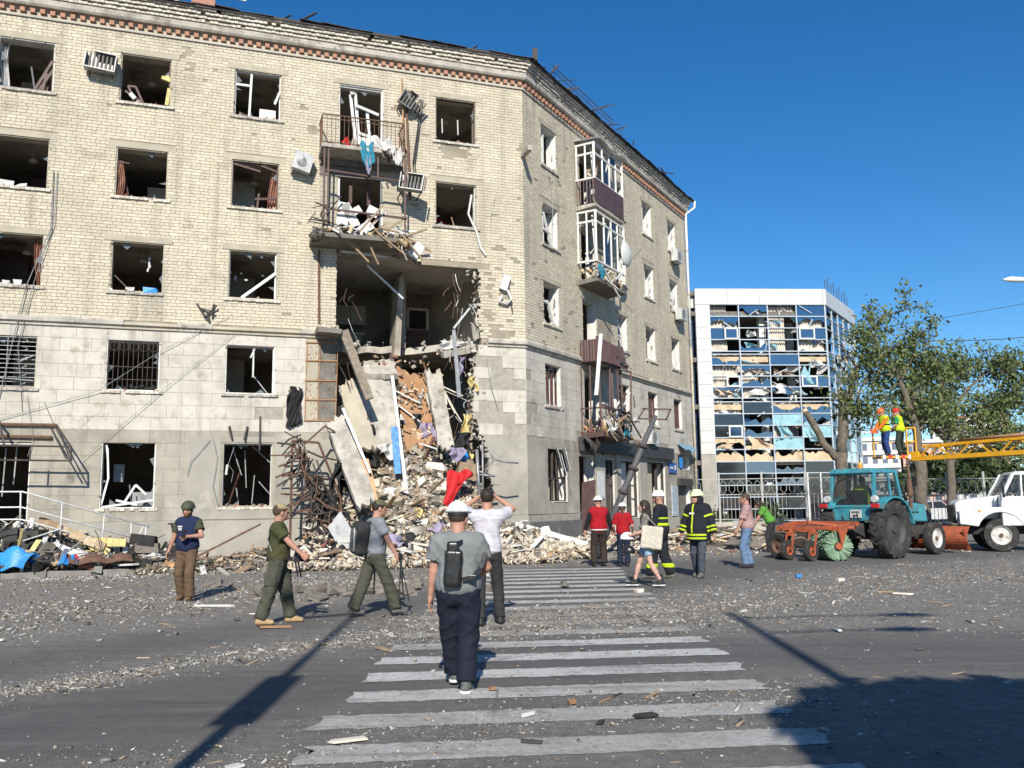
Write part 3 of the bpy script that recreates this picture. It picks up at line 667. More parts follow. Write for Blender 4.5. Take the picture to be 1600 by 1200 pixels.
# ground floor of the other front: bent shutter, doors, shop windows
frame('R', 1, 1, 'dark_steel', .06, RECT + [(.3, 0, .35, 1), (.6, 0, .55, 1), (0, .4, 1, .45)], -.1)
for (uu, zz) in ((1.6, 3.4), (1.9, 3.2), (2.2, 3.45)):
    m = MB(); m.sheet(lambda p, q: W('R', uu+.5*p, zz-.75*q+.15*p, .08+.18*math.sin(p*3+uu)+.2*q), 4, 4, .01); sub(m, 'torn_shutter', 'pale_steel', WIN['R', 1, 1])
for c, col in ((3, 'lintel'), (4, 'reveal'), (5, 'lintel')):
    a, b, z0, z1 = [o for o in OPEN['R'] if o[4] == 1 and o[5] == c][0][:4]
    m = MB(); fbox(m, 'R', a+.03+(b-a)*.0, a+(b-a)*(.62 if c != 5 else .55), z0, z1-.03, -.30, -.26); sub(m, 'shop_panel', col, WIN['R', 1, c])
    frame('R', 1, c, 'dark_steel', .09, RECT + [(.63, 0, .63, 1)], -.14)
m = MB(); m.hexa([W('R',3.8,.4,.05), W('R',4.25,.4,.35), W('R',4.25,.4,.30), W('R',3.8,.4,0), W('R',3.85,2.3,.1), W('R',4.3,2.4,.38), W('R',4.3,2.4,.33), W('R',3.85,2.3,.05)])
sub(m, 'bent_door_leaf', 'brown_metal', WIN['R', 1, 2])
m = MB(); fbox(m, 'R', 13.98, 15.57, .1, 2.3, -.25, -.2); sub(m, 'roller_door', 'dark_concrete', WIN['R', 1, 6])
m = MB(); fbox(m, 'R', 13.85, 15.7, 2.3, 2.62, -.02, .14); sub(m, 'shutter_box', 'dark_steel', WIN['R', 1, 6])
m = MB(); m.sheet(lambda p, q: W('R', 14.0+1.7*p, 4.2-.32*q+.05*math.sin(p*9), .04+.4*q), 8, 3, .01); sub(m, 'blue_awning', mat('awning', (.16,.28,.36), .6), WIN['R', 1, 7])
m = MB(); fbox(m, 'R', 14.2, 14.55, 3.1, 3.6, .02, .06); sub(m, 'blue_panel', 'blue_plastic', WIN['R', 1, 7])
m = MB(); fbox(m, 'R', 3.75, 13.0, 3.42, 3.92, -.015, .22); fas = part(m, 'shop_fascia', mat('fascia', (.045,.045,.048), .6))
m = MB()
for u, zz in ((5.0, .16), (5.5, .2), (6.1, .16)): m.bar(W('R', u, 3.6, .226), W('R', u, 3.6+zz, .226), .1, .006, up=(-.86, .5, 0))
sub(m, 'fascia_letter', mat('fascia_letter', (.11,.11,.115), .6), fas, kind='stuff')
for a, b in ((5.05, 5.9), (6.95, 7.4), (9.35, 10.15)): m = MB(); fbox(m, 'R', a, b, .9, 3.42, -.02, .05); part(m, 'shop_pier', 'render_grey')
m = MB(); fbox(m, 'R', 5.15, 5.75, 1.72, 2.75, .05, .08); nb = part(m, 'notice_board', 'pale_steel')
m = MB(); fbox(m, 'R', 5.2, 5.7, 1.8, 2.68, .08, .084); sub(m, 'notice_paper', 'white_paint', nb)
m = MB(); fbox(m, 'R', 13.05, 13.75, .95, 2.3, .0, .05); part(m, 'painted_panel', mat('pale_blue', (.36,.42,.47), .7))
# blue house-number plate
m = MB(); fbox(m, 'R', 12.75, 13.7, 2.86, 3.3, .05, .075)
sg = m.build('address_plate', 'sign_blue'); tag(sg, 'small blue address plate with white lettering by the roller door', 'sign')
m = MB()
for k, (u, w) in enumerate(((12.83, .12), (12.98, .1), (13.1, .13), (13.38, .2))): fbox(m, 'R', u, u+w, 2.98 if k == 3 else 3.03, 3.2 if k == 3 else 3.12, .076, .08)
m.build('plate_lettering', 'white_paint', sg)

# ---------------------------------------------------------------- balconies
def railing(s, u0, u1, z0, h, n, pitch, material, parent, t=.016, name='railing', lean=0.0):
    m = MB(); k = int((u1-u0)/pitch)
    for i in range(k+1):
        u = u0+(u1-u0)*i/k; m.bar(W(s, u, z0, n), W(s, u+random.uniform(-.02, .02)*lean, z0+h, n+lean*.05), t)
    for nn in (0.05,):
        for uu in (u0, u1):
            for j in range(1, 6): m.bar(W(s, uu, z0, n*j/6), W(s, uu, z0+h, n*j/6), t)
            m.bar(W(s, uu, z0+h, 0), W(s, uu, z0+h, n), .035, .025)
    m.bar(W(s, u0, z0+h, n), W(s, u1, z0+h, n), .04, .028); m.bar(W(s, u0, z0+h-.12, n), W(s, u1, z0+h-.12, n), .018); m.bar(W(s, u0, z0+.06, n), W(s, u1, z0+.06, n), .018)
    return sub(m, name, material, parent)
def slab(s, u0, u1, z, n, t=.14, material='concrete'):
    m = MB(); prof = [(-.02, z-t-.05), (n*.55, z-t), (n, z-t+.03), (n, z), (-.02, z)]
    vs = [W(s, u, zz, nn) for u in (u0, u1) for nn, zz in prof]; k = 5
    m.add(vs, [tuple(range(k)), tuple(range(k, 2*k))[::-1]] + [(i, i+k, (i+1) % k+k, (i+1) % k) for i in range(k)])
    return part(m, 'balcony', material)
def litter(s, u0, u1, z, n0, n1, cnt, material, parent, q0=.05, q1=.2, name='balcony_debris', flat=.5, rise=.15):
    m = MB()
    for k in range(cnt):
        q = random.uniform(q0, q1); m.chunk(W(s, random.uniform(u0, u1), z+random.random()*rise, random.uniform(n0, n1)), (q*random.uniform(.7, 2.6), q*.8, q*flat))
    return sub(m, name, material, parent, kind='stuff')
def sticks(s, u0, u1, z0, z1, n0, n1, cnt, material, parent, L0=.4, L1=1.2, t=.03, name='splintered_stick'):
    for k in range(cnt):
        m = MB(); p = W(s, random.uniform(u0, u1), random.uniform(z0, z1), random.uniform(n0, n1)); L = random.uniform(L0, L1)
        a = random.uniform(-1.2, 1.2); d = DIR[s]; q = p + Vector((d[0]*math.cos(a)*L, d[1]*math.cos(a)*L, math.sin(a)*L*.8)) + Vector((d[1], -d[0], 0))*random.uniform(-.2, .25)
        m.bar(p, q, t*random.uniform(.6, 1.6), t*random.uniform(.5, 1.2)); sub(m, name, material, parent)
def cloth(s, u0, u1, z0, z1, n, material, parent, name, amp=.05, slant=0.0):
    m = MB(); ph = random.uniform(0, 6)
    m.sheet(lambda p, q: W(s, u0+(u1-u0)*(p+slant*q+.08*math.sin(q*5+ph)), z0+(z1-z0)*q+.08*math.sin(p*7+ph), n+amp*math.sin(p*11+q*4+ph)), 10, 8, .006)
    return sub(m, name, material, parent, True)
# fifth floor, long front
b5 = slab('L', -6.72, -4.2, 12.42, .85); railing('L', -6.70, -4.22, 12.42, .92, .82, .125, 'rust', b5)
frame('L', 5, 4, 'white_paint', .07, [(.98, 0, .98, 1), (.02, .98, .98, .98)])
m = MB()
for p in ((-5.55, 12.5, -5.75, 14.5), (-5.75, 14.5, -5.6, 14.55), (-5.45, 12.5, -5.6, 14.55), (-5.6, 14.1, -4.85, 13.95), (-5.08, 12.5, -5.22, 14.0), (-5.5, 13.2, -4.8, 13.1)): m.bar(W('L', p[0], p[1], .05), W('L', p[2], p[3], -.1), .09, .06, up=(-.32, .94, 0))
sub(m, 'leaning_door_frame', 'white_paint', b5)
m = MB(); fbox(m, 'L', -5.45, -4.75, 12.5, 13.1, -.05, 0.0); sub(m, 'door_panel', 'white_paint', b5)
cloth('L', -5.55, -5.15, 11.85, 12.55, .88, 'teal_cloth', b5, 'blue_garment'); cloth('L', -5.4, -5.25, 11.6, 12.1, .9, 'lilac_cloth', b5, 'lilac_garment', .03)
cloth('L', -5.2, -4.6, 12.42, 12.75, .9, 'white_cloth', b5, 'white_sheet', .06); cloth('L', -4.6, -4.3, 12.0, 12.5, .9, 'white_cloth', b5, 'white_rag', .06)
litter('L', -6.5, -4.3, 12.42, .1, .8, 50, 'rubble_mix', b5); litter('L', -4.9, -4.2, 12.2, .6, .95, 30, 'rubble_dark', b5, .04, .14)
cloth('L', -6.1, -5.75, 12.42, 12.7, .6, 'red_cloth', b5, 'dark_red_cloth', .05)
m = MB(); m.bar(W('L', -4.14, 15.15, .12), W('L', -4.05, 12.1, .2), .11, .05); sub(m, 'splintered_post', 'orange_board', b5)
m = MB(); m.bar(W('L', -3.98, 14.2, .1), W('L', -3.9, 11.1, .3), .08, .07); sub(m, 'rusted_post', 'rust', b5)
m = MB()
for dx in (0, .06): m.tube([W('L', -3.5+dx, 14.6, .05), W('L', -3.62+dx, 13.6, .1), W('L', -3.78+dx, 12.4, .12), W('L', -3.7+dx, 11.9, .1)], .018, 5)
sub(m, 'loose_cable', 'dark_steel', b5)
# fourth floor, long front
b4 = slab('L', -6.95, -4.05, 9.62, .95, .16, 'dark_concrete')
m = MB()
for u, zt in ((-6.62, 12.3), (-6.5, 12.3), (-4.15, 12.2)): m.bar(W('L', u, 9.62, .72), W('L', u, zt, .78), .055)
m.bar(W('L', -6.6, 10.4, .78), W('L', -4.1, 10.32, .78), .05); m.bar(W('L', -6.6, 11.62, .74), W('L', -4.15, 11.5, .74), .05); m.bar(W('L', -6.62, 10.45, 0), W('L', -6.62, 10.4, .75), .04)
m.bar(W('L', -6.62, 12.1, .0), W('L', -6.62, 12.2, .75), .05); m.bar(W('L', -5.0, 12.2, .75), W('L', -5.0, 11.55, .75), .04)
sub(m, 'glazing_post_frame', 'brown_paint', b4)
for zz in np.arange(9.75, 11.9, .16):
    for a, b in ((-6.66, -6.14), (-4.68, -4.12)): m = MB(); fbox(m, 'L', a, b, zz, zz+.15, .004, .02); sub(m, 'siding_board', 'lintel', b4)
m = MB(); fbox(m, 'L', -6.7, -4.1, 12.05, 12.25, .1, .13); fbox(m, 'L', -6.68, -5.2, 11.72, 12.02, .02, .05); sub(m, 'dark_fascia_board', 'dark_concrete', b4)
frame('L', 4, 4, 'white_paint', .06, [(.02, .92, .02, .2), (.02, .98, .98, .95), (.98, .95, .98, .1)], -.05)
frame('L', 4, 4, 'brown_paint', .1, [(.3, 0, .3, .9), (.72, 0, .70, .92)], -.25)
for (u0, z0, w, h, an) in ((-6.2, 10.0, .35, .7, .1), (-5.95, 9.95, .28, .75, -.5), (-5.6, 9.8, .5, .3, -.7), (-6.0, 10.3, .55, .22, -.6), (-5.3, 10.35, .35, .3, .4)):
    m = MB(); m.box(W('L', u0+w/2, z0+h/2, .6), (w, .04, h), FR('L') @ rot(0, an, 0)); sub(m, 'white_panel', 'white_paint', b4)
sticks('L', -6.6, -4.4, 9.7, 10.0, .3, .95, 16, 'white_paint', b4, .4, 1.0, .05, 'broken_white_strip')
sticks('L', -6.9, -4.1, 9.65, 9.9, .5, 1.05, 18, 'wood', b4, .4, 1.3, .05)
sticks('L', -7.1, -6.5, 9.7, 10.6, .7, 1.0, 10, 'dark_steel', b4, .4, 1.0, .03, 'bent_bar')
litter('L', -6.9, -4.05, 9.62, .1, 1.0, 110, 'rubble_mix', b4, .05, .2); litter('L', -4.5, -4.0, 9.4, .8, 1.05, 30, 'wood', b4, .05, .2); litter('L', -7.0, -6.6, 9.45, .5, 1.0, 20, 'rubble_dark', b4, .05, .18)
m = MB(); m.box(W('L', -3.78, 9.35, .7), (.3, .1, .5), FR('L') @ rot(0, .6, 0)); sub(m, 'hanging_white_box', 'white_paint', b4)
m = MB(); m.tube([W('L', -4.2, 9.7, .9), W('L', -4.3, 9.3, .95), W('L', -4.1, 9.0, .8)], .02, 5); sub(m, 'hanging_wire', 'white_paint', b4)
# short front
def glazed(r, zs, ztop, zpar, parcol):
    b = slab('R', 4.0, 6.65, zs, .8, .14, 'dark_concrete' if r == 4 else 'concrete')
    m = MB(); k = 0
    us = (4.02, 4.75, 5.4, 6.0, 6.62)
    for u in us: m.bar(W('R', u, zpar, .76), W('R', u, ztop, .76), .085 if u in (4.02, 6.62) else .06)
    for n in (.04, .4): m.bar(W('R', 4.02, zpar, n), W('R', 4.02, ztop, n), .06); m.bar(W('R', 6.62, zpar, n), W('R', 6.62, ztop, n), .06)
    for z in (zpar+.03, ztop-.03, ztop-.42):
        m.bar(W('R', 4.0, z, .76), W('R', 6.64, z, .76), .07); m.bar(W('R', 4.02, z, .0), W('R', 4.02, z, .76), .07)
    sub(m, 'white_glazing_frame', 'white_paint', b)
    m = MB(); m.bar(W('R', 4.1, zpar+.05, .7), W('R', 4.3, ztop-.1, .5), .05); m.bar(W('R', 4.9, zpar, .6), W('R', 5.2, ztop-.5, .8), .05); m.bar(W('R', 4.9, ztop-.3, .75), W('R', 5.4, ztop-.6, .72), .05); sub(m, 'hanging_sash', 'white_paint', b)
    m = MB(); fbox(m, 'R', 4.76, 5.38, zpar+.07, ztop-.46, .75, .756); fbox(m, 'R', 5.42, 5.98, ztop-.38, ztop-.07, .75, .756); sub(m, 'pane', 'glass', b)
    return b
B5 = glazed(5, 12.56, 14.92, 13.5, 0)
m = MB()
for k in range(22): u = 4.0+k*.12; m.bar(W('R', u, 12.58, .815), W('R', u, 13.5, .815), .116, .02+.012*(k % 2), up=(-.86, .5, 0))
for k in range(6): n = .07+k*.13; m.bar(W('R', 3.985, 12.58, n), W('R', 3.985, 13.5, n), .12, .02+.012*(k % 2), up=(1, 0, 0))
sub(m, 'parapet_sheet', 'brown_metal', B5)
m = MB(); m.sheet(lambda p, q: W('R', 3.9+2.9*p, 15.05+.1*math.sin(p*9)-.05*q, -.02+1.0*q), 12, 4, .02); sub(m, 'balcony_roof', 'pale_steel', B5)
litter('R', 4.1, 4.7, 13.55, .3, .7, 14, 'rubble_mix', B5, .08, .3, rise=.7)
B4 = glazed(4, 9.72, 12.3, 10.35, 0)
litter('R', 4.05, 6.6, 9.74, .1, .82, 90, 'rubble_mix', B4, .06, .22, rise=.35); litter('R', 4.05, 6.6, 9.8, .5, .85, 40, 'rubble_pale', B4, .06, .2, rise=.5)
sticks('R', 4.1, 6.5, 9.8, 10.2, .5, .9, 14, 'white_paint', B4, .4, 1.0, .05, 'broken_white_strip'); cloth('R', 4.15, 4.55, 9.8, 10.2, .82, 'teal_cloth', B4, 'blue_garment')
B3 = slab('R', 4.0, 6.7, 6.85, .8, .12, 'dark_concrete')
m = MB(); m.sheet(lambda p, q: W('R', 3.95+2.8*p+.1*q, 6.62+.98*q-.12*math.sin(p*PI)*q-.05*math.cos(p*60)*.2, .86+.1*math.sin(p*5)-.25*q+.02*math.cos(p*110)), 60, 4, .01); sub(m, 'crumpled_parapet_sheet', 'brown_metal', B3)
m = MB(); m.sheet(lambda p, q: W('R', 3.95+.02*math.cos(p*40), 6.65+.8*q, .05+.75*p), 16, 3, .01); sub(m, 'crumpled_parapet_sheet', 'brown_metal', B3)
m = MB(); m.bar(W('R', 3.95, 7.6, .9), W('R', 3.2, 5.3, 1.0), .13, .05); sub(m, 'hanging_white_strip', 'white_paint', B3)
m = MB(); fbox(m, 'R', 5.62, 6.9, 7.0, 8.6, -.01, .012); sub(m, 'bare_plaster', 'mortar', B3)
sticks('R', 4.2, 6.5, 6.5, 6.9, .6, .9, 8, 'dark_steel', B3, .3, .9, .04, 'bent_bar')
B2 = slab('R', 4.0, 6.75, 4.1, .85, .2, 'brown_metal')
m = MB()
for u in (4.02, 4.75, 5.1, 5.6, 6.05, 6.7): m.bar(W('R', u, 4.1, .8), W('R', u+random.uniform(-.1, .1), 6.6, .8+random.uniform(-.15, .1)), .06)
for z in (4.95, 5.05, 6.5): m.bar(W('R', 4.0, z, .82), W('R', 6.75, z+random.uniform(-.15, .15), .8), .05)
for n in (.05, .4): m.bar(W('R', 4.0, 4.1, n), W('R', 4.0, 6.5, n), .05)
m.bar(W('R', 4.0, 4.95, 0), W('R', 4.0, 4.95, .8), .05)
sub(m, 'bent_glazing_frame', 'brown_paint', B2)
sticks('R', 4.0, 6.6, 4.1, 5.2, .5, 1.1, 16, 'dark_steel', B2, .6, 1.6, .05, 'bent_bar'); sticks('R', 4.1, 6.6, 4.1, 4.8, .5, 1.0, 16, 'wood', B2, .5, 1.3, .05); sticks('R', 4.1, 6.6, 4.1, 5.0, .5, 1.0, 12, 'white_paint', B2, .4, 1.1, .05, 'broken_white_strip')
litter('R', 4.05, 6.7, 4.12, .1, .9, 120, 'rubble_mix', B2, .06, .22, rise=.5); cloth('R', 4.3, 4.9, 4.1, 4.5, .9, 'white_cloth', B2, 'white_sheet'); cloth('R', 5.2, 5.6, 4.7, 5.3, .82, 'white_cloth', B2, 'white_sheet'); cloth('R', 5.7, 6.4, 4.05, 4.3, .9, 'teal_cloth', B2, 'blue_garment')
m = MB()
for k in range(5): m.sheet(lambda p, q: W('R', 3.5+.45*k+.5*p, 3.9-.5*q+.1*math.sin(p*6+k), .3+.5*math.sin(q*2+k)*.6), 4, 4, .01)
sub(m, 'torn_porch_cladding', 'dark_steel', B2)

# ---------------------------------------------------------------- things hung on the walls
def aircon(s, u, z, tilt, wreck, label, n=.25, w=.8):
    root = thing('air_conditioner', label, 'air conditioner', W(s, u, z, n), math.atan2(DIR[s][1], DIR[s][0]), 'air conditioner units on the facade')
    R = rot(*tilt)
    m = MB()
    if wreck: # shell open at the front, fins showing
        for c, d in (((0, 0, -.25), (w, .3, .025)), ((0, .14, 0), (w, .02, .5)), ((-w/2, 0, 0), (.025, .3, .5)), ((w/2, 0, .0), (.025, .3, .5)), ((.1, 0, .25), (w*.7, .3, .02))): m.box(R @ Vector(c), d, R)
    else: m.box((0, 0, 0), (w, .3, .54), R)
    m.build('casing', 'pale_steel' if not wreck else 'grey_steel', root, bevel=.0)
    if not wreck:
        fc = R @ Vector((-.1*w, -.155, 0)); m = MB(); m.lathe([(.155*w/.6, -.006), (.17*w/.6, -.012), (.17*w/.6, .0), (.155*w/.6, .0)], fc, 'Y', 18, None, True)
        for k in range(8): a = k*PI/8; m.bar(fc+Vector((math.cos(a)*.16, 0, math.sin(a)*.16))*(w/.6), fc-Vector((math.cos(a)*.16, 0, math.sin(a)*.16))*(w/.6), .008)
        m.build('fan_grille', 'grey_steel', root); m = MB(); m.lathe([(.01, .0), (.15*w/.6, .0), (.15*w/.6, .003), (.01, .003)], fc, 'Y', 18); m.build('fan', 'dark_concrete', root)
    if wreck:
        m = MB()
        for k in range(7): m.box(R @ Vector((-w/2+.12+k*.11, -.05, 0)), (.05, .05, .42), R)
        m.build('fin', 'dark_concrete', root)
    m = MB(); m.bar((-.3, 0, -.3), (-.3, n, -.3), .03); m.bar((.3, 0, -.3), (.3, n, -.3), .03); m.build('bracket', 'dark_steel', root)
    return root
aircon('L', -12.92, 14.28, (0, .1, 0), True, 'gutted grey air conditioner left of the second top-floor window')
aircon('L', -7.22, 11.95, (.1, .25, .1), False, 'dented white air conditioner between the third window and the balcony', w=.55)
aircon('L', -3.95, 11.5, (0, .15, -.3), True, 'wrecked white air conditioner hanging beside the fourth-floor balcony', .75, .7)
aircon('L', -3.98, 14.45, (.3, .5, .1), True, 'blackened air conditioner on the post beside the top balcony', .3, .45)
aircon('R', 14.6, 10.3, (0, 0, 0), False, 'white air conditioner below the end window of the fourth floor')
aircon('R', 14.3, 13.05, (0, .05, 0), False, 'white air conditioner below the end window of the top floor', w=.7)
aircon('R', 10.3, 4.25, (0, 0, 0), False, 'white air conditioner above the dark shop fascia')
m = MB(); m.lathe([(.02, 0), (.25, .03), (.42, .09), (.5, .14), (.5, .155), (.42, .11), (.02, .02)], (0, 0, 0), 'Y', 20)
dish = thing('satellite_dish', 'white satellite dish on the glazed fourth-floor balcony', 'satellite dish', W('R', 6.75, 11.25, .95), math.atan2(DIR['R'][1], DIR['R'][0])); m.build('reflector', 'white_paint', dish, True)
m = MB(); m.bar((0, 0, -.3), (0, -.5, .1), .025); m.bar((0, .1, 0), (0, .5, -.1), .03); m.build('arm', 'grey_steel', dish)
# wrecked floodlight and wiring on the pier by the hole
fl = thing('wall_lamp', 'smashed white lamp box hanging on the brick pier right of the hole', 'lamp', W('L', -.72, 8.35, .1), math.atan2(DIR['L'][1], DIR['L'][0]))
m = MB(); m.box((0, 0, .35), (.25, .12, .5), rot(0, .3, 0)); m.build('casing', 'white_paint', fl); m = MB(); m.tube([(.1, 0, .1), (.2, -.05, -.2), (.05, 0, -.35), (-.2, 0, -.3), (-.1, 0, -.1)], .05, 6); m.build('bracket', 'pale_steel', fl)
m = MB(); m.tube([(.15, 0, .2), (.25, 0, -.6)], .02, 5); m.build('cable', 'dark_steel', fl)
cables = [('L', [(-.9, 11.6), (-.85, 10.5), (-.82, 9.4), (-.8, 8.9)], .012), ('L', [(-1.0, 11.6), (-1.15, 11.0), (-1.2, 10.5)], .01), ('L', [(-14.0, 11.0), (-13.97, 9.3), (-14.5, 7.6), (-14.9, 5.0), (-15.1, 3.8)], .02), ('L', [(-13.9, 11.0), (-13.9, 9.5), (-14.3, 7.8), (-14.6, 6.0), (-14.4, 4.2)], .016),
          ('L', [(-9.2, 7.1), (-11.0, 6.0), (-12.6, 4.8), (-15.2, 3.9)], .012), ('L', [(-9.0, 6.6), (-10.8, 5.0), (-12.9, 2.9)], .010), ('L', [(-1.35, 6.2), (-1.2, 5.2), (-1.0, 4.6)], .016), ('L', [(-9.6, 3.5), (-10.1, 2.9), (-10.2, 2.5)], .014), ('L', [(-9.55, 3.6), (-9.4, 3.0), (-9.5, 2.2), (-9.3, 1.5)], .012), ('L', [(-8.95, 3.3), (-9.1, 2.8), (-8.95, 2.6), (-9.0, 2.3)], .014),
          ('L', [(-13.9, 4.5), (-13.5, 3.6), (-13.2, 3.3)], .010), ('L', [(-14.3, 4.6), (-14.1, 3.5), (-14.2, 3.0)], .010), ('R', [(1.9, 13.0), (1.95, 12.0), (1.9, 11.2)], .012)]
for s, pts, r in cables:
    m = MB(); m.tube([W(s, u, z, .05+.04*math.sin(i)) for i, (u, z) in enumerate(pts)], r*.62, 5); part(m, 'loose_cable', 'grey_steel')
m = MB()
for p in (((-10.1, 7.45), (-9.85, 7.05)), ((-9.85, 7.05), (-9.55, 7.4)), ((-9.8, 7.2), (-9.75, 6.9)), ((-10.0, 7.3), (-9.6, 7.2)), ((-9.62, 7.45), (-9.7, 7.1))): m.bar(W('L', *p[0], .03), W('L', *p[1], .15), .06, .03)
part(m, 'wire_bracket', 'dark_steel')
for (u, z, l, a) in ((-9.1, 3.9, .35, .2), (-8.6, 3.9, .4, -.2), (-8.25, 4.2, 1.0, 0), (-7.45, 5.0, .6, .3), (-7.3, 5.1, .7, -.2), (-7.15, 4.6, .5, .1)):
    m = MB(); m.bar(W('L', u, z, .03), W('L', u+math.sin(a)*l, z-l, .12), .05, .04); part(m, 'bent_rod', 'dark_steel')
m = MB()
for k in range(7): m.sheet(lambda p, q: W('L', -7.45+.3*p+.08*math.sin(q*5+k), 5.1-.9*q-.05*k, .06+.1*math.sin(p*6+k)), 4, 8, .005)
part(m, 'burnt_rag', 'black_cloth')
m = MB(); m.bar(W('L', -6.66, 9.3, .06), W('L', -6.62, 6.9, .06), .06); part(m, 'balcony_pipe', 'rust')
m = MB(); m.box(W('L', .0, 13.15, .35), (.16, .7, .16), FR('L')); part(m, 'broken_bracket', 'concrete')

# ================================================================ GROUND, ROAD, CROSSING
def npi(x, pts):
    pts = np.array(pts); return np.interp(x, pts[:, 0], pts[:, 1])
C1 = [(-30, -6), (-6, 4.2), (-3.3, 5.88), (-2.14, 6.04), (-1.57, 6.86), (1.15, 8.38), (3.04, 8.72), (4.73, 8.45), (30, 7)]
C2 = [(-30, -25), (-4.4, 7.77), (-3.2, 8.97), (-1.51, 10.4), (1.58, 11.41), (3.84, 10.94), (6.2, 11.01), (30, 12)]
C3 = [(-30, -22), (-4.8, 8.46), (-3.62, 10.13), (-1.56, 13.32), (2.1, 15.09), (4.57, 18.46), (7.67, 21.58), (13.76, 24.12), (30, 28)]
C4 = [(-30, -14), (-5.87, 10.29), (-3.79, 13.18), (-1.88, 16.08), (-.5, 20.5), (1.5, 23.2), (4, 24.2), (8, 26.5), (30, 40)]
PH = np.random.default_rng(3).uniform(0, 6.28, 24); KX = np.random.default_rng(4).normal(0, 1.6, 24); KY = np.random.default_rng(5).normal(0, 1.6, 24)
def wob(x, y, f=1.0):
    r = 0
    for i in range(12): r = r + np.sin(x*KX[i]*f + y*KY[i]*f + PH[i])
    return r/12
def dust(x, y):
    x = np.asarray(x, float); y = np.asarray(y, float); w = wob(x, y)*.9; yy = y + w*.7
    def st(c, s=.35): return 1/(1+np.exp(-(yy-npi(x, c))/s))
    a, b, c, d = st(C1, .3), st(C2, .3), st(C3, .4), st(C4, .5)
    base = .55*(1-a) + .10*a*(1-b) + .95*b*(1-c) + .16*c*(1-d) + .95*d
    return np.clip(base*(1+.55*wob(x, y, 2.2)) + .03, 0, 1)
m = bpy.data.materials.new('asphalt'); m.use_nodes = True; MAT['asphalt'] = m
def ground_nodes(m, base_a, base_b, dust_gain, wear=False):
    t = m.node_tree; N = t.nodes; K = t.links; p = N['Principled BSDF']; p.inputs['Roughness'].default_value = .88; p.inputs['Specular IOR Level'].default_value = .3
    g = N.new('ShaderNodeNewGeometry').outputs['Position']
    def nz(s, d=4, r=.6):
        n = N.new('ShaderNodeTexNoise'); n.inputs['Scale'].default_value = s; n.inputs['Detail'].default_value = d; n.inputs['Roughness'].default_value = r; K.new(g, n.inputs['Vector']); return n.outputs[0]
    def mr(i, a, b, c=0., d=1.):
        n = N.new('ShaderNodeMapRange'); K.new(i, n.inputs[0]); n.inputs[1].default_value = a; n.inputs[2].default_value = b; n.inputs[3].default_value = c; n.inputs[4].default_value = d; return n.outputs[0]
    def mx(f, a, b):
        n = N.new('ShaderNodeMix'); n.data_type = 'RGBA'
        for i, q in ((0, f), (6, a), (7, b)):
            if isinstance(q, tuple): n.inputs[i].default_value = (*q, 1)
            else: K.new(q, n.inputs[i])
        return n.outputs[2]
    def mul(a, b):
        n = N.new('ShaderNodeMath'); n.operation = 'MULTIPLY'; n.use_clamp = True
        for i, q in ((0, a), (1, b)):
            if isinstance(q, (int, float)): n.inputs[i].default_value = q
            else: K.new(q, n.inputs[i])
        return n.outputs[0]
    at = N.new('ShaderNodeAttribute'); at.attribute_name = 'dust'; at = at.outputs['Fac']
    col = mx(mr(nz(260, 2), .3, .7), base_a, base_b)
    col = mx(mr(nz(.35, 5), .4, .7, 0, .5), col, tuple(c*.75 for c in base_a))
    col = mx(mr(nz(1.1, 6, .7), .5, .75, 0, .35), col, tuple(min(1, c*1.25+.01) for c in base_b))
    if wear:
        wn = mul(mr(nz(2.2, 6, .8), .50, .68), .85); wn2 = mr(nz(22, 4, .8), .52, .64, 0, .8); col = mx(wn, col, (.12, .117, .112)); col = mx(wn2, col, (.13, .127, .122))
    mp = N.new('ShaderNodeMapping'); mp.inputs['Rotation'].default_value = (0, 0, -.42); mp.inputs['Scale'].default_value = (.22, 3.2, 1); K.new(g, mp.inputs['Vector']); sn = N.new('ShaderNodeTexNoise'); sn.inputs['Scale'].default_value = 1.4; sn.inputs['Detail'].default_value = 4; K.new(mp.outputs[0], sn.inputs['Vector'])
    col = mx(mr(sn.outputs[0], .52, .72, 0, .55), col, (.050, .049, .048)); col = mx(mr(sn.outputs[0], .46, .30, 0, .35), col, (.16, .152, .14))
    cracks = N.new('ShaderNodeTexVoronoi'); cracks.feature = 'DISTANCE_TO_EDGE'; cracks.inputs['Scale'].default_value = .33; K.new(g, cracks.inputs['Vector'])
    col = mx(mul(mr(cracks.outputs[0], .0, .006, .7, 0), mr(nz(.5), .45, .6)), col, (.018, .017, .017))
    dm = mul(mul(at, mr(nz(7, 6, .75), .32, .62) if not wear else mr(nz(5, 6, .8), .22, .46)), dust_gain)
    col = mx(dm, col, (.245, .226, .20))
    v = N.new('ShaderNodeTexVoronoi'); v.inputs['Scale'].default_value = 55; K.new(g, v.inputs['Vector'])
    col = mx(mul(mul(at, mr(v.outputs[0], .30, .20)), mr(nz(3.1, 3), .34, .54)), col, (.36, .338, .30))
    v3 = N.new('ShaderNodeTexVoronoi'); v3.inputs['Scale'].default_value = 110; K.new(g, v3.inputs['Vector'])
    col = mx(mul(mul(at, mr(v3.outputs[0], .34, .24)), mr(nz(1.7, 3), .36, .56)), col, (.30, .28, .25))
    v2 = N.new('ShaderNodeTexVoronoi'); v2.inputs['Scale'].default_value = 30; K.new(g, v2.inputs['Vector'])
    col = mx(mul(mul(at, mr(v2.outputs[0], .16, .10)), mr(nz(5, 3), .50, .60)), col, (.055, .050, .045))
    K.new(col, p.inputs['Base Color'])
    b = N.new('ShaderNodeBump'); b.inputs['Strength'].default_value = .5; b.inputs['Distance'].default_value = .012
    K.new(nz(150, 4, .7), b.inputs['Height'])
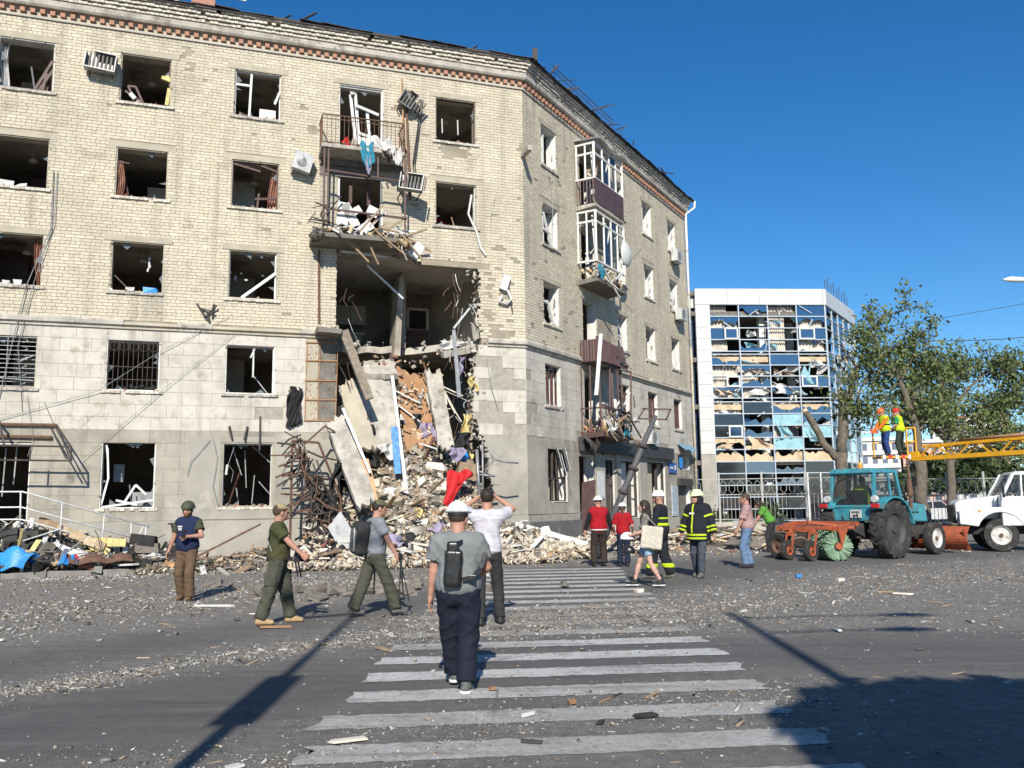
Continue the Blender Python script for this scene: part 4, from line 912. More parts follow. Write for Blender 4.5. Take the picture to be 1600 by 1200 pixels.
    b2 = N.new('ShaderNodeBump'); b2.inputs['Strength'].default_value = .6; b2.inputs['Distance'].default_value = .02; K.new(mul(at, nz(40, 5, .7)), b2.inputs['Height']); K.new(b.outputs[0], b2.inputs['Normal'])
    K.new(b2.outputs[0], p.inputs['Normal'])
ground_nodes(m, (.080, .078, .077), (.112, .109, .106), .85)
m = bpy.data.materials.new('road_paint'); m.use_nodes = True; MAT['road_paint'] = m; ground_nodes(m, (.50, .50, .485), (.60, .60, .58), .95, True)
mat('road_grit', None, .95, var=.2, scale=8, islands=[(.24,.225,.20),(.34,.32,.285),(.16,.15,.135),(.40,.38,.345),(.28,.24,.19),(.09,.087,.083),(.37,.355,.33),(.50,.485,.46),(.21,.19,.165),(.25,.19,.135)])
mat('soil', (.12, .11, .095), .95, var=.3, scale=.4, bump=.3, bscale=4)
def dust_sheet(name, xs, ys, z, material, parent=None, tf=None):
    X, Y = np.meshgrid(xs, ys, indexing='ij')
    if tf: X, Y = tf(X, Y)
    nx, ny = len(xs), len(ys); V = np.stack([X.ravel(), Y.ravel(), np.full(X.size, z)], 1)
    if name == 'crosswalk_stripe':      # ragged painted edges
        e = V.reshape(nx, ny, 3); rg = np.random.default_rng(int(abs(V[0, 1])*100)); e[:, 0, 1] += rg.normal(0, .011, nx); e[:, -1, 1] += rg.normal(0, .011, nx); e[0, :, 0] += rg.normal(0, .03, ny); e[-1, :, 0] += rg.normal(0, .03, ny); V = e.reshape(-1, 3)
    I = np.arange(nx*ny).reshape(nx, ny); F = np.stack([I[:-1, :-1], I[1:, :-1], I[1:, 1:], I[:-1, 1:]], -1).reshape(-1, 4)
    me = bpy.data.meshes.new(name); me.from_pydata(V.tolist(), [], F.tolist()); me.materials.append(MAT[material])
    at = me.attributes.new('dust', 'FLOAT', 'POINT'); at.data.foreach_set('value', dust(X.ravel(), Y.ravel()).astype(np.float32))
    return new_obj(name, me, parent)
m = MB(); R0 = 900; m.add([(R0*math.cos(a*PI/18), R0*math.sin(a*PI/18), -.02) for a in range(36)], [tuple(range(36))])
tag(m.build('ground', 'soil'), kind='structure')
road = tag(dust_sheet('road', np.arange(-32, 34.1, .22), np.arange(-14, 50, .22), 0.0, 'asphalt'), kind='structure')
for k in range(-5, 15):
    y0 = 9.6+.86*k
    if y0 < 5.0: pass
    e0 = random.uniform(-.05, .05); e1 = random.uniform(-.05, .05)
    st = dust_sheet('crosswalk_stripe', np.linspace(0, 1, 64), np.linspace(0, .42, 5), .004, 'road_paint', road,
        lambda A, B: (-1.45 + .006*(y0-8) + e0 + A*(3.62+.022*(y0-8)+e1-e0), y0-.21+B + .095*(A*3.62-1.8)))
# pavement before the block, with kerb stones
KN = 2.75
pv = MB()
nk = KN*TANM
def PW(s, u, n, z): return W(s, u, z, n)
pv.prism([W('L', -34, -.3, 0), W('L', -34, -.3, KN), W('L', nk, -.3, KN), W('L', 0, -.3, 0)], (0, 0, .42))
pv.prism([W('R', 0, -.3, 0), W('R', -nk, -.3, KN), W('R', 40, -.3, KN), W('R', 40, -.3, 0)], (0, 0, .419))
pave = tag(pv.build('pavement', 'dark_concrete'), kind='structure')
mat('kerb', (.20,.19,.175), .92, var=.3, scale=4, bump=.3)
def kerb(s, u, L):
    m = MB(); j = random.uniform(-.02, .02); t = random.uniform(-.03, .03)
    m.hexa([W(s,u,-.2,KN+.17+j), W(s,u+L,-.2,KN+.17+t), W(s,u+L,-.2,KN+.003), W(s,u,-.2,KN+.003), W(s,u,.14+t*.5,KN+.16+j), W(s,u+L,.14,KN+.16+t), W(s,u+L,.145,KN+.003), W(s,u,.145+t*.5,KN+.003)])
    return m.build('kerb_stone', 'kerb', pave, bevel=.012)
u = -20.0
while u < nk-.4: kerb('L', u, .96); u += .98
u = -nk+.3
while u < 24: kerb('R', u, .96); u += .98

# ================================================================ RUBBLE
def chips(n, xs, ys, size, tilt, flat, zf=None, jit=.35, aspect=(1, 3)):
    """n small broken bits as one vertex/face set (numpy)"""
    r = RNG; base = np.array([(-1,-1,-1),(1,-1,-1),(1,1,-1),(-1,1,-1),(-1,-1,1),(1,-1,1),(1,1,1),(-1,1,1)], float)*.5
    P = base[None]*(1-r.random((n, 8, 3))*jit*2)
    a = r.uniform(*aspect, n)
    P = P*np.stack([size*a, size, size*flat], 1)[:, None, :]
    th = r.uniform(0, 6.283, n); tx = r.normal(0, tilt, n); ty = r.normal(0, tilt, n)
    x, y, z = P[..., 0], P[..., 1], P[..., 2]
    c, s = np.cos(tx)[:, None], np.sin(tx)[:, None]; y, z = y*c-z*s, y*s+z*c
    c, s = np.cos(ty)[:, None], np.sin(ty)[:, None]; x, z = x*c+z*s, -x*s+z*c
    c, s = np.cos(th)[:, None], np.sin(th)[:, None]; x, y = x*c-y*s, x*s+y*c
    zz = (zf if zf is not None else np.zeros(n)) + size*flat*.35
    V = np.stack([x+xs[:, None], y+ys[:, None], z+zz[:, None]], -1).reshape(-1, 3)
    f = np.array([(0,3,2,1),(4,5,6,7),(0,1,5,4),(1,2,6,5),(2,3,7,6),(3,0,4,7)])
    F = (f[None]+8*np.arange(n)[:, None, None]).reshape(-1, 4)
    return V, F
def np_obj(name, V, F, material, parent=None, smooth=False):
    me = bpy.data.meshes.new(name); me.vertices.add(len(V)); me.vertices.foreach_set('co', np.ascontiguousarray(V, np.float32).ravel())
    k = F.shape[1]; me.loops.add(F.size); me.loops.foreach_set('vertex_index', np.ascontiguousarray(F, np.int32).ravel())
    me.polygons.add(len(F)); me.polygons.foreach_set('loop_start', np.arange(0, F.size, k, dtype=np.int32))
    if smooth: me.polygons.foreach_set('use_smooth', np.ones(len(F), bool))
    me.update(calc_edges=True); me.validate(); me.materials.append(MAT[material] if isinstance(material, str) else material)
    return new_obj(name, me, parent)
# litter over the road, thick where the sweeper has not passed
def scatter(n, x0, x1, y0, y1, near):
    xs = RNG.uniform(x0, x1, n*4); ys = y0 + (y1-y0)*RNG.random(n*4)**(1.5 if near else 1.0)
    k = RNG.random(n*4) < dust(xs, ys)**1.7*(.25+.75*(wob(xs, ys, 3.5)+.3*RNG.normal(size=n*4) > .02)); k &= np.abs(xs) < ys*.75+3
    return xs[k][:n], ys[k][:n]
xs, ys = scatter(30000, -14, 20, 4.5, 27, True); n = len(xs)
sz = np.exp(RNG.normal(math.log(.0065), .65, n))*(1+.03*ys); sz = np.clip(sz, .004, .08)
tag(np_obj('scattered_debris', *chips(n, xs, ys, sz, .25, .45), 'road_grit'), 'pale chips of plaster, brick and glass strewn over the asphalt', 'debris', kind='stuff')
xs, ys = scatter(11000, -14, 22, 9, 29, False); n = len(xs); sz = np.clip(np.exp(RNG.normal(math.log(.013), .55, n)), .006, .1)
tag(np_obj('scattered_debris', *chips(n, xs, ys, sz, .3, .4), 'road_grit'), 'cream grit and plaster crumbs in drifts across the road', 'debris', kind='stuff')
xs, ys = scatter(900, -12, 18, 5, 26, False); n = len(xs); sz = np.clip(np.exp(RNG.normal(math.log(.009), .45, n)), .005, .03)
tag(np_obj('scattered_splinter', *chips(n, xs, ys, sz, .08, .5, None, .15, (5, 18)), 'wood'), 'thin wood splinters lying on the asphalt', 'debris', kind='stuff')
# drifts the sweeper has pushed aside
def drift(pts, width, n, s0, label):
    P = np.array(pts, float); t = RNG.uniform(0, len(P)-1, n); i = np.minimum(t.astype(int), len(P)-2); q = P[i]+(P[i+1]-P[i])*(t-i)[:, None]
    xs = q[:, 0]+RNG.normal(0, width, n)*.6; ys = q[:, 1]+RNG.normal(0, width, n); k = wob(xs, ys, 2.6)+.5*RNG.random(n) > .05; xs, ys = xs[k], ys[k]; n = len(xs)
    sz = np.clip(np.exp(RNG.normal(math.log(s0), .55, n)), .005, .07); tag(np_obj('grit_drift', *chips(n, xs, ys, sz, .3, .45), 'road_grit'), label, 'debris', kind='stuff')
drift([(-6.2, 6.0), (-4.6, 8.0), (-3.4, 9.4), (-1.5, 11.3)], .28, 7500, .0105, 'narrow drift of grit crossing the pole shadow')
drift([(-1.6, 11.6), (.4, 12.3), (2.4, 13.2), (4.4, 15.0), (7.4, 17.6), (12, 19.6)], .95, 16000, .0125, 'broad drift of grit covering the middle of the crossing')
drift([(-9.5, 11.5), (-7, 14.5), (-4.8, 17.5), (-3.2, 20)], 1.3, 8000, .02, 'field of grit and crumbs left of the walking men')
drift([(-3.2, 5.4), (-1.4, 5.9), (.6, 7.1), (2.6, 7.6)], .42, 5000, .0085, 'thin drift of grit on the near stripes')
drift([(-11, 20.5), (-8, 22), (-5, 23.2), (-1, 24.3)], .5, 5000, .03, 'crumbs along the kerb below the block')
# larger pieces that can be told apart
GROUP_G = 'larger scraps on the road'
def scrap(x, y, L, w, a, material, label, h=.02, z=.01, cat='scrap'):
    m = MB(); m.chunk((0, 0, h/2), (L, w, h), rot(random.uniform(-.06, .06), random.uniform(-.06, .06), 0), .14)
    o = m.build('debris_piece', material); o.location = (x, y, z); o.rotation_euler = (0, 0, a); tag(o, label, cat, GROUP_G); return o
scrap(.98, 6.9, .2, .11, .3, 'burnt', 'black crumpled scrap on the zebra crossing at the right', .02)
scrap(.62, 6.72, .09, .05, 1.2, 'burnt', 'small black scrap on a white stripe beside a larger one', .015)
scrap(-3.2, 12.0, .5, .1, .35, 'orange_board', 'reddish board lying left of the zebra crossing', .03)
scrap(-2.1, 5.6, .16, .10, .2, 'white_paint', 'curled white scrap at the bottom edge near the pole shadow', .018)
scrap(-1.75, 5.72, .11, .08, 1.0, 'white_cloth', 'small crumpled white paper near the pole shadow', .018)
scrap(-4.9, 14.6, .75, .05, .1, 'white_paint', 'long pale strip on the littered road behind the man in brown trousers', .03)
scrap(-1.15, 6.3, .3, .09, .5, 'rubble_pale', 'pale plaster flake at the left end of the crossing', .02)
scrap(.1, 6.2, .16, .03, -.3, 'dark_steel', 'dark stick on the crossing by the bottom edge', .02)
scrap(5.9, 18.6, .13, .1, 0, 'blue_plastic', 'crumpled bright blue plastic scrap in front of the tractor', .07)
scrap(14.6, 23.4, .9, .45, .2, mat('pink_foam', (.62,.36,.36), .9), 'pink foam sheet on the road under the white truck', .1)
scrap(6.4, 17.6, .16, .11, .4, 'rubble_pale', 'tan stone lump on the road in front of the tractor', .06)
scrap(2.2, 15.9, .16, .12, .4, 'rubble_pale', 'tan brick lump near the far end of the crossing', .07)
scrap(-.2, 7.9, .07, .05, .4, 'orange_board', 'small orange brick bit beside the stout man', .03)
scrap(.45, 7.35, .07, .06, .4, 'orange_board', 'small orange brick bit on the middle of the crossing', .03)
for k in range(70):
    x, y = random.uniform(-9, 13), random.uniform(6, 24)
    if float(dust(x, y)) < .35: continue
    scrap(x, y, random.uniform(.1, .38), random.uniform(.02, .08), random.uniform(0, 3), *random.choice((('wood', 'short splintered wood board among the road litter'), ('rubble_pale', 'cream plaster scrap among the road litter'), ('white_paint', 'thin white strip among the road litter'), ('concrete', 'grey concrete flake among the road litter'), ('rubble_dark', 'black scrap among the road litter'))), random.uniform(.01, .03))
# asphalt lifted round a shallow crater behind the three men
ba = thing('broken_asphalt', 'heap of black broken asphalt lumps behind the three walking men', 'rubble', (-2.4, 17.2, 0))
for k in range(52):
    x, y = random.gauss(0, 1.5), random.gauss(0, .8)
    m = MB(); m.chunk((0, 0, .07), (random.uniform(.15, .5), random.uniform(.1, .35), random.uniform(.05, .16)), rot(random.uniform(-.4, .4), random.uniform(-.4, .4), 0), .25)
    o = m.build('asphalt_lump', 'rubble_dark', ba); o.location = (x, y, 0); o.rotation_euler = (0, 0, random.uniform(0, 6))
scrap(-1.15, 16.6, .75, .45, .5, 'concrete', 'pale slab leaning on the broken asphalt behind the man with the backpack', .06, .08)
scrap(-2.35, 17.6, .5, .3, .2, 'concrete', 'pale flat piece on the broken asphalt heap', .05, .1)

# ---- the heap in the breach
def heap_z(u, n):
    prof = npi(n, [(-5, 5.6), (-2.6, 5.5), (-1.2, 4.6), (0, 3.25), (.8, 2.05), (1.7, 1.0), (2.6, .42), (3.6, .08), (5, 0)])
    cu = -3.55 - .1*np.maximum(n, 0); wdt = 2.75 + 1.05*np.maximum(n, 0)
    q = np.clip(1-np.abs((u-cu)/wdt)**2.2, 0, 1)
    bump = .16*np.sin(u*2.9+n*1.3)+.12*np.sin(u*5.3-n*3.7+1)+.08*np.sin(u*9+n*8)
    return prof*q + bump*np.clip(prof*q*1.5, 0, 1)
hp = thing('rubble_heap', 'tall heap of broken masonry and boards spilling from the breach in the block', 'rubble', W('L', -3.6, 0, 1.2))
def hpart(m, name, material, **kw):
    o = m.build(name, material, hp); o.matrix_parent_inverse = Matrix.Translation(-Vector(hp.location)); tag(o, **kw); return o
m = MB(); m.sheet(lambda p, q: (lambda u, n: W('L', u, float(heap_z(u, n))+.1*random.random()-(.14 if heap_z(u, n) < .12 else .03), n))(-8.3+8.4*p, -3.0+8.2*q), 70, 66); hpart(m, 'heap_core', 'rubble_dark')
def on_heap(cnt, u0, u1, n0, n1):
    u = RNG.uniform(u0, u1, cnt*2); n = RNG.uniform(n0, n1, cnt*2); z = heap_z(u, n); k = z > .04
    return u[k][:cnt], n[k][:cnt], z[k][:cnt]
for cnt, mt, s0, flat, asp, til in ((9000, 'rubble_pale', .05, .6, (1, 2.2), .7), (6000, 'rubble_mix', .055, .4, (1, 3.2), .6), (1700, 'wood', .03, .5, (4, 16), .4), (1600, 'rubble_dark', .06, .5, (1, 3), .6), (420, 'brick', .12, .7, (1.8, 2.1), .8)):
    u, n, z = on_heap(cnt, -8.0, -.2, -2.4, 4.2); k = len(u)
    d = DIR['L']; xs = CX+u*d[0]+n*d[1]; ys = CY+u*d[1]-n*d[0]
    sz = np.clip(np.exp(RNG.normal(math.log(s0), .5 if mt != 'brick' else .08, k)), .018, .26)
    V, F = chips(k, xs, ys, sz, til, flat, z+RNG.uniform(-.03, .07, k), .3, asp)
    o = np_obj('small_rubble', V, F, mt, hp); o.matrix_parent_inverse = Matrix.Translation(-Vector(hp.location)); tag(o, kind='stuff')
for k in range(150):
    u, n = random.gauss(-3.6, 1.6), random.uniform(-1.6, 3.2); z = float(heap_z(u, n))
    if z < .05: continue
    q = random.uniform(.2, .5); m = MB(); m.chunk(W('L', u, z+.06, n), (q*random.uniform(1, 1.6), q*.8, q*random.uniform(.25, .6)), rot(random.gauss(0, .5), random.gauss(0, .5), random.uniform(0, 6)), .25); hpart(m, 'masonry_chunk', random.choice(('rubble_pale', 'rubble_pale', 'rubble_mix', 'concrete')))
for k in range(120):
    u, n = random.gauss(-3.8, 1.9), random.uniform(-1.4, 3.6); z = float(heap_z(u, n))
    if z < .03: continue
    L = random.uniform(.5, 1.7); a = random.uniform(0, 6.28); e = random.gauss(0, .35); p = W('L', u, z+.12, n)
    dv = Vector((math.cos(a)*math.cos(e), math.sin(a)*math.cos(e), math.sin(e)))*L/2
    m = MB(); m.bar(p-dv, p+dv, random.uniform(.04, .16), random.uniform(.02, .05)); hpart(m, 'plank', random.choice(('wood', 'wood', 'wood', 'white_paint', 'rubble_pale')))
for k, (u, n, dz, mt, sx) in enumerate(((-4.6, .9, .2, 'white_cloth', .5), (-3.4, 1.9, .1, 'lilac_cloth', .5), (-2.3, .6, .2, 'white_cloth', .4), (-5.2, 1.5, .2, 'black_cloth', .5), (-3.0, .2, .2, 'black_cloth', .6), (-4.3, 2.4, .1, 'black_cloth', .7), (-2.0, 1.6, .1, 'white_cloth', .4), (-4.9, 2.6, .1, 'lilac_cloth', .6), (-3.9, -.4, .4, 'lilac_cloth', .5), (-3.8, 1.5, .15, 'yellow_foam', .25), (-1.9, -.3, .9, 'yellow_foam', .3))):
    z = float(heap_z(u, n)); m = MB(); ph = random.uniform(0, 6)
    m.sheet(lambda p, q: W('L', u+sx*(p-.5)+.06*math.sin(q*6+ph), z+dz+.12*math.sin(p*5+ph)*math.sin(q*4+ph)+.25*(q-.5), n+.5*sx*(.5-q)+.1*math.sin(p*8+ph)), 9, 9, .01); hpart(m, 'crumpled_cloth', mt)
# ---- big pieces leaning in the breach: each a thing
def panel(name, label, cat, T0, T1, B0, B1, material, th=.14, rough=.05, nu=8, nv=10, edge=.05, group=None):
    """slab between two top and two bottom corners given as (u,z,n); broken, uneven outline"""
    T0, T1, B0, B1 = [W('L', *q) for q in (T0, T1, B0, B1)]; rr = random.Random(len(label)); c = (T0+T1+B0+B1)/4
    E0 = [rr.uniform(-edge, edge) for _ in range(nu+1)]; E1 = [rr.uniform(-edge, edge) for _ in range(nu+1)]; S0 = [rr.uniform(-edge, edge) for _ in range(nv+1)]; S1 = [rr.uniform(-edge, edge) for _ in range(nv+1)]
    H = Vector((0, 0, 0)); m = MB()
    def fn(p, q):
        i, j = round(p*nu), round(q*nv); qq = q + (E0[i] if j == 0 else E1[i] if j == nv else 0); pp = p + (S0[j] if i == 0 else S1[j] if i == nu else 0)
        a = T0.lerp(T1, pp); b = B0.lerp(B1, pp); return a.lerp(b, qq) - c + Vector((0, rr.uniform(-.01, .01)*rough*10, 0))
    m.sheet(fn, nu, nv, th); o = m.build(name, material); o.location = c; return tag(o, label, cat, group)
panel('plaster_slab', 'broad cream plaster slab leaning left of the brown board in the breach', 'slab', (-5.35, 5.75, -1.0), (-4.35, 5.75, -1.1), (-5.15, 3.1, .25), (-4.15, 3.1, .2), 'concrete', .2)
panel('particle_board', 'rust-brown board sloping down the middle of the breach', 'board', (-4.1, 6.05, -1.4), (-3.0, 5.65, -1.3), (-3.95, 3.3, .15), (-3.1, 3.4, .1), 'orange_board', .05, .1)
panel('concrete_strip', 'long pale concrete strip leaning right of the brown board in the breach', 'slab', (-3.12, 5.8, -1.0), (-2.62, 5.8, -1.0), (-3.05, 3.2, .5), (-2.55, 3.25, .5), 'concrete', .14)
panel('leaning_slab', 'tall grey concrete panel leaning on the wall left of the rubble heap', 'slab', (-6.42, 4.0, .35), (-5.85, 4.15, .3), (-5.75, 1.5, 2.0), (-5.2, 1.65, 1.9), 'concrete', .16)
panel('wall_fragment', 'cream wall fragment standing just inside the left edge of the breach', 'slab', (-5.95, 5.2, -.5), (-5.45, 5.4, -.5), (-5.55, 3.2, .7), (-4.95, 3.2, .6), 'lintel', .14)
panel('white_board', 'white board standing on its corner at the foot of the heap', 'board', (-6.55, 1.02, 2.3), (-6.2, 1.45, 2.2), (-6.1, .18, 2.6), (-5.75, .65, 2.4), mat('grey_board', (.40,.405,.40), .7, var=.15, stain=[((.22,.21,.19), 3, .55, .7)]), .03, .02, edge=.02)
panel('black_sheet', 'charred black sheet hanging in the left of the breach', 'sheet', (-6.0, 4.6, -.2), (-5.3, 4.7, -.4), (-5.9, 2.8, .3), (-4.9, 2.7, .4), 'burnt', .03, .3)
panel('roof_slab', 'cracked pale slab lying across the top of the rubble heap', 'slab', (-5.0, 6.05, -1.7), (-4.0, 6.2, -1.7), (-5.1, 5.5, -.7), (-4.1, 5.55, -.7), 'concrete', .18)
panel('floor_edge', 'broken floor edge jutting out under the open room on the right', 'slab', (-2.6, 6.5, -1.2), (-1.6, 6.65, -.6), (-2.7, 6.2, -.3), (-1.65, 6.4, .0), 'concrete', .2)
panel('yellow_board', 'peach-coloured board standing at the left of the heap', 'board', (-5.55, 2.9, 1.2), (-5.3, 2.95, 1.2), (-5.4, 1.5, 1.8), (-5.05, 1.5, 1.8), mat('peach', (.55,.32,.17), .8), .04)
def beam(name, label, cat, a, b, w, h, material, extra=None):
    A, B = W('L', *a), W('L', *b); c = B; m = MB(); k = 7; 
    for i in range(k):
        p, q = A.lerp(B, i/k)-c, A.lerp(B, (i+1)/k)-c; m.bar(p+Vector((random.uniform(-.006, .006),)*3), q, w*random.uniform(.9, 1.08), h*random.uniform(.9, 1.08), up=(-.32, .94, 0))
    o = m.build(name, material); o.location = c; return tag(o, label, cat)
beam('fallen_beam', 'weathered beam fallen from the broken balcony into the breach', 'beam', (-5.95, 6.75, .5), (-5.2, 4.7, .75), .26, .2, mat('grey_wood', (.24,.20,.155), .9, var=.35, scale=9))
beam('pale_post', 'pale post standing upright in the middle of the rubble heap', 'post', (-4.42, 5.5, .2), (-4.15, 1.9, 1.1), .1, .08, 'white_paint')
beam('blue_strip', 'bright blue and white strip beside the pale post in the heap', 'panel', (-4.45, 3.9, .75), (-4.38, 2.5, .95), .2, .03, mat('blue_print', (.10,.28,.58), .6, var=.4, scale=9))
beam('leaning_plank', 'pale plank leaning against the grey panel left of the heap', 'plank', (-6.0, 4.4, .9), (-5.3, 2.5, 1.6), .08, .04, 'white_paint')
beam('ceiling_lath', 'white lath hanging from the ceiling of the open room', 'lath', (-5.1, 9.1, -.5), (-3.9, 8.15, -.7), .06, .04, 'white_paint')
beam('hanging_strip', 'pale torn strip hanging at the right edge of the breach', 'strip', (-1.9, 7.8, .05), (-2.45, 7.1, .1), .06, .03, 'pale_steel')
beam('hanging_strip', 'long pale strip hanging down the right side of the breach', 'strip', (-2.45, 7.05, .1), (-2.3, 4.9, .2), .12, .03, 'grey_steel')
beam('ceiling_edge_lath', 'white lath along the top edge of the breach', 'lath', (-6.0, 9.33, .05), (-4.55, 9.24, .1), .06, .05, 'white_paint')
# breach dressing: crumbs, rods, strips and rags along the torn edges and over the slabs
bd = thing('breach_debris', 'torn strips, rods and crumbs hanging along the edges of the breach', 'debris', W('L', -3.6, 4, 0)); rb_ = random.Random(31)
def dress(m, name, material, kind=None):
    o = m.build(name, material, bd); o.matrix_parent_inverse = Matrix.Translation(-Vector(bd.location)); tag(o, kind=kind)
m = MB()
for k in range(260):      # crumbling masonry on the right edge and on the floor edges
    t = rb_.random()
    if t < .45: z = rb_.uniform(3.0, 9.0); u = npi(z, [(2, -1.2), (3.4, -1.45), (4.4, -1.85), (6.2, -1.78), (6.75, -1.5), (7.45, -1.72), (8.1, -1.6), (9.1, -1.64)])+rb_.gauss(.0, .09); p = W('L', float(u), z, rb_.uniform(-.4, .04))
    elif t < .7: u = rb_.gauss(-2.4, .5) if rb_.random() < .5 else rb_.gauss(-5.2, .5); p = W('L', u, SLABS[2]+.2+rb_.random()*.12, rb_.uniform(-2.9, -1.6) if u < -2.6 else rb_.uniform(-1.3, -.1))
    else: u = rb_.uniform(-6.1, -1.7); p = W('L', u, 9.42-rb_.random()*.08, rb_.uniform(-.45, .0))
    q = math.exp(rb_.gauss(math.log(.06), .5)); m.chunk(p, (q*rb_.uniform(1, 2.6), q, q*rb_.uniform(.4, 1)))
dress(m, 'masonry_crumb', 'concrete', 'stuff')
for k in range(44):
    z = rb_.uniform(3.6, 9.2); left = rb_.random() < .3; u = -6.0+rb_.uniform(0, .5) if left else -1.9+rb_.uniform(-.6, .1); p = W('L', u, z, rb_.uniform(-.5, .05)); L = rb_.uniform(.3, 1.3); a = rb_.uniform(-.9, .9)
    q = p+Vector((math.sin(a)*L*.5, -.2*rb_.random(), -math.cos(a)*L)); m = MB(); m.tube([p, p.lerp(q, .5)+Vector((rb_.uniform(-.1, .1), -.05, 0)), q], rb_.uniform(.006, .016), 4); dress(m, 'hanging_rod', rb_.choice(('rust', 'dark_steel', 'grey_steel')))
for k, (u, z, n, w, h, mt) in enumerate(((-2.35, 6.75, -.3, .9, .28, 'white_cloth'), (-2.2, 6.2, .0, .16, .6, 'lilac_cloth'), (-4.75, 5.9, -1.2, .5, .25, 'white_cloth'), (-3.5, 4.4, -.3, .28, .8, 'black_cloth'), (-3.25, 4.1, -.1, .4, .9, 'lilac_cloth'), (-5.75, 4.3, .1, .5, 1.3, 'black_cloth'), (-5.2, 4.0, .2, .45, 1.2, 'black_cloth'), (-2.0, 4.4, -.1, .3, .9, 'yellow_foam'), (-2.2, 3.8, .2, .5, .7, 'black_cloth'), (-1.8, 5.6, -.05, .2, .5, 'yellow_foam'), (-4.6, 3.4, .5, .5, .5, 'white_cloth'), (-2.5, 3.3, .6, .5, .45, 'lilac_cloth'))):
    m = MB(); m.sheet(lambda p, q: W('L', u+w*(p-.5)+.06*math.sin(q*6+k), z-h*q*(.75+.25*math.sin(p*6+k)), n+.1*math.sin(p*9+q*3+k)+.12*q), 9, 8, .008); dress(m, 'torn_rag', mt)
for k in range(34):
    u, zz, n = rb_.choice((rb_.uniform(-5.4, -4.2), rb_.uniform(-3.2, -2.4))), 0, rb_.uniform(-1.4, .2); z = 5.85-(n+1.2)*2.0; L = rb_.uniform(.3, 1.2); a = rb_.gauss(1.3, .6); p = W('L', u, z+.14, n+.1); q = W('L', u+math.cos(a)*L, z+.1-math.sin(a)*L*.8, n+.1+math.sin(a)*L*.42)
    m = MB(); m.bar(p, q, rb_.uniform(.03, .12), rb_.uniform(.015, .04)); dress(m, 'loose_board', rb_.choice(('wood', 'wood', 'concrete', 'white_paint', 'rust', 'rubble_pale')))
m = MB()
for k in range(200): u, n = rb_.uniform(-5.3, -2.5), rb_.uniform(-1.5, .3); z = 5.85-(n+1.2)*2.05; q = rb_.uniform(.03, .14); m.chunk(W('L', u, z+.08, n+.06), (q*1.6, q, q*.6))
dress(m, 'slab_crumb', 'rubble_mix', 'stuff')
# remains of the lower balcony
bs = thing('balcony_stump', 'broken balcony stump left of the open room, debris on it', 'balcony', W('L', -6.5, 6.7, .3))
m = MB(); m.chunk(W('L', -6.38, 6.72, .35)-bs.location, (.75, .8, .16), FR('L') @ rot(0, .06, 0), .06); m.build('slab', 'dark_concrete', bs)
m = MB()
for k in range(16): m.chunk(W('L', random.uniform(-6.7, -6.1), 6.84, random.uniform(.1, .7))-bs.location, (.14, .12, .08))
tag(m.build('debris', 'rubble_pale', bs), kind='stuff')
# red cloth on an orange-brown box and a tripod of pipes at the right of the heap
rc = MB(); rc.sheet(lambda p, q: (lambda a: Vector((.62*(p-.5)*(1+.25*math.sin(q*5))+.10*math.sin(q*4)-.1*q, -.3*q+.09*math.sin(p*12+q*4), .82-(.75+.35*math.sin(p*4+.5))*q+.05*math.sin(p*9))))(0), 14, 14, .02)
o = rc.build('red_fabric', 'red_cloth', None, True); o.location = W('L', -2.65, 1.75, 1.25); tag(o, 'bright red cloth draped over the right of the rubble heap', 'cloth')
pf = thing('bent_pipe_frame', 'bent grey pipe frame standing right of the red cloth', 'frame', W('L', -1.95, 1.2, 1.5), math.atan2(DIR['L'][1], DIR['L'][0]))
for pts, r in (([(0, 0, .2), (0, 0, 2.25)], .03), ([(0, 0, 1.9), (.15, 0, 2.1), (.35, 0, 1.7), (.7, 0, 1.62), (1.15, .1, 1.6)], .025), ([(0, 0, 1.2), (.2, 0, 1.5), (.38, 0, 1.72)], .02), ([(-.1, 0, 1.25), (.35, -.1, 1.2)], .03), ([(-.15, .1, 2.0), (-.1, 0, .4)], .05)):
    m = MB(); m.tube(pts, r, 6); m.build('pipe', 'grey_steel', pf, True)
bxo = MB(); bxo.box((0, 0, .25), (.55, .4, .5), rot(.1, .15, .3)); o = bxo.build('carton', 'wood'); o.location = W('L', -2.2, 2.35, .6); tag(o, 'brown broken carton near the top right of the heap', 'box')
bl = MB(); bl.lathe([(.03, -.16), (.12, -.12), (.17, 0), (.12, .12), (.03, .16)], (0, 0, 0), 'Z', 14); o = bl.build('blue_ball', 'blue_plastic', None, True); o.location = W('L', -2.2, 3.05, .3); tag(o, 'shiny blue ball on the rubble near the right edge', 'ball')
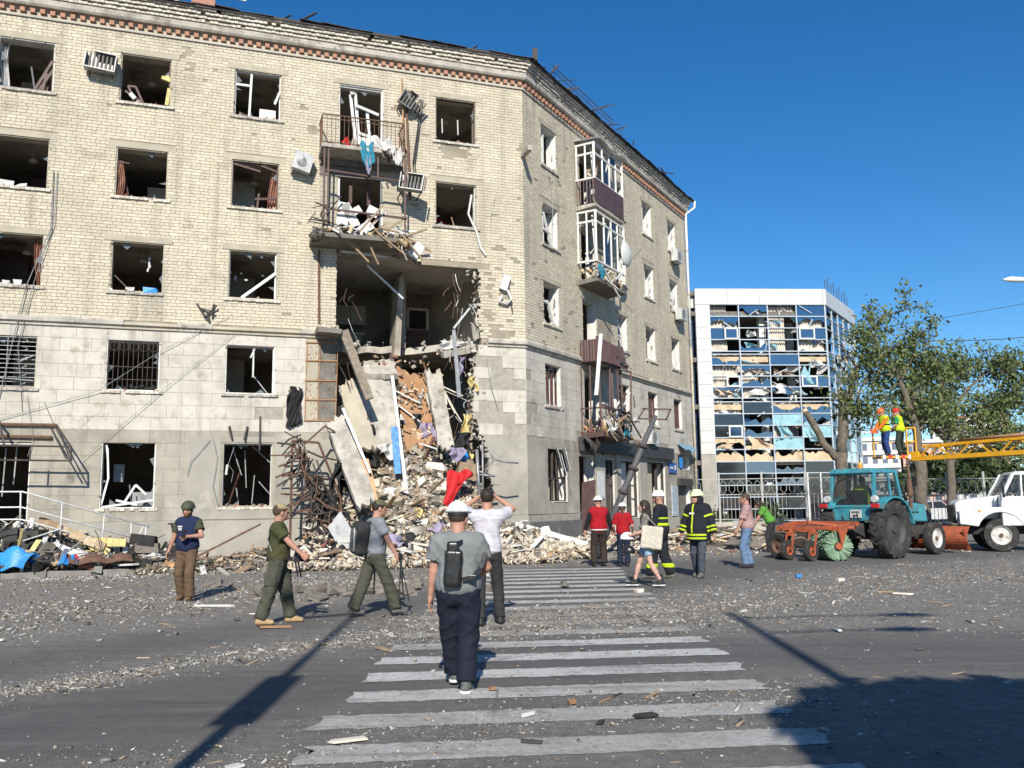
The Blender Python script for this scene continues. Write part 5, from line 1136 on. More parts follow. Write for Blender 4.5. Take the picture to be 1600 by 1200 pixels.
# tangle of rusty canopy framing left of the heap
tg = thing('twisted_lattice', 'tangle of rusty twisted metal framing left of the rubble heap', 'metal frame', W('L', -6.8, .12, 1.2), math.atan2(DIR['L'][1], DIR['L'][0]))
rt = random.Random(5)
for pts, r in (([(-.63, 0, .0), (-.63, 0, 3.3)], .035), ([(-.63, 0, 3.3), (.1, 0, 3.25)], .035), ([(-.63, 0, 2.35), (.5, 0, 2.2)], .03), ([(-.63, 0, 1.3), (.7, .2, 1.5)], .03), ([(-.6, 0, 3.25), (.2, .1, 1.4), (.3, .2, 0)], .035), ([(.1, 0, 3.25), (.75, .1, 1.7), (.85, .2, .3)], .035), ([(-.3, 0, 3.2), (.3, .3, 3.75), (.6, .4, 3.6)], .03)):
    m = MB(); m.tube(pts, r, 6); m.build('frame_tube', 'rust', tg)
for k in range(120):
    a = rt.uniform(0, 1); p = Vector((-.5+1.1*a+rt.uniform(-.1, .25), rt.uniform(-.3, .5), 3.2-2.7*a+rt.uniform(-.4, .5))); L = rt.uniform(.4, 1.1); an = rt.gauss(1.9, .8)
    m = MB(); q = p+Vector((math.cos(an)*L, rt.uniform(-.2, .2), -math.sin(an)*L)); q.z = max(q.z, .05); m.tube([p, p.lerp(q, .5)+Vector((rt.uniform(-.1, .1), 0, rt.uniform(-.1, .1))), q], rt.uniform(.012, .03), 5); m.build('bent_rod', 'dark_steel' if k % 3 else 'rust', tg)
for k in range(9):
    m = MB(); u0, z0 = rt.uniform(-.5, .5), rt.uniform(.8, 3.0); w, h = rt.uniform(.2, .5), rt.uniform(.4, 1.0)
    m.sheet(lambda p, q: Vector((u0+w*p+.1*math.sin(q*5+k), -.05+.15*math.sin(p*7+q*4+k), z0-h*q*(.7+.3*math.sin(p*6+k)))), 6, 7, .01); m.build('charred_rag', 'black_cloth' if k % 2 else 'burnt', tg)
m = MB()
for k in range(160): u, n = random.gauss(-6.3, .7), random.uniform(.4, 3.0); q = random.uniform(.05, .22); m.chunk(W('L', u, max(.15, float(heap_z(u, n)))+.1, n), (q*1.8, q, q*.6))
o = m.build('charred_rubble', 'burnt', hp); o.matrix_parent_inverse = Matrix.Translation(-Vector(hp.location)); tag(o, kind='stuff')
# ---- litter banked along the front of the block and round the corner
def bank(s, u0, u1, n0, n1, hmax, cnt, mts, name_label, seed):
    r = random.Random(seed); c = W(s, (u0+u1)/2, .12, (n0+n1)/2)
    root = thing('rubble_bank', name_label, 'rubble', c)
    def put(o): o.matrix_parent_inverse = Matrix.Translation(-c)
    def hz(u, n): return .12 + hmax*(.35+.65*math.sin((n-n0)/(n1-n0)*PI))*(.55+.45*math.sin(u*1.7+seed)*math.sin(u*.6+1)) if n < KN else max(0, .12+hmax*.3)*(1-(n-KN)/(n1-KN+.01))
    m = MB(); m.sheet(lambda p, q: (lambda u, n: W(s, u, hz(u, n)*.9+.04*r.random()-(.02 if n < n1-.3 else .12), n))(u0+(u1-u0)*p, n0+(n1-n0)*q), int((u1-u0)*6), 18); o = m.build('bank_core', 'rubble_dark', root); put(o)
    d = DIR[s]
    for mt, share, s0, flat, asp in mts:
        k = int(cnt*share); u = RNG.uniform(u0, u1, k); n = RNG.uniform(n0, n1, k); z = np.array([hz(a, b) for a, b in zip(u, n)])
        V, F = chips(k, CX+u*d[0]+n*d[1], CY+u*d[1]-n*d[0], np.clip(np.exp(RNG.normal(math.log(s0), .5, k)), .015, .22), .5, flat, z+RNG.uniform(-.03, .05, k), .3, asp)
        o = np_obj('small_rubble', V, F, mt, root); put(o); tag(o, kind='stuff')
    for k in range(int((u1-u0)*7)):
        u, n = r.uniform(u0, u1), r.uniform(n0, n1); L = r.uniform(.3, 1.5); a = r.uniform(0, 6.28); e = r.gauss(0, .15); p = W(s, u, hz(u, n)+.06, n); dv = Vector((math.cos(a)*L/2, math.sin(a)*L/2, math.sin(e)*L/2))
        m = MB(); m.bar(p-dv, p+dv, r.uniform(.04, .22), r.uniform(.015, .05)); o = m.build('board', r.choice(('wood', 'white_paint', 'rust', 'dark_steel', 'concrete', 'wood')), root); put(o)
    return root
MT1 = (('rubble_mix', .38, .045, .4, (1, 3)), ('rubble_pale', .16, .04, .5, (1, 2)), ('rubble_dark', .32, .055, .4, (1, 3)), ('wood', .14, .022, .5, (4, 14)))
bank('L', -17.5, -11.2, .4, 2.72, .22, 2200, MT1, 'low bank of rubble and boards below the steps at the left', 1)
bank('L', -11.2, -7.6, .1, 3.4, .38, 2200, MT1, 'bank of burnt rubble behind the man in the blue vest', 2)
bank('L', -.8, 1.0, .1, 3.0, .55, 1500, (('rubble_pale', .7, .09, .5, (1, 3)), ('rubble_mix', .3, .06, .4, (1, 3))), 'pale rubble against the dark plinth at the building corner', 3)
bank('R', .2, 6.5, .2, 3.4, .42, 2600, (('rubble_pale', .6, .07, .5, (1, 3)), ('rubble_mix', .4, .06, .4, (1, 3))), 'rubble along the front of the shop behind the rescuers', 4)
bank('R', 6.5, 17, .3, 3.3, .3, 2400, MT1, 'rubble and boards along the far end of the block', 5)
for k, (a, b, w) in enumerate((((-.6, .95, .5), (1.1, .35, 2.2), .18), ((-.3, .8, 1.0), (.9, .4, 2.6), .12), ((-1.3, .75, 1.3), (.2, .35, 2.7), .2), ((.4, .85, .4), (.5, .25, .9), .24))):
    beam('fallen_plank', ('long white plank sloping down from the corner plinth', 'shorter white plank at the building corner', 'broad pale plank below the building corner', 'pale block standing against the dark plinth')[k], 'plank', a, b, w, .07, 'white_paint' if k < 2 else 'rubble_pale')

# ---------------------------------------------------------------- steps, ramp rail and canopy frame at the left door
mat('step_dark', (.055,.052,.05), .85, var=.35, scale=3, bump=.2)
sp = thing('entrance_steps', 'dark entrance steps along the wall at the left edge', 'steps', W('L', -13.6, .12, 1.2), math.atan2(DIR['L'][1], DIR['L'][0]))
m = MB(); m.box((-1.7, .25, .52), (2.6, 1.9, 1.04)); m.build('landing', 'step_dark', sp)
for k in range(6):
    m = MB(); m.box((-.15+.42*k, .1, .5-.083*k), (.41, 1.5, .92-.165*k)); m.build('step', 'step_dark', sp, bevel=.01)
rl = thing('ramp_railing', 'white tubular handrail sloping down beside the entrance steps', 'railing', W('L', -13.85, .12, 1.9), math.atan2(DIR['L'][1], DIR['L'][0]))
for dz in (0, -.42, -.75):
    m = MB(); m.tube([(-2.6, 0, 1.92+dz*.9), (-.1, 0, 1.92+dz*.9), (2.85, 0, 1.0+dz*.9)], .022, 6); m.build('rail', 'pale_steel', rl, True)
for x, zt, z0 in ((-1.6, 1.92, 1.0), (-.1, 1.92, 1.0), (.8, 1.64, .7), (1.75, 1.35, .4), (2.45, 1.12, 0), (2.75, 1.03, 0)):
    m = MB(); m.tube([(x, 0, z0), (x+random.uniform(-.04, .04), 0, zt)], .022, 6); m.build('post', 'pale_steel', rl, True)
m = MB(); m.tube([(2.7, 0, 1.02), (2.3, .1, .05)], .02, 6); m.build('brace', 'pale_steel', rl, True)
cf = thing('canopy_frame', 'bare rusty frame of a burnt canopy above the left door', 'canopy', W('L', -14.0, 2.8, 0), math.atan2(DIR['L'][1], DIR['L'][0]))
for pts, r in (([(-2, -.05, 1.05), (.45, -.05, 1.05)], .05), ([(-2, -.05, .75), (.35, -.05, .72)], .05), ([(-2, -.9, .45), (.95, -.95, .42)], .025), ([(-2, -.9, .08), (.98, -.95, .05)], .025), ([(.45, -.05, 1.05), (.95, -.95, .42)], .025), ([(.98, -.95, .05), (.95, -.95, .45)], .025), ([(.0, -.9, .45), (.0, -.9, .08)], .02), ([(.45, 0, 1.0), (.98, -.95, .05)], .02), ([(.3, -.05, 1.0), (.85, -.9, .1)], .02), ([(-.9, -.05, 1.05), (-.85, -.4, 1.1), (-.6, -.9, .4)], .03), ([(-1.3, 0, 1.05), (-1.2, -.5, 1.05), (-.95, -.9, .2)], .025)):
    m = MB(); m.tube(pts, r, 6); m.build('frame_tube', 'rust' if r > .04 else 'dark_steel', cf)
tp = MB(); tp.sheet(lambda p, q: Vector((.95*p-.6+.1*math.sin(q*5), -.5*q+.08*math.sin(p*7), .46*math.sin(min(1, q*1.1)*PI)*(.5+.5*math.sin(p*2.6+.3))+.05*math.sin(p*11+q*5)+.1)), 16, 12, .015)
o = tp.build('tarpaulin', 'blue_plastic', None); o.location = W('L', -13.75, .14, 2.5); tag(o, 'crumpled bright blue tarpaulin at the foot of the steps', 'tarpaulin')
tp = MB(); tp.sheet(lambda p, q: Vector((.7*p-.3, -.45*q, .45*math.sin(q*2.8)*(1-.5*p)+.05*math.sin(p*9))), 9, 9, .01); o = tp.build('white_wrap', 'white_cloth'); o.location = W('L', -14.6, .2, 2.3); tag(o, 'white plastic sheet beside the blue tarpaulin', 'sheet')
for k, (u, n, L, w, a, mt, lab) in enumerate(((-13.0, 2.4, .95, .5, .2, 'pale_steel', 'folded grey metal sheet right of the blue tarpaulin'), (-12.6, 2.7, .6, .12, .3, 'red_cloth', 'dark red rag on the rubble near the blue tarpaulin'), (-12.0, 2.9, 1.4, .3, .5, 'rust', 'brown board across the kerb left of the man in the vest'), (-12.7, 2.95, .4, .3, .3, 'blue_plastic', 'small light blue rag beside the dark red rag'))):
    tp = MB(); tp.sheet(lambda p, q: Vector((L*(p-.5), w*(q-.5), .16*abs(math.sin(p*7+k))*(.4+.6*q)+.04)), 12, 4, .012); o = tp.build('torn_sheet', mt); o.location = W('L', u, .3, n); o.rotation_euler = (.3, 0, a); tag(o, lab, 'scrap')
for k, (a, b, mt) in enumerate((((-13.6, 1.35, 1.6), (-12.0, .65, 2.2), 'wood'), ((-13.3, 1.2, 1.5), (-11.9, .5, 2.2), 'yellow_foam'), ((-12.6, .8, 1.8), (-11.5, .75, 2.4), 'yellow_foam'), ((-13.1, .7, 2.2), (-12.0, .3, 2.9), 'white_paint'))):
    beam('fallen_board', ('brown board sliding down the entrance steps', 'yellow insulation strip on the entrance steps', 'yellow insulation strip at the foot of the handrail', 'pale board across the lower steps')[k], 'board', a, b, .2, .04, mt)
# charred wreckage heaped over the steps and under the handrail
cw = thing('charred_wreckage', 'charred black wreckage and bent strips heaped over the entrance steps', 'debris', W('L', -12.4, .1, 1.6)); rc_ = random.Random(41)
def cput(m, name, material, kind=None):
    o = m.build(name, material, cw); o.matrix_parent_inverse = Matrix.Translation(-Vector(cw.location)); tag(o, kind=kind)
def cz(u, n): return max(.12, 1.05-.30*(u+13.9))*.8*max(0, 1-abs(n-1.4)/1.6)+.15
for mt, cnt in (('burnt', 260), ('rubble_dark', 200), ('rubble_mix', 120), ('rubble_pale', 60)):
    m = MB()
    for k in range(cnt): u, n = rc_.uniform(-15.2, -10.2), rc_.uniform(.5, 2.9); q = math.exp(rc_.gauss(math.log(.1), .5)); m.chunk(W('L', u, cz(u, n)+rc_.uniform(-.05, .18), n), (q*rc_.uniform(1, 2.8), q, q*.5))
    cput(m, 'charred_lump', mt, 'stuff')
for k in range(95):
    u, n = rc_.uniform(-15.0, -10.2), rc_.uniform(1.0, 2.9); z = cz(u, n)+rc_.uniform(0, .25); L = rc_.uniform(.3, 1.4); a = rc_.uniform(-.5, 3.6); p = W('L', u, z, n); q = p+Vector((math.cos(a)*L*.8, rc_.uniform(-.3, .3), math.sin(a)*L*.45)); m = MB()
    if k % 3: m.tube([p, p.lerp(q, .5)+Vector((0, 0, rc_.uniform(-.12, .15))), q], rc_.uniform(.008, .02), 4); cput(m, 'bent_rod', rc_.choice(('dark_steel', 'rust', 'grey_steel', 'burnt')))
    else: m.bar(p, q, rc_.uniform(.05, .16), .02); cput(m, 'bent_strip', rc_.choice(('wood', 'white_paint', 'yellow_foam', 'dark_steel', 'burnt', 'pale_steel')))
for k in range(12):
    u, n = rc_.uniform(-14.8, -10.4), rc_.uniform(1.2, 2.8); z = cz(u, n)+.1; w, h = rc_.uniform(.3, .8), rc_.uniform(.2, .5); m = MB(); m.sheet(lambda p, q: W('L', u+w*p, z+.15*math.sin(p*7+q*5+k)+h*q*.5, n-h*q+.1*math.sin(p*9+k)), 7, 6, .012); cput(m, 'crumpled_sheet', rc_.choice(('burnt', 'pale_steel', 'black_cloth', 'white_cloth', 'dark_steel')))
# burnt-out scooter beside the steps
bs2 = thing('burnt_scooter', 'burnt-out black motor scooter beside the steps, left of the man in the vest', 'scooter', W('L', -10.75, .2, 2.3), math.atan2(DIR['L'][1], DIR['L'][0])-.2)
for x in (-.5, .5):
    m = MB(); m.lathe([(.13, -.05), (.2, -.06), (.25, -.03), (.25, .03), (.2, .06), (.13, .05)], (x, 0, .25), 'Y', 18); m.build('wheel', 'burnt', bs2)
m = MB(); m.chunk((-.35, 0, .6), (.7, .26, .3), rot(0, .1, 0), .12); m.build('seat', 'burnt', bs2); m = MB(); m.chunk((-.25, 0, .4), (.6, .22, .25), rot(0, 0, 0), .1); m.build('engine', 'rubble_dark', bs2)
m = MB(); m.tube([(.5, 0, .25), (.36, 0, .7), (.3, 0, 1.0)], .03, 6); m.tube([(-.2, 0, .35), (.2, 0, .3), (.36, 0, .7)], .04, 6); m.build('frame', 'dark_steel', bs2)
m = MB(); m.tube([(.28, -.28, 1.0), (.3, 0, 1.0), (.28, .28, 1.0)], .018, 6); m.build('handlebar', 'dark_steel', bs2); m = MB(); m.chunk((.42, 0, .75), (.12, .3, .5), rot(0, .3, 0), .1); m.build('leg_shield', 'burnt', bs2)
# long rusty pole lying on the bank
beam('rusty_bar', 'long rusty bent bar propped on the rubble behind the man in the vest', 'bar', (-8.3, 1.15, 2.6), (-9.9, .35, 3.0), .05, .05, 'rust')
# furniture and goods left in the open third-floor room
fz = SLABS[2]+.22
fu = thing('dresser', 'dark low dresser with slats at the back of the open room', 'dresser', W('L', -2.9, fz, -4.6), math.atan2(DIR['L'][1], DIR['L'][0]))
m = MB(); m.box((0, 0, .55), (1.5, .5, 1.1)); m.build('carcass', 'room_dark', fu)
for k in range(4): m = MB(); m.box((0, -.27, .2+.24*k), (1.4, .04, .2)); m.build('drawer', 'brown_paint', fu)
fu = thing('door_frame', 'pale door frame in the back wall of the open room', 'door', W('L', -1.9-.6, fz, -5.15), math.atan2(DIR['L'][1], DIR['L'][0]))
for x in (-.3, .45): m = MB(); m.box((x, 0, 1.0), (.1, .08, 2.0)); m.build('jamb', 'reveal', fu)
m = MB(); m.box((.07, 0, 2.0), (.85, .08, .1)); m.build('head', 'reveal', fu); m = MB(); m.box((.07, .03, 1.0), (.65, .03, 1.95)); m.build('leaf', 'black', fu)
fu = thing('kitchen_cabinet', 'pale wall cabinet in the left half of the open room', 'cabinet', W('L', -5.2, fz, -4.9), math.atan2(DIR['L'][1], DIR['L'][0]))
for k in range(3): m = MB(); m.box((-.6+.55*k, 0, 1.55), (.53, .35, .7)); m.build('cupboard', 'room', fu)
m = MB(); m.box((-.1, -.1, .85), (1.6, .55, .06)); m.build('worktop', 'reveal', fu); m = MB(); m.box((-.1, 0, .42), (1.5, .5, .8)); m.build('base_unit', 'room', fu)
pl = thing('partition_pier', 'torn pale partition edge in the middle of the open room', 'wall', W('L', -3.9, fz-.4, -1.9), math.atan2(DIR['L'][1], DIR['L'][0]))
m = MB(); m.hexa([Vector(q) for q in ((-.12,-.3,0),(.1,-.3,0),(.1,.5,0),(-.12,.5,0),(-.02,-.5,2.0),(.14,-.5,2.0),(.14,.5,2.2),(-.02,.5,2.2))]); m.build('wall_stub', 'room', pl)
m = MB(); m.hexa([Vector(q) for q in ((-.02,-.5,2.0),(.14,-.5,2.0),(.14,.5,2.2),(-.02,.5,2.2),(.1,-.2,2.75),(.25,-.2,2.75),(.25,.5,2.75),(.1,.5,2.75))]); m.build('wall_stub', 'room', pl)
# fallen lamp post leaning before the shop, with a crossarm
mat('pole_grey', (.085,.085,.088), .6, var=.3)
lp = thing('broken_pole', 'grey pole with a crossarm leaning across the shop front', 'pole', (2.75, 25.0, .1))
D = Vector((1.36, .1, 3.95)); m = MB(); m.tube([Vector((-.45, 0, 0)), Vector((-.45, 0, 0)).lerp(D, .5), D], [.11, .095, .07], 10); m.build('shaft', 'pole_grey', lp, True)
for t in (.45, .62, .78): m = MB(); c = Vector((-.45, 0, 0)).lerp(D, t); d = (D-Vector((-.45, 0, 0))).normalized(); m.tube([c-d*.05, c+d*.05], .15, 10); m.build('collar', 'dark_steel', lp, True)
for a, b in (((-.5, 0, -.08), (.32, 0, -.12)), ((-.38, 0, .2), (.45, 0, .17)), ((-.5, 0, -.08), (-.3, 0, .2)), ((.3, 0, -.12), (.45, 0, .18)), ((-.1, 0, -.1), (.0, 0, .2))):
    m = MB(); m.bar(D+Vector(a), D+Vector(b), .045); m.build('crossarm_bar', 'brown_paint', lp)

# ================================================================ GLASS OFFICE BUILDING
mat('panel_white', (.60,.59,.56), .35, var=.08, scale=1.5, metal=.15)
mat('mullion', (.46,.52,.58), .4, var=.1, metal=.2)
g_ = mat('blue_glass', (.018,.045,.105), .04, var=.15, scale=.8, spec=1.0); g_.node_tree.nodes['Principled BSDF'].inputs['IOR'].default_value = 1.9
g_ = mat('smoke_glass', (.022,.022,.026), .05, var=.2, scale=.8, spec=.7); g_.node_tree.nodes['Principled BSDF'].inputs['IOR'].default_value = 1.7
mat('beige_board', (.56,.43,.29), .9, var=.18, scale=1.2, stain=[((.36,.26,.18), 1.5, .55, .7)])
mat('pale_curtain', (.68,.62,.54), .9, var=.25, scale=3)
mat('turquoise', (.26,.46,.52), .7, var=.2, scale=2)
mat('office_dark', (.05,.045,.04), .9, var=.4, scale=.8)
KX0, KY0 = 21.2, 58.2
OD = {'F': (.9977, .068), 'S': (.55, .835)}
def O(s, u, z, n=0.0):
    d = OD[s]; return Vector((KX0+u*d[0]+n*d[1], KY0+u*d[1]-n*d[0], z))
def obox(m, s, u0, u1, z0, z1, n0, n1):
    return m.hexa([O(s,u0,z0,n1), O(s,u1,z0,n1), O(s,u1,z0,n0), O(s,u0,z0,n0), O(s,u0,z1,n1), O(s,u1,z1,n1), O(s,u1,z1,n0), O(s,u0,z1,n0)])
off = thing('office_building', 'four-storey glass-fronted office block with shattered panes and white cladding', 'building', (KX0, KY0, 0))
def opart(m, name, material, parent=None, smooth=False, **kw):
    o = m.build(name, material, parent or off, smooth)
    if parent is None: o.matrix_parent_inverse = Matrix.Translation(-Vector(off.location))
    tag(o, **kw); return o
FL = [0.2, 5.05, 8.3, 11.45, 14.6]; UF = -7.95; US = 8.7
m = MB()
for z in (3.9, 7.6, 10.75, 13.9, 15.3):
    m.prism([O('F', UF-1.3, z, -.15), O('F', -.1, z, -.15), O('S', US, z, -.15), O('S', US, z, -9), O('F', UF-1.3, z, -12)], (0, 0, .3))
m.prism([O('F', UF-1.3, .1, -.15), O('F', -.1, .1, -.15), O('S', US, .1, -.15), O('S', US, .1, -9), O('F', UF-1.3, .1, -12)], (0, 0, .1))
opart(m, 'floor_slab', 'dark_concrete', kind='stuff')
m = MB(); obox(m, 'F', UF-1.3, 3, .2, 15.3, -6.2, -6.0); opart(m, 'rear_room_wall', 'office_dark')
for u, n in ((-7.0, -2.5), (-4.3, -.8), (-1.7, -2.5)):
    m = MB(); obox(m, 'F', u, u+.45, .2, 15.3, n-.45, n); opart(m, 'column', 'reveal')
# white cladding panels: left pier, parapet
def clad(s, u0, u1, z0, z1, du, dz, n1):
    u = u0
    while u < u1-.05:
        z = z0; e = min(u+du, u1)
        while z < z1-.05:
            t = min(z+dz, z1); m = MB(); obox(m, s, u, e-.015, z, t-.015, n1-.2, n1+random.uniform(0, .008)); opart(m, 'cladding_panel', 'panel_white'); z = t
        u = e
clad('F', UF-.95, UF, 4.6, 14.62, .95, .77, .12); clad('F', UF-.95, .12, 14.62, 15.72, 2.2, 1.1, .12); clad('S', .06, US, 14.62, 15.70, 2.2, 1.1, .12)
m = MB(); obox(m, 'F', UF-.95, UF, .2, 4.58, -.1, .1); opart(m, 'pier_base', 'render_grey')
m = MB()
for k in range(14): obox(m, 'F', UF-1.55, UF-1.0, .4+k*1.0, 1.34+k*1.0, -.62, -.5)
opart(m, 'blue_strip_pane', 'blue_glass', kind='stuff')
m = MB(); obox(m, 'F', UF-1.9, UF-1.5, .2, 15.2, -.8, -.48); obox(m, 'F', UF-1.9, UF-.9, 14.5, 15.5, -.8, -.42); opart(m, 'side_cladding', 'panel_white')
# mullion grid and panes
ZR = []
for a, b, k in ((FL[0]+.05, 4.1, 5), (4.9, 8.05, 4), (8.3, 11.25, 4), (11.45, 14.62, 4)):
    ZR.append([a+(b-a)*i/k for i in range(k+1)])
ro = random.Random(17)
def pane(s, u0, u1, z0, z1, kind, n=0.0):
    if kind == 'gone': return
    m = MB()
    if kind == 'blind':
        m.sheet(lambda p, q: O(s, u0+(u1-u0)*p, z0+(z1-z0)*q, -.35+.06*math.sin(p*50)), 44, 1, .01); opart(m, 'curtain', 'pale_curtain'); return
    mt = {'b': 'blue_glass', 's': 'smoke_glass', 'e': 'beige_board', 't': 'turquoise'}[kind[0]]
    if kind.endswith('x'):   # broken: only a jagged remnant is left
        k = 7; pts = []
        top = ro.random() < .5
        for i in range(k+1): pts.append((u0+(u1-u0)*i/k, (z1 if top else z0) + (-1 if top else 1)*(z1-z0)*ro.uniform(.1, .75)))
        pts += [(u1, z1 if top else z0), (u0, z1 if top else z0)]
        if not top: pts = pts[::-1]
        m.prism([O(s, u, z, n) for u, z in pts], O(s, 0, 0, -.02)-O(s, 0, 0, 0))
    else: obox(m, s, u0, u1, z0, z1, n-.02, n)
    opart(m, 'pane' if mt.endswith('glass') else 'infill_board', mt)
colF = [UF+(-UF)*i/4 for i in range(5)]; colS = [.12+(US-.12)*i/5 for i in range(6)]
# per storey, rows from the bottom: what is left in each bay
PLAN = {0: ['gsgs', 'sgsg', 'gsgs', 'sgxs', 'sbxs'], 1: ['eetg', 'sxgt', 'sxtx', 'gsxx'], 2: ['xgxg', 'gxgb', 'gxgg', 'xgbg'], 3: ['gxgg', 'bggb', 'xggx', 'gxgb']}
for f in range(4):
    for i in range(len(ZR[f])-1):
        row = (PLAN[f][i].replace(' ', '')+'gggg')[:4]
        for c in range(4):
            u0, u1 = colF[c]+.03, colF[c+1]-.03; z0, z1 = ZR[f][i]+.03, ZR[f][i+1]-.03; k = row[c]
            kind = {'g': 'gone', 's': 's', 'b': 'b', 'x': 'bx', 'e': 'ex', 't': 't'}[k]
            pane('F', u0, u1, z0, z1, kind)
            if k in 'gx' and f > 0: 
                z = ro.random()
                if (f == 3 and c in (0, 2, 3)) or (f == 2 and c < 2) or (f == 1 and c in (0, 2)): pane('F', u0+.1, u1-(.0 if z < .5 else .7), z0, z1, 'blind')
        for c in range(5):
            u0, u1 = colS[c]+.03, colS[c+1]-.03; z0, z1 = ZR[f][i]+.03, ZR[f][i+1]-.03
            pane('S', u0, u1, z0, z1, ro.choice(('b', 'b', 'b', 'bx', 'gone', 's')))
    # torn insulation in the spandrel above each storey
    if f < 3:
        for c in range(4):
            u0, u1 = colF[c]+.05, colF[c+1]-.05; z0, z1 = (3.95, 4.85) if f == 0 else (ZR[f][-1]-.55, ZR[f][-1]+.1)
            m = MB(); k = 9; pts = [(u0, z0+.1*ro.random()), (u1, z0+.1*ro.random())]+[(u1-(u1-u0)*i/k, z1-(z1-z0)*ro.uniform(0, .5)) for i in range(k+1)]
            m.prism([O('F', u, z, -.14) for u, z in pts], O('F', 0, 0, -.28)-O('F', 0, 0, -.14)); opart(m, 'torn_insulation', 'beige_board')
for k, (c, z, w, h) in enumerate(((1, 4.9, 1.2, 1.1), (2, 5.6, .8, 1.4), (3, 5.4, .9, 1.6), (3, 9.2, .6, 1.8), (0, 4.95, 1.0, .7), (1, 8.5, 1.4, .5), (2, 8.6, 1.2, .7), (0, 8.5, .9, .6))):
    m = MB(); u0 = colF[c]+.3; m.sheet(lambda p, q: O('F', u0+w*p+.15*math.sin(q*4+k), z+h*q*(.7+.3*math.sin(p*5+k)), .05+.15*math.sin(p*6+q*3+k)), 8, 6, .01); opart(m, 'hanging_sheet', ('beige_board', 'turquoise', 'turquoise', 'turquoise', 'beige_board', 'white_cloth', 'white_cloth', 'beige_board')[k])
for k in range(70):      # office clutter: bent blinds, cables and sheets caught in the grid
    f = ro.choice((1, 1, 2, 2, 2, 3, 3)); u = ro.uniform(UF+.1, -.4); z = ro.uniform(ZR[f][0], ZR[f][-1]-.5); w, h = ro.uniform(.2, .9), ro.uniform(.15, .9); ph = ro.uniform(0, 6); m = MB(); sl = ro.uniform(-.6, .6)
    m.sheet(lambda p, q: O('F', u+w*p+sl*q, z+h*q*(.8+.3*math.sin(p*4+ph)), -.25+.25*math.sin(p*5+q*3+ph)), 5, 5, .01); opart(m, 'hanging_sheet', ro.choice(('white_cloth', 'pale_curtain', 'turquoise', 'beige_board', 'pale_steel', 'blue_glass', 'white_paint')))
for k in range(26):
    f = ro.choice((1, 2, 3)); u = ro.uniform(UF+.1, -.6); z = ro.uniform(ZR[f][0], ZR[f][-1]-.3); m = MB(); m.bar(O('F', u, z, .05), O('F', u+ro.uniform(-.9, .9), z+ro.uniform(-.7, .7), ro.uniform(-.3, .2)), .05); opart(m, 'bent_profile', 'mullion')
for f in range(4):
    for i, z in enumerate(ZR[f]):
        m = MB(); obox(m, 'F', UF, .0, z-.03, z+.03, -.05, .06); opart(m, 'transom', 'mullion')
        m = MB(); obox(m, 'S', .06, US, z-.025, z+.025, -.05, .05); opart(m, 'transom', 'mullion')
for u in colF: m = MB(); obox(m, 'F', u-.035, u+.035, .2, 14.6, -.05, .08); opart(m, 'mullion', 'mullion')
for u in colS: m = MB(); obox(m, 'S', u-.035, u+.035, .2, 14.6, -.05, .07); opart(m, 'mullion', 'mullion')
for c, f, i in ((0, 3, 1), (3, 3, 1), (0, 2, 1), (3, 2, 1), (0, 1, 1)):     # opening lights with white frames
    u0, u1 = colF[c]+(.95 if c == 0 else .1), colF[c+1]-(.1 if c == 0 else .8); z0, z1 = ZR[f][i], ZR[f][i+1]; m = MB()
    obox(m, 'F', u0, u1, z0, z0+.1, .06, .14); obox(m, 'F', u0, u1, z1-.1, z1, .06, .14); obox(m, 'F', u0, u0+.1, z0+.1, z1-.1, .06, .14); obox(m, 'F', u1-.1, u1, z0+.1, z1-.1, .06, .14); w = opart(m, 'opening_light', 'white_paint')
    if f != 2 or c: mm = MB(); obox(mm, 'F', u0+.1, u1-.1, z0+.1, z1-.1, .08, .09); opart(mm, 'pane', 'blue_glass', w)
m = MB(); obox(m, 'F', -1.9, -.2, .2, 3.3, .1, .16)
opart(m, 'glass_door', 'smoke_glass')
for u in (-1.95, -1.07, -.2): m = MB(); obox(m, 'F', u, u+.1, .2, 3.35, .1, .2); opart(m, 'door_post', 'white_paint')
m = MB()
for k in range(9): m.bar(O('S', .6+k*.8, 15.7, .0), O('S', .6+k*.8, 16.5+.3*(k % 2), .0), .04)
opart(m, 'roof_rod', 'dark_steel', kind='stuff')
for s, a, b in (('S', .5, 8.5),):
    for k in range(26):
        m = MB(); u = random.uniform(a, b); z = random.uniform(1, 14); m.sheet(lambda p, q: O(s, u+.8*p, z+random.uniform(.3, .7)*q, .08+.15*random.random()), 2, 2, .01); opart(m, 'hanging_sheet', random.choice(('white_cloth', 'pale_steel', 'beige_board')))

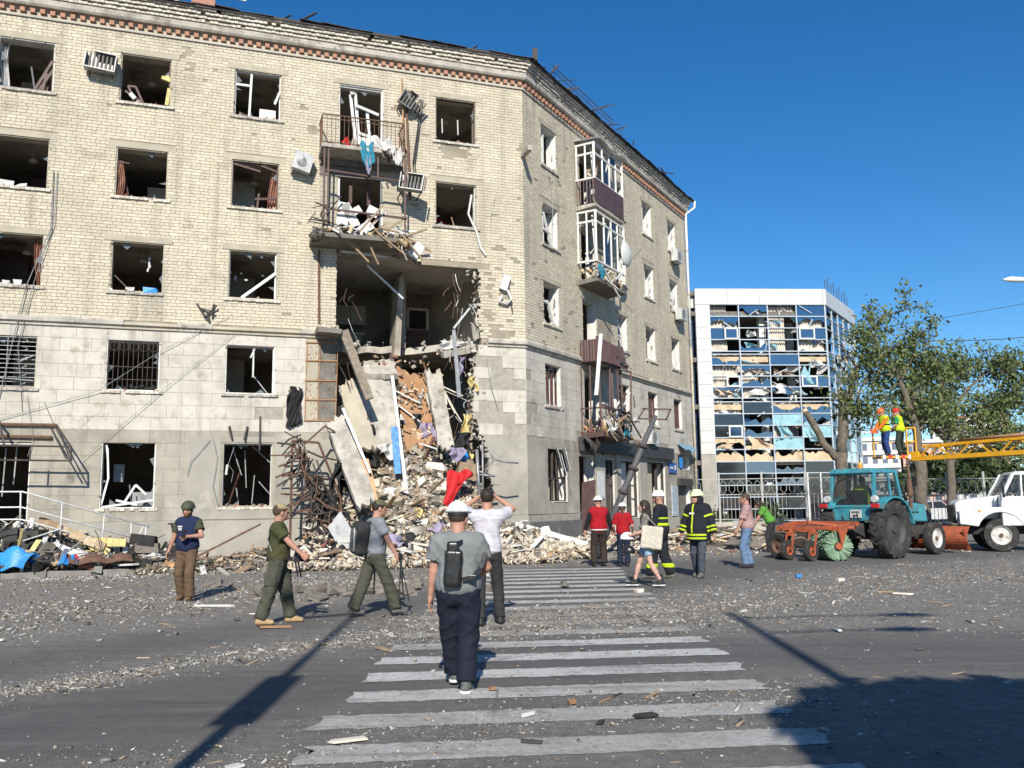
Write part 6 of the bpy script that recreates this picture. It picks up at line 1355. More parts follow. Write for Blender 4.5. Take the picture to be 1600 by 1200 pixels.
# ---------------------------------------------------------------- railings before it
mat('fence_grey', (.36,.36,.35), .5, var=.15)
def iron_fence(p, q, label, zb, h, bays):
    p, q = Vector(p), Vector(q); d = (q-p).normalized(); L = (q-p).length
    root = thing('iron_fence', label, 'fence', (p.x, p.y, 0), math.atan2(d.y, d.x))
    w = L/bays
    for i in range(bays+1): m = MB(); m.box((i*w, 0, zb+h/2+.15), (.10, .10, h+.3)); m.build('post', 'fence_grey', root)
    for i in range(bays):
        m = MB(); x0 = i*w
        for z in (zb+.12, zb+h*.62, zb+h-.05): m.bar((x0, 0, z), (x0+w, 0, z), .04)
        n = int(w/.19)
        for k in range(1, n): m.bar((x0+k*w/n, 0, zb+.05), (x0+k*w/n, 0, zb+h*.62), .02)
        for k in range(n//2):
            c = x0+(k+.5)*w/(n//2); r = w/n*.72; zz = zb+h*.79; hh = h*.13
            pts = [(c+r*a, 0, zz+hh*b) for a, b in ((0, 1.2), (1, .6), (1, -.6), (0, -1.2), (-1, -.6), (-1, .6), (0, 1.2))]; m.tube(pts, .015, 4, False)
        m.build('fence_panel', 'fence_grey', root)
    m = MB(); m.box((L/2, 0, zb/2), (L, .35, zb)); m.build('base_wall', 'concrete', root)
    return root
iron_fence((8.6, 46.5, 0), (17.2, 45.2, 0), 'pale iron fence with hexagon ornament before the glass office', .5, 2.25, 4)
iron_fence((17.9, 44.0, 0), (30, 46, 0), 'pale iron fence behind the tree trunks right of the tractor', .4, 2.2, 6)

# ---------------------------------------------------------------- far buildings
mat('far_white', (.62,.60,.56), .8, var=.06, scale=.1); mat('far_red', (.45,.18,.11), .8, var=.1, scale=.1); mat('far_pink', (.55,.36,.31), .8, var=.08, scale=.1); mat('far_window', (.12,.15,.19), .2, var=.3, scale=.1)
def block(x, y, w, d, h, rz, label, wall, floors, cols, extra=None):
    root = thing('far_building', label, 'building', (x, y, 0), rz); m = MB(); m.box((0, 0, h/2), (w, d, h)); m.build('wall', wall, root)
    m = MB(); m.box((0, 0, h+.3), (w+.6, d+.6, .6)); m.build('roof', extra or 'far_white', root)
    for f in range(floors):
        for c in range(cols):
            m = MB(); m.box((-w/2+(c+.5)*w/cols, -d/2-.02, (f+.55)*h/floors), (w/cols*.5, .1, h/floors*.5)); m.build('window', 'far_window', root)
    for f in range(1, floors):
        m = MB(); m.box((0, -d/2-.2, f*h/floors), (w, .5, .25)); m.build('floor_band', wall, root)
    return root
block(66.5, 160, 6.5, 12, 11.6, -.35, 'white far block of flats between the office and the tree', 'far_white', 5, 4)
block(73, 158, 6.2, 12, 11.0, -.35, 'pale pink far block of flats behind the workers', 'far_pink', 5, 3)
block(124, 240, 17, 14, 22.6, -.4, 'white far apartment tower with red-brown roof behind the trees', 'far_white', 8, 6, 'far_red')
block(131, 239, 5, 14, 24, -.4, 'red-brown stair tower of the far apartment block', 'far_red', 8, 1, 'far_red')
block(112, 190, 26, 12, 6, -.5, 'low white far building at the right beyond the parked cars', 'far_white', 2, 9)

# ---------------------------------------------------------------- trees
mat('bark', (.135,.115,.09), .95, var=.35, scale=7, bump=.5, bscale=18); mat('bark_dark', (.085,.070,.055), .95, var=.35, scale=7, bump=.5, bscale=18); mat('raw_wood', (.60,.46,.30), .9, var=.2, scale=9)
def leaf_mat(name, cols):
    m = mat(name, None, .6, var=.15, scale=1.5, islands=cols, spec=.3); p = m.node_tree.nodes['Principled BSDF']
    t = m.node_tree; tr = t.nodes.new('ShaderNodeBsdfTranslucent'); mx = t.nodes.new('ShaderNodeMixShader'); mx.inputs[0].default_value = .25
    src = p.inputs['Base Color'].links[0].from_socket; t.links.new(src, tr.inputs[0]); o = t.nodes['Material Output']
    t.links.new(p.outputs[0], mx.inputs[1]); t.links.new(tr.outputs[0], mx.inputs[2]); t.links.new(mx.outputs[0], o.inputs[0]); return m
leaf_mat('leaf_dusty', [(.10,.145,.05),(.14,.185,.068),(.185,.22,.09),(.12,.16,.058),(.22,.225,.10)])
leaf_mat('leaf_dark', [(.035,.055,.022),(.05,.075,.03),(.07,.09,.035)])
def leaves(pts, per, spread, size, r):
    P = np.repeat(np.array(pts), per, 0); n = len(P); P = P + r.normal(0, spread, (n, 3))
    a = r.normal(size=(n, 3)); a /= np.linalg.norm(a, axis=1)[:, None]; b = np.cross(a, r.normal(size=(n, 3))); b /= np.linalg.norm(b, axis=1)[:, None]
    s = size*r.uniform(.6, 1.35, n)[:, None]
    V = np.stack([P-a*s, P+b*s*.45, P+a*s, P-b*s*.45], 1).reshape(-1, 3); F = np.arange(4*n).reshape(n, 4); return V, F
def tree(loc, label, limbs, twigs, per, spread, size, material='leaf_dusty', bark='bark', seed=1, lower=.78):
    """limbs: list of (points, start radius, end radius, bushiness); twigs sprout along them and carry the leaves"""
    r = random.Random(seed); nr = np.random.default_rng(seed); root = thing('tree', label, 'tree', loc); tp = []
    for i, (pts, r0, r1, bush) in enumerate(limbs):
        pts = [Vector((p[0], p[1], p[2] if p[2] < 4 else 4+(p[2]-4)*lower)) for p in pts]; fine = []
        for a, b in zip(pts[:-1], pts[1:]):
            for t in (0, .33, .66): fine.append(a.lerp(b, t) + Vector((r.uniform(-1, 1), r.uniform(-1, 1), r.uniform(-.5, .5)))*r0*.35*(1 if fine else 0))
        fine.append(pts[-1]); k = len(fine); m = MB(); m.tube(fine, [r0+(r1-r0)*j/(k-1) for j in range(k)], 9); m.build('trunk' if i == 0 else 'branch', bark, root, True)
        tm = MB(); cnt = int(twigs*bush)
        for j in range(cnt):
            t = r.uniform(.25, 1.0); q = t*(k-1); a = fine[int(q)].lerp(fine[min(int(q)+1, k-1)], q-int(q)); L = r.uniform(.5, 1.5)*(1.2-.4*t)
            d = Vector((r.gauss(0, 1), r.gauss(0, 1), r.gauss(.35, .6))).normalized(); b = a+d*L*.6+Vector((0, 0, .05)); c = a+d*L+Vector((0, 0, -.06*L)); tm.tube([a, b, c], [.022, .014, .006], 4)
            for _ in range(2):
                d2 = (d+Vector((r.gauss(0, .6), r.gauss(0, .6), r.gauss(0, .5)))).normalized(); e = b+d2*L*.5; tm.tube([b, e], [.01, .005], 3); tp += [tuple(b.lerp(e, .5)), tuple(e)]
            tp += [tuple(b), tuple(c), tuple(b.lerp(c, .5))]
        if cnt: tag(tm.build('twig', bark, root), kind='stuff')
    if tp and per:
        V, F = leaves(tp, per, spread, size, nr); o = np_obj('crown', V, F, material, root); tag(o, kind='stuff')
    return root
# broken trunk beside the tractor
t1 = tree((12.85, 34.5, 0), 'broken bare-topped tree with a sawn limb, directly behind the tractor', [
    ([(0, 0, 0), (.0, 0, 2.0), (.1, 0, 3.4)], .25, .22, 0), ([(.1, 0, 3.3), (.2, 0, 4.6), (.18, 0, 6.0)], .20, .17, 0),
    ([(.0, 0, 3.1), (-.55, .1, 3.7), (-.9, .1, 4.4), (-1.25, .1, 5.2)], .16, .12, 0), ([(.2, 0, 4.8), (.6, 0, 6.2), (1.1, 0, 7.6), (1.9, .3, 8.4)], .11, .04, .35), ([(1.0, 0, 7.4), (1.5, .3, 8.8), (2.3, .3, 9.6), (3.2, .2, 9.9)], .06, .02, 1.2), ([(.9, 0, 7.0), (.6, .2, 7.9), (.3, .2, 8.4)], .04, .015, .12)], 8, 6, .16, .10, seed=3, lower=.88)
m = MB(); m.tube([(-1.25, .1, 5.06), (-1.29, .1, 5.16)], [.125, .09], 9); m.build('sawn_end', 'raw_wood', t1); m = MB(); m.tube([(.18, 0, 5.74), (.15, 0, 6.0)], [.17, .05], 8); m.build('torn_stump_end', 'raw_wood', t1)
tree((15.7, 34, 0), 'leaning leafy tree behind the lift basket', [
    ([(0, 0, 0), (-.02, 0, 1.5), (.0, 0, 3.2)], .27, .22, 0), ([(.0, 0, 3.0), (-.1, 0, 4.6), (-.35, 0, 5.8), (-.6, 0, 7.0)], .17, .10, .35), ([(-.6, 0, 7.0), (-1.2, .2, 8.0), (-1.3, .1, 9.0)], .10, .03, 1.0), ([(-.5, 0, 6.8), (.2, .3, 8.0), (.3, .2, 9.1)], .08, .03, .9), ([(-.6, 0, 7.0), (-1.6, 0, 7.2), (-2.1, 0, 6.4), (-2.2, .2, 5.4)], .07, .02, .9), ([(.0, 0, 4.8), (-.9, .3, 5.6), (-1.5, .2, 5.2), (-1.7, .2, 4.2)], .07, .02, .5), ([(-.3, 0, 5.5), (.7, .3, 6.8), (1.5, .2, 7.4)], .07, .02, .8), ([(.0, 0, 4.0), (.7, .3, 5.2), (1.2, .2, 5.6)], .07, .02, .5)], 19, 9, .2, .10, seed=4)
m = MB()
tree((18.75, 38, 0), 'spreading leafy tree with forked trunk at the right behind the boom', [
    ([(0, 0, 0), (.05, 0, 2.0), (.1, 0, 4.0)], .20, .16, 0), ([(.1, 0, 3.8), (.0, 0, 5.4), (.2, .2, 7.0), (.6, .2, 8.0)], .16, .04, 1), ([(.1, 0, 4.0), (-.8, .2, 5.2), (-1.3, .2, 6.6), (-1.1, .2, 7.6)], .12, .03, 1), ([(.1, 0, 4.0), (1.2, .2, 5.0), (2.6, .2, 5.6), (3.8, .2, 6.0)], .13, .03, 1.2), ([(.05, 0, 3.0), (.8, .3, 3.8), (1.8, .3, 4.3), (3.2, .2, 4.4)], .10, .03, 1.0), ([(.1, 0, 5.0), (1.2, .3, 6.6), (2.2, .2, 7.6), (3.0, .2, 8.0)], .08, .02, 1.0), ([(.0, 0, 4.4), (-.9, -.2, 5.0), (-1.5, -.2, 5.2)], .08, .02, .7), ([(2.4, .2, 5.4), (3.4, 0, 7.0), (4.4, 0, 7.6)], .06, .02, .9), ([(1.5, .2, 4.2), (2.8, 0, 3.6), (4.0, 0, 3.4)], .05, .02, .7)], 24, 10, .22, .10, bark='bark', seed=6, lower=.86)
# dense far greenery along the street
def shrub(loc, rx, ry, rz, n, label, name='bush', size=.3, material='leaf_dark', cat='bush', group=None):
    r = np.random.default_rng(int(abs(loc[0]*13+loc[1]*7))); root = thing(name, label, cat, loc, 0, group); c = r.normal(size=(n, 3)); c /= np.linalg.norm(c, axis=1)[:, None]; c[:, 2] = np.abs(c[:, 2]); k = r.uniform(.45, 1.0, n)**.5
    lob = 1+.22*np.sin(c[:, 0]*5+loc[0])*np.cos(c[:, 1]*4+c[:, 2]*5); P = c*(k*lob)[:, None]*np.array([rx, ry, rz])
    V, F = leaves(P, 3, size*.5, size, r); o = np_obj('foliage', V, F, material, root); tag(o, kind='stuff')
    m = MB(); m.tube([(0, 0, -.2), (.05, 0, rz*.35)], [.12, .06], 6); m.build('stem', 'bark_dark', root); return root
LAB = ('dark roadside tree far behind the lift basket', 'dark roadside tree far behind the boom, left of the forked tree', 'dark roadside tree far behind the boom, right of the forked tree', 'dark roadside tree far behind the white cab', 'dark roadside tree beyond the right edge of the cab')
for k, x in enumerate((44, 50, 57, 64, 71)): shrub((x, 92+3*(k % 2), 2.2), 4.5, 3, 3.6+.5*(k % 3), 700, LAB[k], 'roadside_tree', .42, 'leaf_dark', 'tree', 'roadside trees beyond the fence')
shrub((15.2, 52.5, .2), .8, .6, 1.2, 160, 'low shrub at the foot of the office fence', size=.16); shrub((11.5, 50, .2), .7, .6, .9, 140, 'small shrub before the office entrance', size=.16); shrub((24.6, 40.5, .0), 1.3, .8, 1.6, 240, 'shrub between the fence and the white truck', size=.16); shrub((20.8, 46.6, .0), 1.0, .8, 1.4, 240, 'shrub behind the fence right of the tractor', size=.16)
# litter and cut branches by the tractor
rb = thing('branch_pile', 'pile of cut branches and roofing scraps left of the tractor', 'rubble', (8.6, 31, 0))
for k in range(90):
    p = Vector((random.gauss(0, 1.6), random.gauss(0, .9), random.uniform(.05, .5))); L = random.uniform(.5, 1.9); a = random.uniform(0, 6.28); q = p+Vector((math.cos(a)*L, math.sin(a)*L*.6, random.uniform(-.1, .4))); m = MB(); m.tube([p, p.lerp(q, .5)+Vector((0, 0, .06)), q], random.uniform(.015, .05), 5); m.build('cut_branch', 'bark' if k % 3 else 'raw_wood', rb)
for k in range(26):
    m = MB(); m.chunk((random.gauss(-.5, 2.0), random.gauss(0, .8), random.uniform(.05, .45)), (random.uniform(.3, 1.2), random.uniform(.2, .6), .04), rot(random.gauss(0, .3), random.gauss(0, .3), random.uniform(0, 6)), .1); m.build('scrap_board', random.choice(('dark_concrete', 'pale_steel', 'wood', 'concrete')), rb)
m = MB(); m.sheet(lambda p, q: Vector((-3.4+6.8*p, -1.4+2.8*q, .55*math.sin(p*PI)*math.sin(q*PI)*(.7+.3*math.sin(p*17))-.03)), 24, 12); m.build('heap_core', 'rubble_dark', rb)
xs = RNG.uniform(-6, 10, 2600); ys = RNG.uniform(26.5, 36, 2600)
tag(np_obj('scattered_debris', *chips(2600, xs+4, ys, np.clip(np.exp(RNG.normal(math.log(.05), .5, 2600)), .02, .2), .3, .4), 'rubble_mix'), 'coarse litter on the road behind the rescuers and the tractor', 'debris', kind='stuff')
# log section standing by the tractor
m = MB(); m.tube([(0, 0, 0), (0, .3, .75)], [.2, .18], 12); o = m.build('log', 'bark_dark'); o.location = (9.4, 29.4, .2); o.rotation_euler = (1.2, 0, .4); tag(o, 'thick sawn log lying left of the tractor brush', 'log')

# ---------------------------------------------------------------- parked cars behind the fence
def car(x, y, rz, col, label):
    root = thing('parked_car', label, 'car', (x, y, 0), rz, 'cars parked behind the fence'); mc = mat('car_paint', col, .3, var=.05, spec=.6)
    prof = [(-2.1, .35), (-2.1, .8), (-1.9, .95), (-1.2, 1.0), (-.75, 1.42), (.6, 1.45), (1.2, 1.0), (1.95, .88), (2.1, .6), (2.1, .35)]
    m = MB(); m.prism([(a, -.82, b) for a, b in prof], (0, 1.64, 0)); m.build('body', mc, root, bevel=.05)
    m = MB(); m.prism([(a, -.83, b) for a, b in ((-1.05, 1.02), (-.68, 1.36), (-.05, 1.38), (-.05, 1.02))], (0, 1.66, 0)); m.build('side_window', 'glass', root)
    m = MB(); m.prism([(a, -.83, b) for a, b in ((.02, 1.02), (.02, 1.38), (.55, 1.38), (1.0, 1.02))], (0, 1.66, 0)); m.build('side_window', 'glass', root)
    m = MB(); m.hexa([Vector(q) for q in ((1.19,-.7,1.03),(1.19,.7,1.03),(1.17,.7,1.02),(1.17,-.7,1.02),(.66,-.62,1.43),(.66,.62,1.43),(.63,.62,1.42),(.63,-.62,1.42))]); m.build('windscreen', 'glass', root)
    for a in (-1.3, 1.3):
        for b in (-.8, .8): m = MB(); m.lathe([(.14, -.1), (.3, -.1), (.31, -.05), (.31, .05), (.3, .1), (.14, .1)], (a, b, .31), 'Y', 16, None, True); w = m.build('wheel', 'black', root); m = MB(); m.lathe([(.03, -.11), (.19, -.105), (.19, .105), (.03, .11)], (a, b, .31), 'Y', 12); m.build('rim', 'pale_steel', w)
car(29.5, 53, .15, (.42,.44,.46), 'silver parked car behind the forked tree'); car(33.5, 55, .15, (.62,.62,.62), 'white parked car behind the fence left of the cab'); car(23.6, 51, .2, (.50,.50,.50), 'pale parked car between the two tree trunks'); car(37, 60, .1, (.05,.05,.06), 'black parked car far behind the white cab'); car(31, 62, .1, (.30,.05,.05), 'dark red parked car behind the silver one')
# street lamp reaching in from the right, overhead wires
sl = thing('street_lamp', 'pale street lamp head reaching in at the upper right edge', 'street lamp', (20.0, 30, 0))
m = MB(); m.tube([(0, 0, 0), (0, 0, 8.3), (-.3, 0, 8.95), (-1.9, 0, 9.12)], [.1, .07, .045, .03], 8); m.build('pole', 'grey_steel', sl, True)
m = MB(); m.tube([(-1.9, 0, 9.12), (-2.1, 0, 9.14), (-2.5, 0, 9.16), (-2.75, 0, 9.15)], [.05, .1, .1, .03], 10); m.build('lamp_head', 'white_metal', sl, True)
for k, (a, b) in enumerate((((18.8, 40, 8.8), (30, 38, 9.9)), ((25.5, 62, 13.6), (60, 60, 20)), ((24, 60, 6.2), (60, 58, 9.5)))):
    A, B = Vector(a), Vector(b); m = MB(); m.tube([A.lerp(B, t/12)-Vector((0, 0, .5*math.sin(t/12*PI))) for t in range(13)], .022, 4); tag(m.build('overhead_wire', 'black'), ('overhead wire running from the tree to the right edge', 'upper overhead wire behind the office corner', 'lower overhead wire behind the lift basket')[k], 'wire')
# what stands behind the camera and throws the long shadows on the road
ps = thing('lamp_post', 'street lamp post with a hanging sign box, behind the viewer at the left', 'street lamp', (-2.05, -1.0, 0))
TS = math.tan(SUN_EL)
m = MB(); m.tube([(0, 0, 0), (-.05, 0, 4.5), (-.35, 0, 10.0)], [.085, .07, .04], 10); m.build('pole', 'grey_steel', ps, True)
m = MB(); m.box((-.12, 0, 5.8), (.34, .25, 1.1), rot(0, -.05, 0)); m.build('sign_box', 'pale_steel', ps)
m = MB(); m.tube([(-.35, 0, 10.0), (-.5, 0, 10.25), (.3, 0, 10.35)], .04, 6); m.build('arm', 'grey_steel', ps, True); m = MB(); m.tube([(-.3, .0, 9.6), (-1.2, .0, 9.25)], [.05, .09], 8); m.build('lamp_head', 'white_metal', ps, True)

# ================================================================ PEOPLE (one continuous body each, clothes over it)
def surf(fn, lo, hi, h):
    """surface of fn<0 on a grid (surface nets)"""
    lo = np.array(lo, float); n = np.ceil((np.array(hi)-lo)/h).astype(int)+1
    ax = [lo[i]+h*np.arange(n[i]) for i in range(3)]
    X, Y, Z = np.meshgrid(*ax, indexing='ij'); D = fn(np.stack([X.ravel(), Y.ravel(), Z.ravel()], 1)).reshape(n); I = D < 0
    def cn(A, o): return A[o[0]:n[0]-1+o[0], o[1]:n[1]-1+o[1], o[2]:n[2]-1+o[2]]
    cnt = sum(cn(I, (a, b, c)).astype(int) for a in (0, 1) for b in (0, 1) for c in (0, 1)); mk = (cnt > 0) & (cnt < 8)
    idx = np.full(mk.shape, -1); k = int(mk.sum()); idx[mk] = np.arange(k); base = np.argwhere(mk).astype(float); acc = np.zeros((k, 3)); num = np.zeros(k)
    for a in range(3):
        o1, o2 = [q for q in range(3) if q != a]
        for p in (0, 1):
            for q in (0, 1):
                s = [0, 0, 0]; s[o1] = p; s[o2] = q; e = list(s); e[a] = 1
                d0, d1 = cn(D, s)[mk], cn(D, e)[mk]; cr = (d0 < 0) != (d1 < 0); t = np.where(cr, d0/np.where(cr, d0-d1, 1), 0)
                pos = np.tile(np.array(s, float), (k, 1)); pos[:, a] += t; acc += np.where(cr[:, None], base+pos, 0); num += cr
    V = lo + h*acc/np.maximum(num, 1)[:, None]; F = []
    for a in range(3):
        o1, o2 = (a+1) % 3, (a+2) % 3
        sl0 = [slice(None)]*3; sl1 = [slice(None)]*3; sl0[a] = slice(0, -1); sl1[a] = slice(1, None)
        A, B = I[tuple(sl0)], I[tuple(sl1)]; e = np.argwhere(A != B); e = e[(e[:, o1] > 0) & (e[:, o2] > 0) & (e[:, o1] < n[o1]-1) & (e[:, o2] < n[o2]-1)]
        if not len(e): continue
        fl = A[e[:, 0], e[:, 1], e[:, 2]]
        def cell(d1, d2):
            c = e.copy(); c[:, o1] -= d1; c[:, o2] -= d2; return idx[c[:, 0], c[:, 1], c[:, 2]]
        q = np.stack([cell(1, 1), cell(0, 1), cell(0, 0), cell(1, 0)], 1); q[~fl] = q[~fl][:, ::-1]; F.append(q)
    F = np.concatenate(F) if F else np.zeros((0, 4), int); F = F[(F >= 0).all(1)]
    return V, F
def A3(v): return np.array(v, float)
def rc(P, a, b, ra, rb):
    a, b = A3(a), A3(b); d = b-a; t = np.clip(((P-a)@d)/max(1e-9, d@d), 0, 1); return np.linalg.norm(P-a-t[:, None]*d, axis=1)-(ra+(rb-ra)*t)
def rcut(P, a, b, ra, rb, cut=True):
    a, b = A3(a), A3(b); d = b-a; d = d/np.linalg.norm(d); v = rc(P, a, a+(b-a)*1.05, ra, rb); return np.maximum(v, (P-b)@d)
def ell(P, c, r, R=None):
    q = P-A3(c)
    if R is not None: q = q@R
    r = A3(r); k0 = np.linalg.norm(q/r, axis=1); k1 = np.linalg.norm(q/(r*r), axis=1)+1e-9; return k0*(k0-1)/k1
def rbox(P, c, b, r, R=None):
    q = P-A3(c)
    if R is not None: q = q@R
    q = np.abs(q)-A3(b)+r; return np.linalg.norm(np.maximum(q, 0), axis=1)+np.minimum(q.max(1), 0)-r
def smin(*ds, k=.04):
    v = ds[0]
    for d in ds[1:]:
        h = np.clip(.5+.5*(d-v)/k, 0, 1); v = d+(v-d)*h-k*h*(1-h)
    return v
def RM(ax, ay, az): return np.array(rot(ax, ay, az))
def ik(a, c, l1, l2, pole):
    a, c, pole = A3(a), A3(c), A3(pole); d = c-a; L = np.linalg.norm(d); L2 = min(L, (l1+l2)*.999); c = a+d/L*L2; d = d/L
    x = (l1*l1-l2*l2+L2*L2)/(2*L2); hgt = math.sqrt(max(0, l1*l1-x*x)); p = pole-d*(pole@d); p = p/(np.linalg.norm(p)+1e-9); return a+d*x+p*hgt, c
SKIN = mat('skin', (.40,.21,.15), .6, var=.1, scale=14, coord='obj', spec=.35)
def cl(name, col, rough=.9, var=.16, bump=.35, bscale=16): return mat('cloth_'+name, col, rough, var=var, scale=9, bump=bump, bscale=bscale, coord='obj', spec=.2)
def wrinkle(P, amp, seed, f=1.0):
    r = np.random.default_rng(seed); v = 0
    for i in range(7):
        k = r.normal(0, 1, 3)*A3((.7, .7, 1.2)); k = k/np.linalg.norm(k)*r.uniform(16, 52)*f; w = np.sin(P@k+r.uniform(0, 6)+1.5*np.sin(P@r.normal(0, 7, 3))); v = v+(1-np.abs(w))**2*r.uniform(.5, 1)*(.5+.5*np.sin(P@r.normal(0, 6, 3)+r.uniform(0, 6)))
    return (.10-v/3.2)*amp*2.6
class Person:
    def __init__(s, label, loc, rz, h=1.75, girth=1.0, lean=0.0, wl=None, wr=None, al=None, ar=None, pl=None, pr=None, hyaw=0, hpitch=0, res=.016, seat=False, yaw=0, footl=0, footr=0, shoulder=1.0):
        s.root = thing('person', label, 'person', loc, rz); s.k = k = h/1.75; s.res = res; s.g = girth; s.seed = int(abs(loc[0])*97+abs(loc[1])*13)
        Rl = RM(-lean, 0, yaw); pel = A3((0, 0, .95))
        if seat: pel = A3((0, 0, .55))
        def up(v): return pel+Rl@(A3(v)-A3((0, 0, .95)))
        J = dict(pel=pel, belly=up((0, .01, 1.08)), chest=up((0, 0, 1.29)), nb=up((0, -.01, 1.45)), nt=up((0, .02, 1.54)), hd=up((0, .035, 1.635)))
        sw = .175*(1+(girth-1)*.45)*shoulder
        J['sl'], J['sr'] = up((-sw, -.01, 1.405)), up((sw, -.01, 1.405)); J['hl'], J['hr'] = pel+A3((-.09*(1+(girth-1)*.5), 0, -.03)), pel+A3((.09*(1+(girth-1)*.5), 0, -.03))
        wl = wl or (-sw-.11, .06, .84); wr = wr or (sw+.11, .06, .84); al = al or (-.12, 0, .09); ar = ar or (.12, 0, .09)
        J['el'], J['wl'] = ik(J['sl'], wl, .285, .255, pl or (-.4, -1, -.2)); J['er'], J['wr'] = ik(J['sr'], wr, .285, .255, pr or (.4, -1, -.2))
        J['kl'], J['al'] = ik(J['hl'], al, .43, .42, (-.12, 1, .1)); J['kr'], J['ar'] = ik(J['hr'], ar, .43, .42, (.12, 1, .1))
        s.J = {a: b*k for a, b in J.items()}; s.R = Rl; s.RH = Rl@RM(hpitch, 0, hyaw); s.fl, s.fr = footl, footr
    def piece(s, name, fn, lo, hi, m, h=None, parent=None):
        V, F = surf(fn, lo, hi, h or s.res)
        return np_obj(name, V, F, m, parent or s.root, True)
    def box(s, pts, pad):
        P = np.array([s.J[p] if isinstance(p, str) else p for p in pts]); return P.min(0)-pad, P.max(0)+pad
    def body(s, skin=SKIN, fist=(.7, .7)):
        J, g, k = s.J, s.g, s.k
        def fn(P):
            v = smin(ell(P, J['pel'], A3((.15*g, .10*g, .12))*k, s.R), ell(P, J['belly'], A3((.13*g, .095*g**1.5, .14))*k, s.R), ell(P, J['chest'], A3((.15*g, .10*g, .17))*k, s.R), rc(P, J['sl'], J['sr'], .06*k, .06*k), rc(P, J['nb'], J['nt'], .062*k, .056*k), k=.06)
            for a, b, c, d in (('sl', 'el', 'wl', .05), ('sr', 'er', 'wr', .05)):
                v = smin(v, rc(P, J[a], J[b], d*g**.5*k, .041*g**.4*k), k=.04); v = np.minimum(v, smin(rc(P, J[b], J[c], .041*g**.4*k, .027*k), rc(P, J[b], J[b]+(J[c]-J[b])*.4, .04*g**.4*k, .037*k), k=.02))
            for a, b, c in (('hl', 'kl', 'al'), ('hr', 'kr', 'ar')):
                v = smin(v, rc(P, J[a], J[b], .078*g**.6*k, .052*k), k=.04); v = np.minimum(v, smin(rc(P, J[b], J[c], .05*k, .034*k), rc(P, J[b]+(J[c]-J[b])*.3, J[b]+(J[c]-J[b])*.5, .055*k, .045*k), k=.03))
            return v
        lo, hi = s.box(['pel', 'nt', 'sl', 'sr', 'el', 'er', 'wl', 'wr', 'kl', 'kr', 'al', 'ar'], .16*max(1, g)*k); parts = [surf(fn, lo, hi, s.res)]
        hd = J['hd']; R = s.RH; bk_ = k; k = s.k*1.08
        def head(P):
            def H(c): return hd+R@(A3(c)*k)
            v = smin(ell(P, H((0, -.012, .025)), A3((.076, .096, .092))*k, R), ell(P, H((0, .028, -.05)), A3((.056, .062, .066))*k, R), k=.05)
            v = smin(v, rc(P, H((0, .086, .012)), H((0, .108, -.026)), .008*k, .015*k), rc(P, H((-.03, .075, .022)), H((.03, .075, .022)), .013*k, .013*k), ell(P, H((0, .082, -.088)), A3((.022, .02, .018))*k, R), ell(P, H((0, .09, -.056)), A3((.024, .012, .012))*k, R), k=.018)
            for sx in (-1, 1):
                v = np.maximum(v, -ell(P, H((sx*.031, .098, .004)), A3((.017, .014, .010))*k, R)); v = smin(v, ell(P, H((sx*.078, -.01, -.01)), A3((.012, .022, .033))*k, R), k=.01)
            return smin(v, rc(P, J['nb'], H((0, -.02, -.05)), .06*k*g**.4, .056*k*g**.4), k=.03)
        parts.append(surf(head, hd-.17*k, hd+.16*k, min(s.res*.55, .009)))
        hk_ = k; k = bk_
        for wn, en, sx, cu in (('wl', 'el', -1, fist[0]), ('wr', 'er', 1, fist[1])):
            w, d = J[wn], J[wn]-J[en]; d = d/np.linalg.norm(d)
            inw = A3((-sx, 0, 0)); inw = inw-d*(inw@d); inw = inw/(np.linalg.norm(inw)+1e-9); fw = np.cross(d, inw)*(-sx if True else 1)
            if fw[1] < 0 and abs(d[2]) > .5: fw = -fw
            def hand(P, w=w, d=d, inw=inw, fw=fw, cu=cu):
                Rm = np.stack([fw, d, inw], 1)
                v = smin(ell(P, w+d*.05*k, A3((.042, .052, .018))*k, Rm), rc(P, w-d*.03, w+d*.02, .026*k, .026*k), k=.02)
                for j, (o, L) in enumerate(((-.03, .06), (-.011, .074), (.010, .078), (.030, .072))):
                    b0 = w+d*.088*k+fw*o*k; d1 = d*math.cos(cu*.7)+inw*math.sin(cu*.7); b1 = b0+d1*L*.52*k; d2 = d*math.cos(cu*1.7)+inw*math.sin(cu*1.7); b2 = b1+d2*L*.5*k
                    v = smin(v, np.minimum(rc(P, b0, b1, .0098*k, .009*k), rc(P, b1, b2, .009*k, .0075*k)), k=.006)
                t0 = w+d*.03*k+fw*.032*k; t1 = t0+(fw*.6+d*.7+inw*.3)*.045*k; t2 = t1+(d*.85+inw*.45+fw*.1)*.035*k
                return smin(v, np.minimum(rc(P, t0, t1, .014*k, .011*k), rc(P, t1, t2, .011*k, .009*k)), k=.012)
            c = w+d*.08*k; parts.append(surf(hand, c-.13*k, c+.13*k, min(s.res*.5, .007)))
        V = []; F = []; o = 0
        for a, b in parts: V.append(a); F.append(b+o); o += len(a)
        b = np_obj('body', np.concatenate(V), np.concatenate(F), skin, s.root, True)
        k = hk_; m = MB()
        for sx in (-1, 1): q = hd+R@(A3((sx*.031, .083, .004))*k); m.lathe([(.001, -.011), (.008, -.008), (.011, 0), (.008, .008), (.001, .011)], q, 'Z', 8)
        m.build('eyes', 'black', b, True); m = MB(); q = hd+R@(A3((0, .101, -.056))*k); m.box(q, (.04*k, .006, .007), Matrix(R.tolist())); m.build('mouth', mat('lips', (.30,.12,.10), .6), b); return b
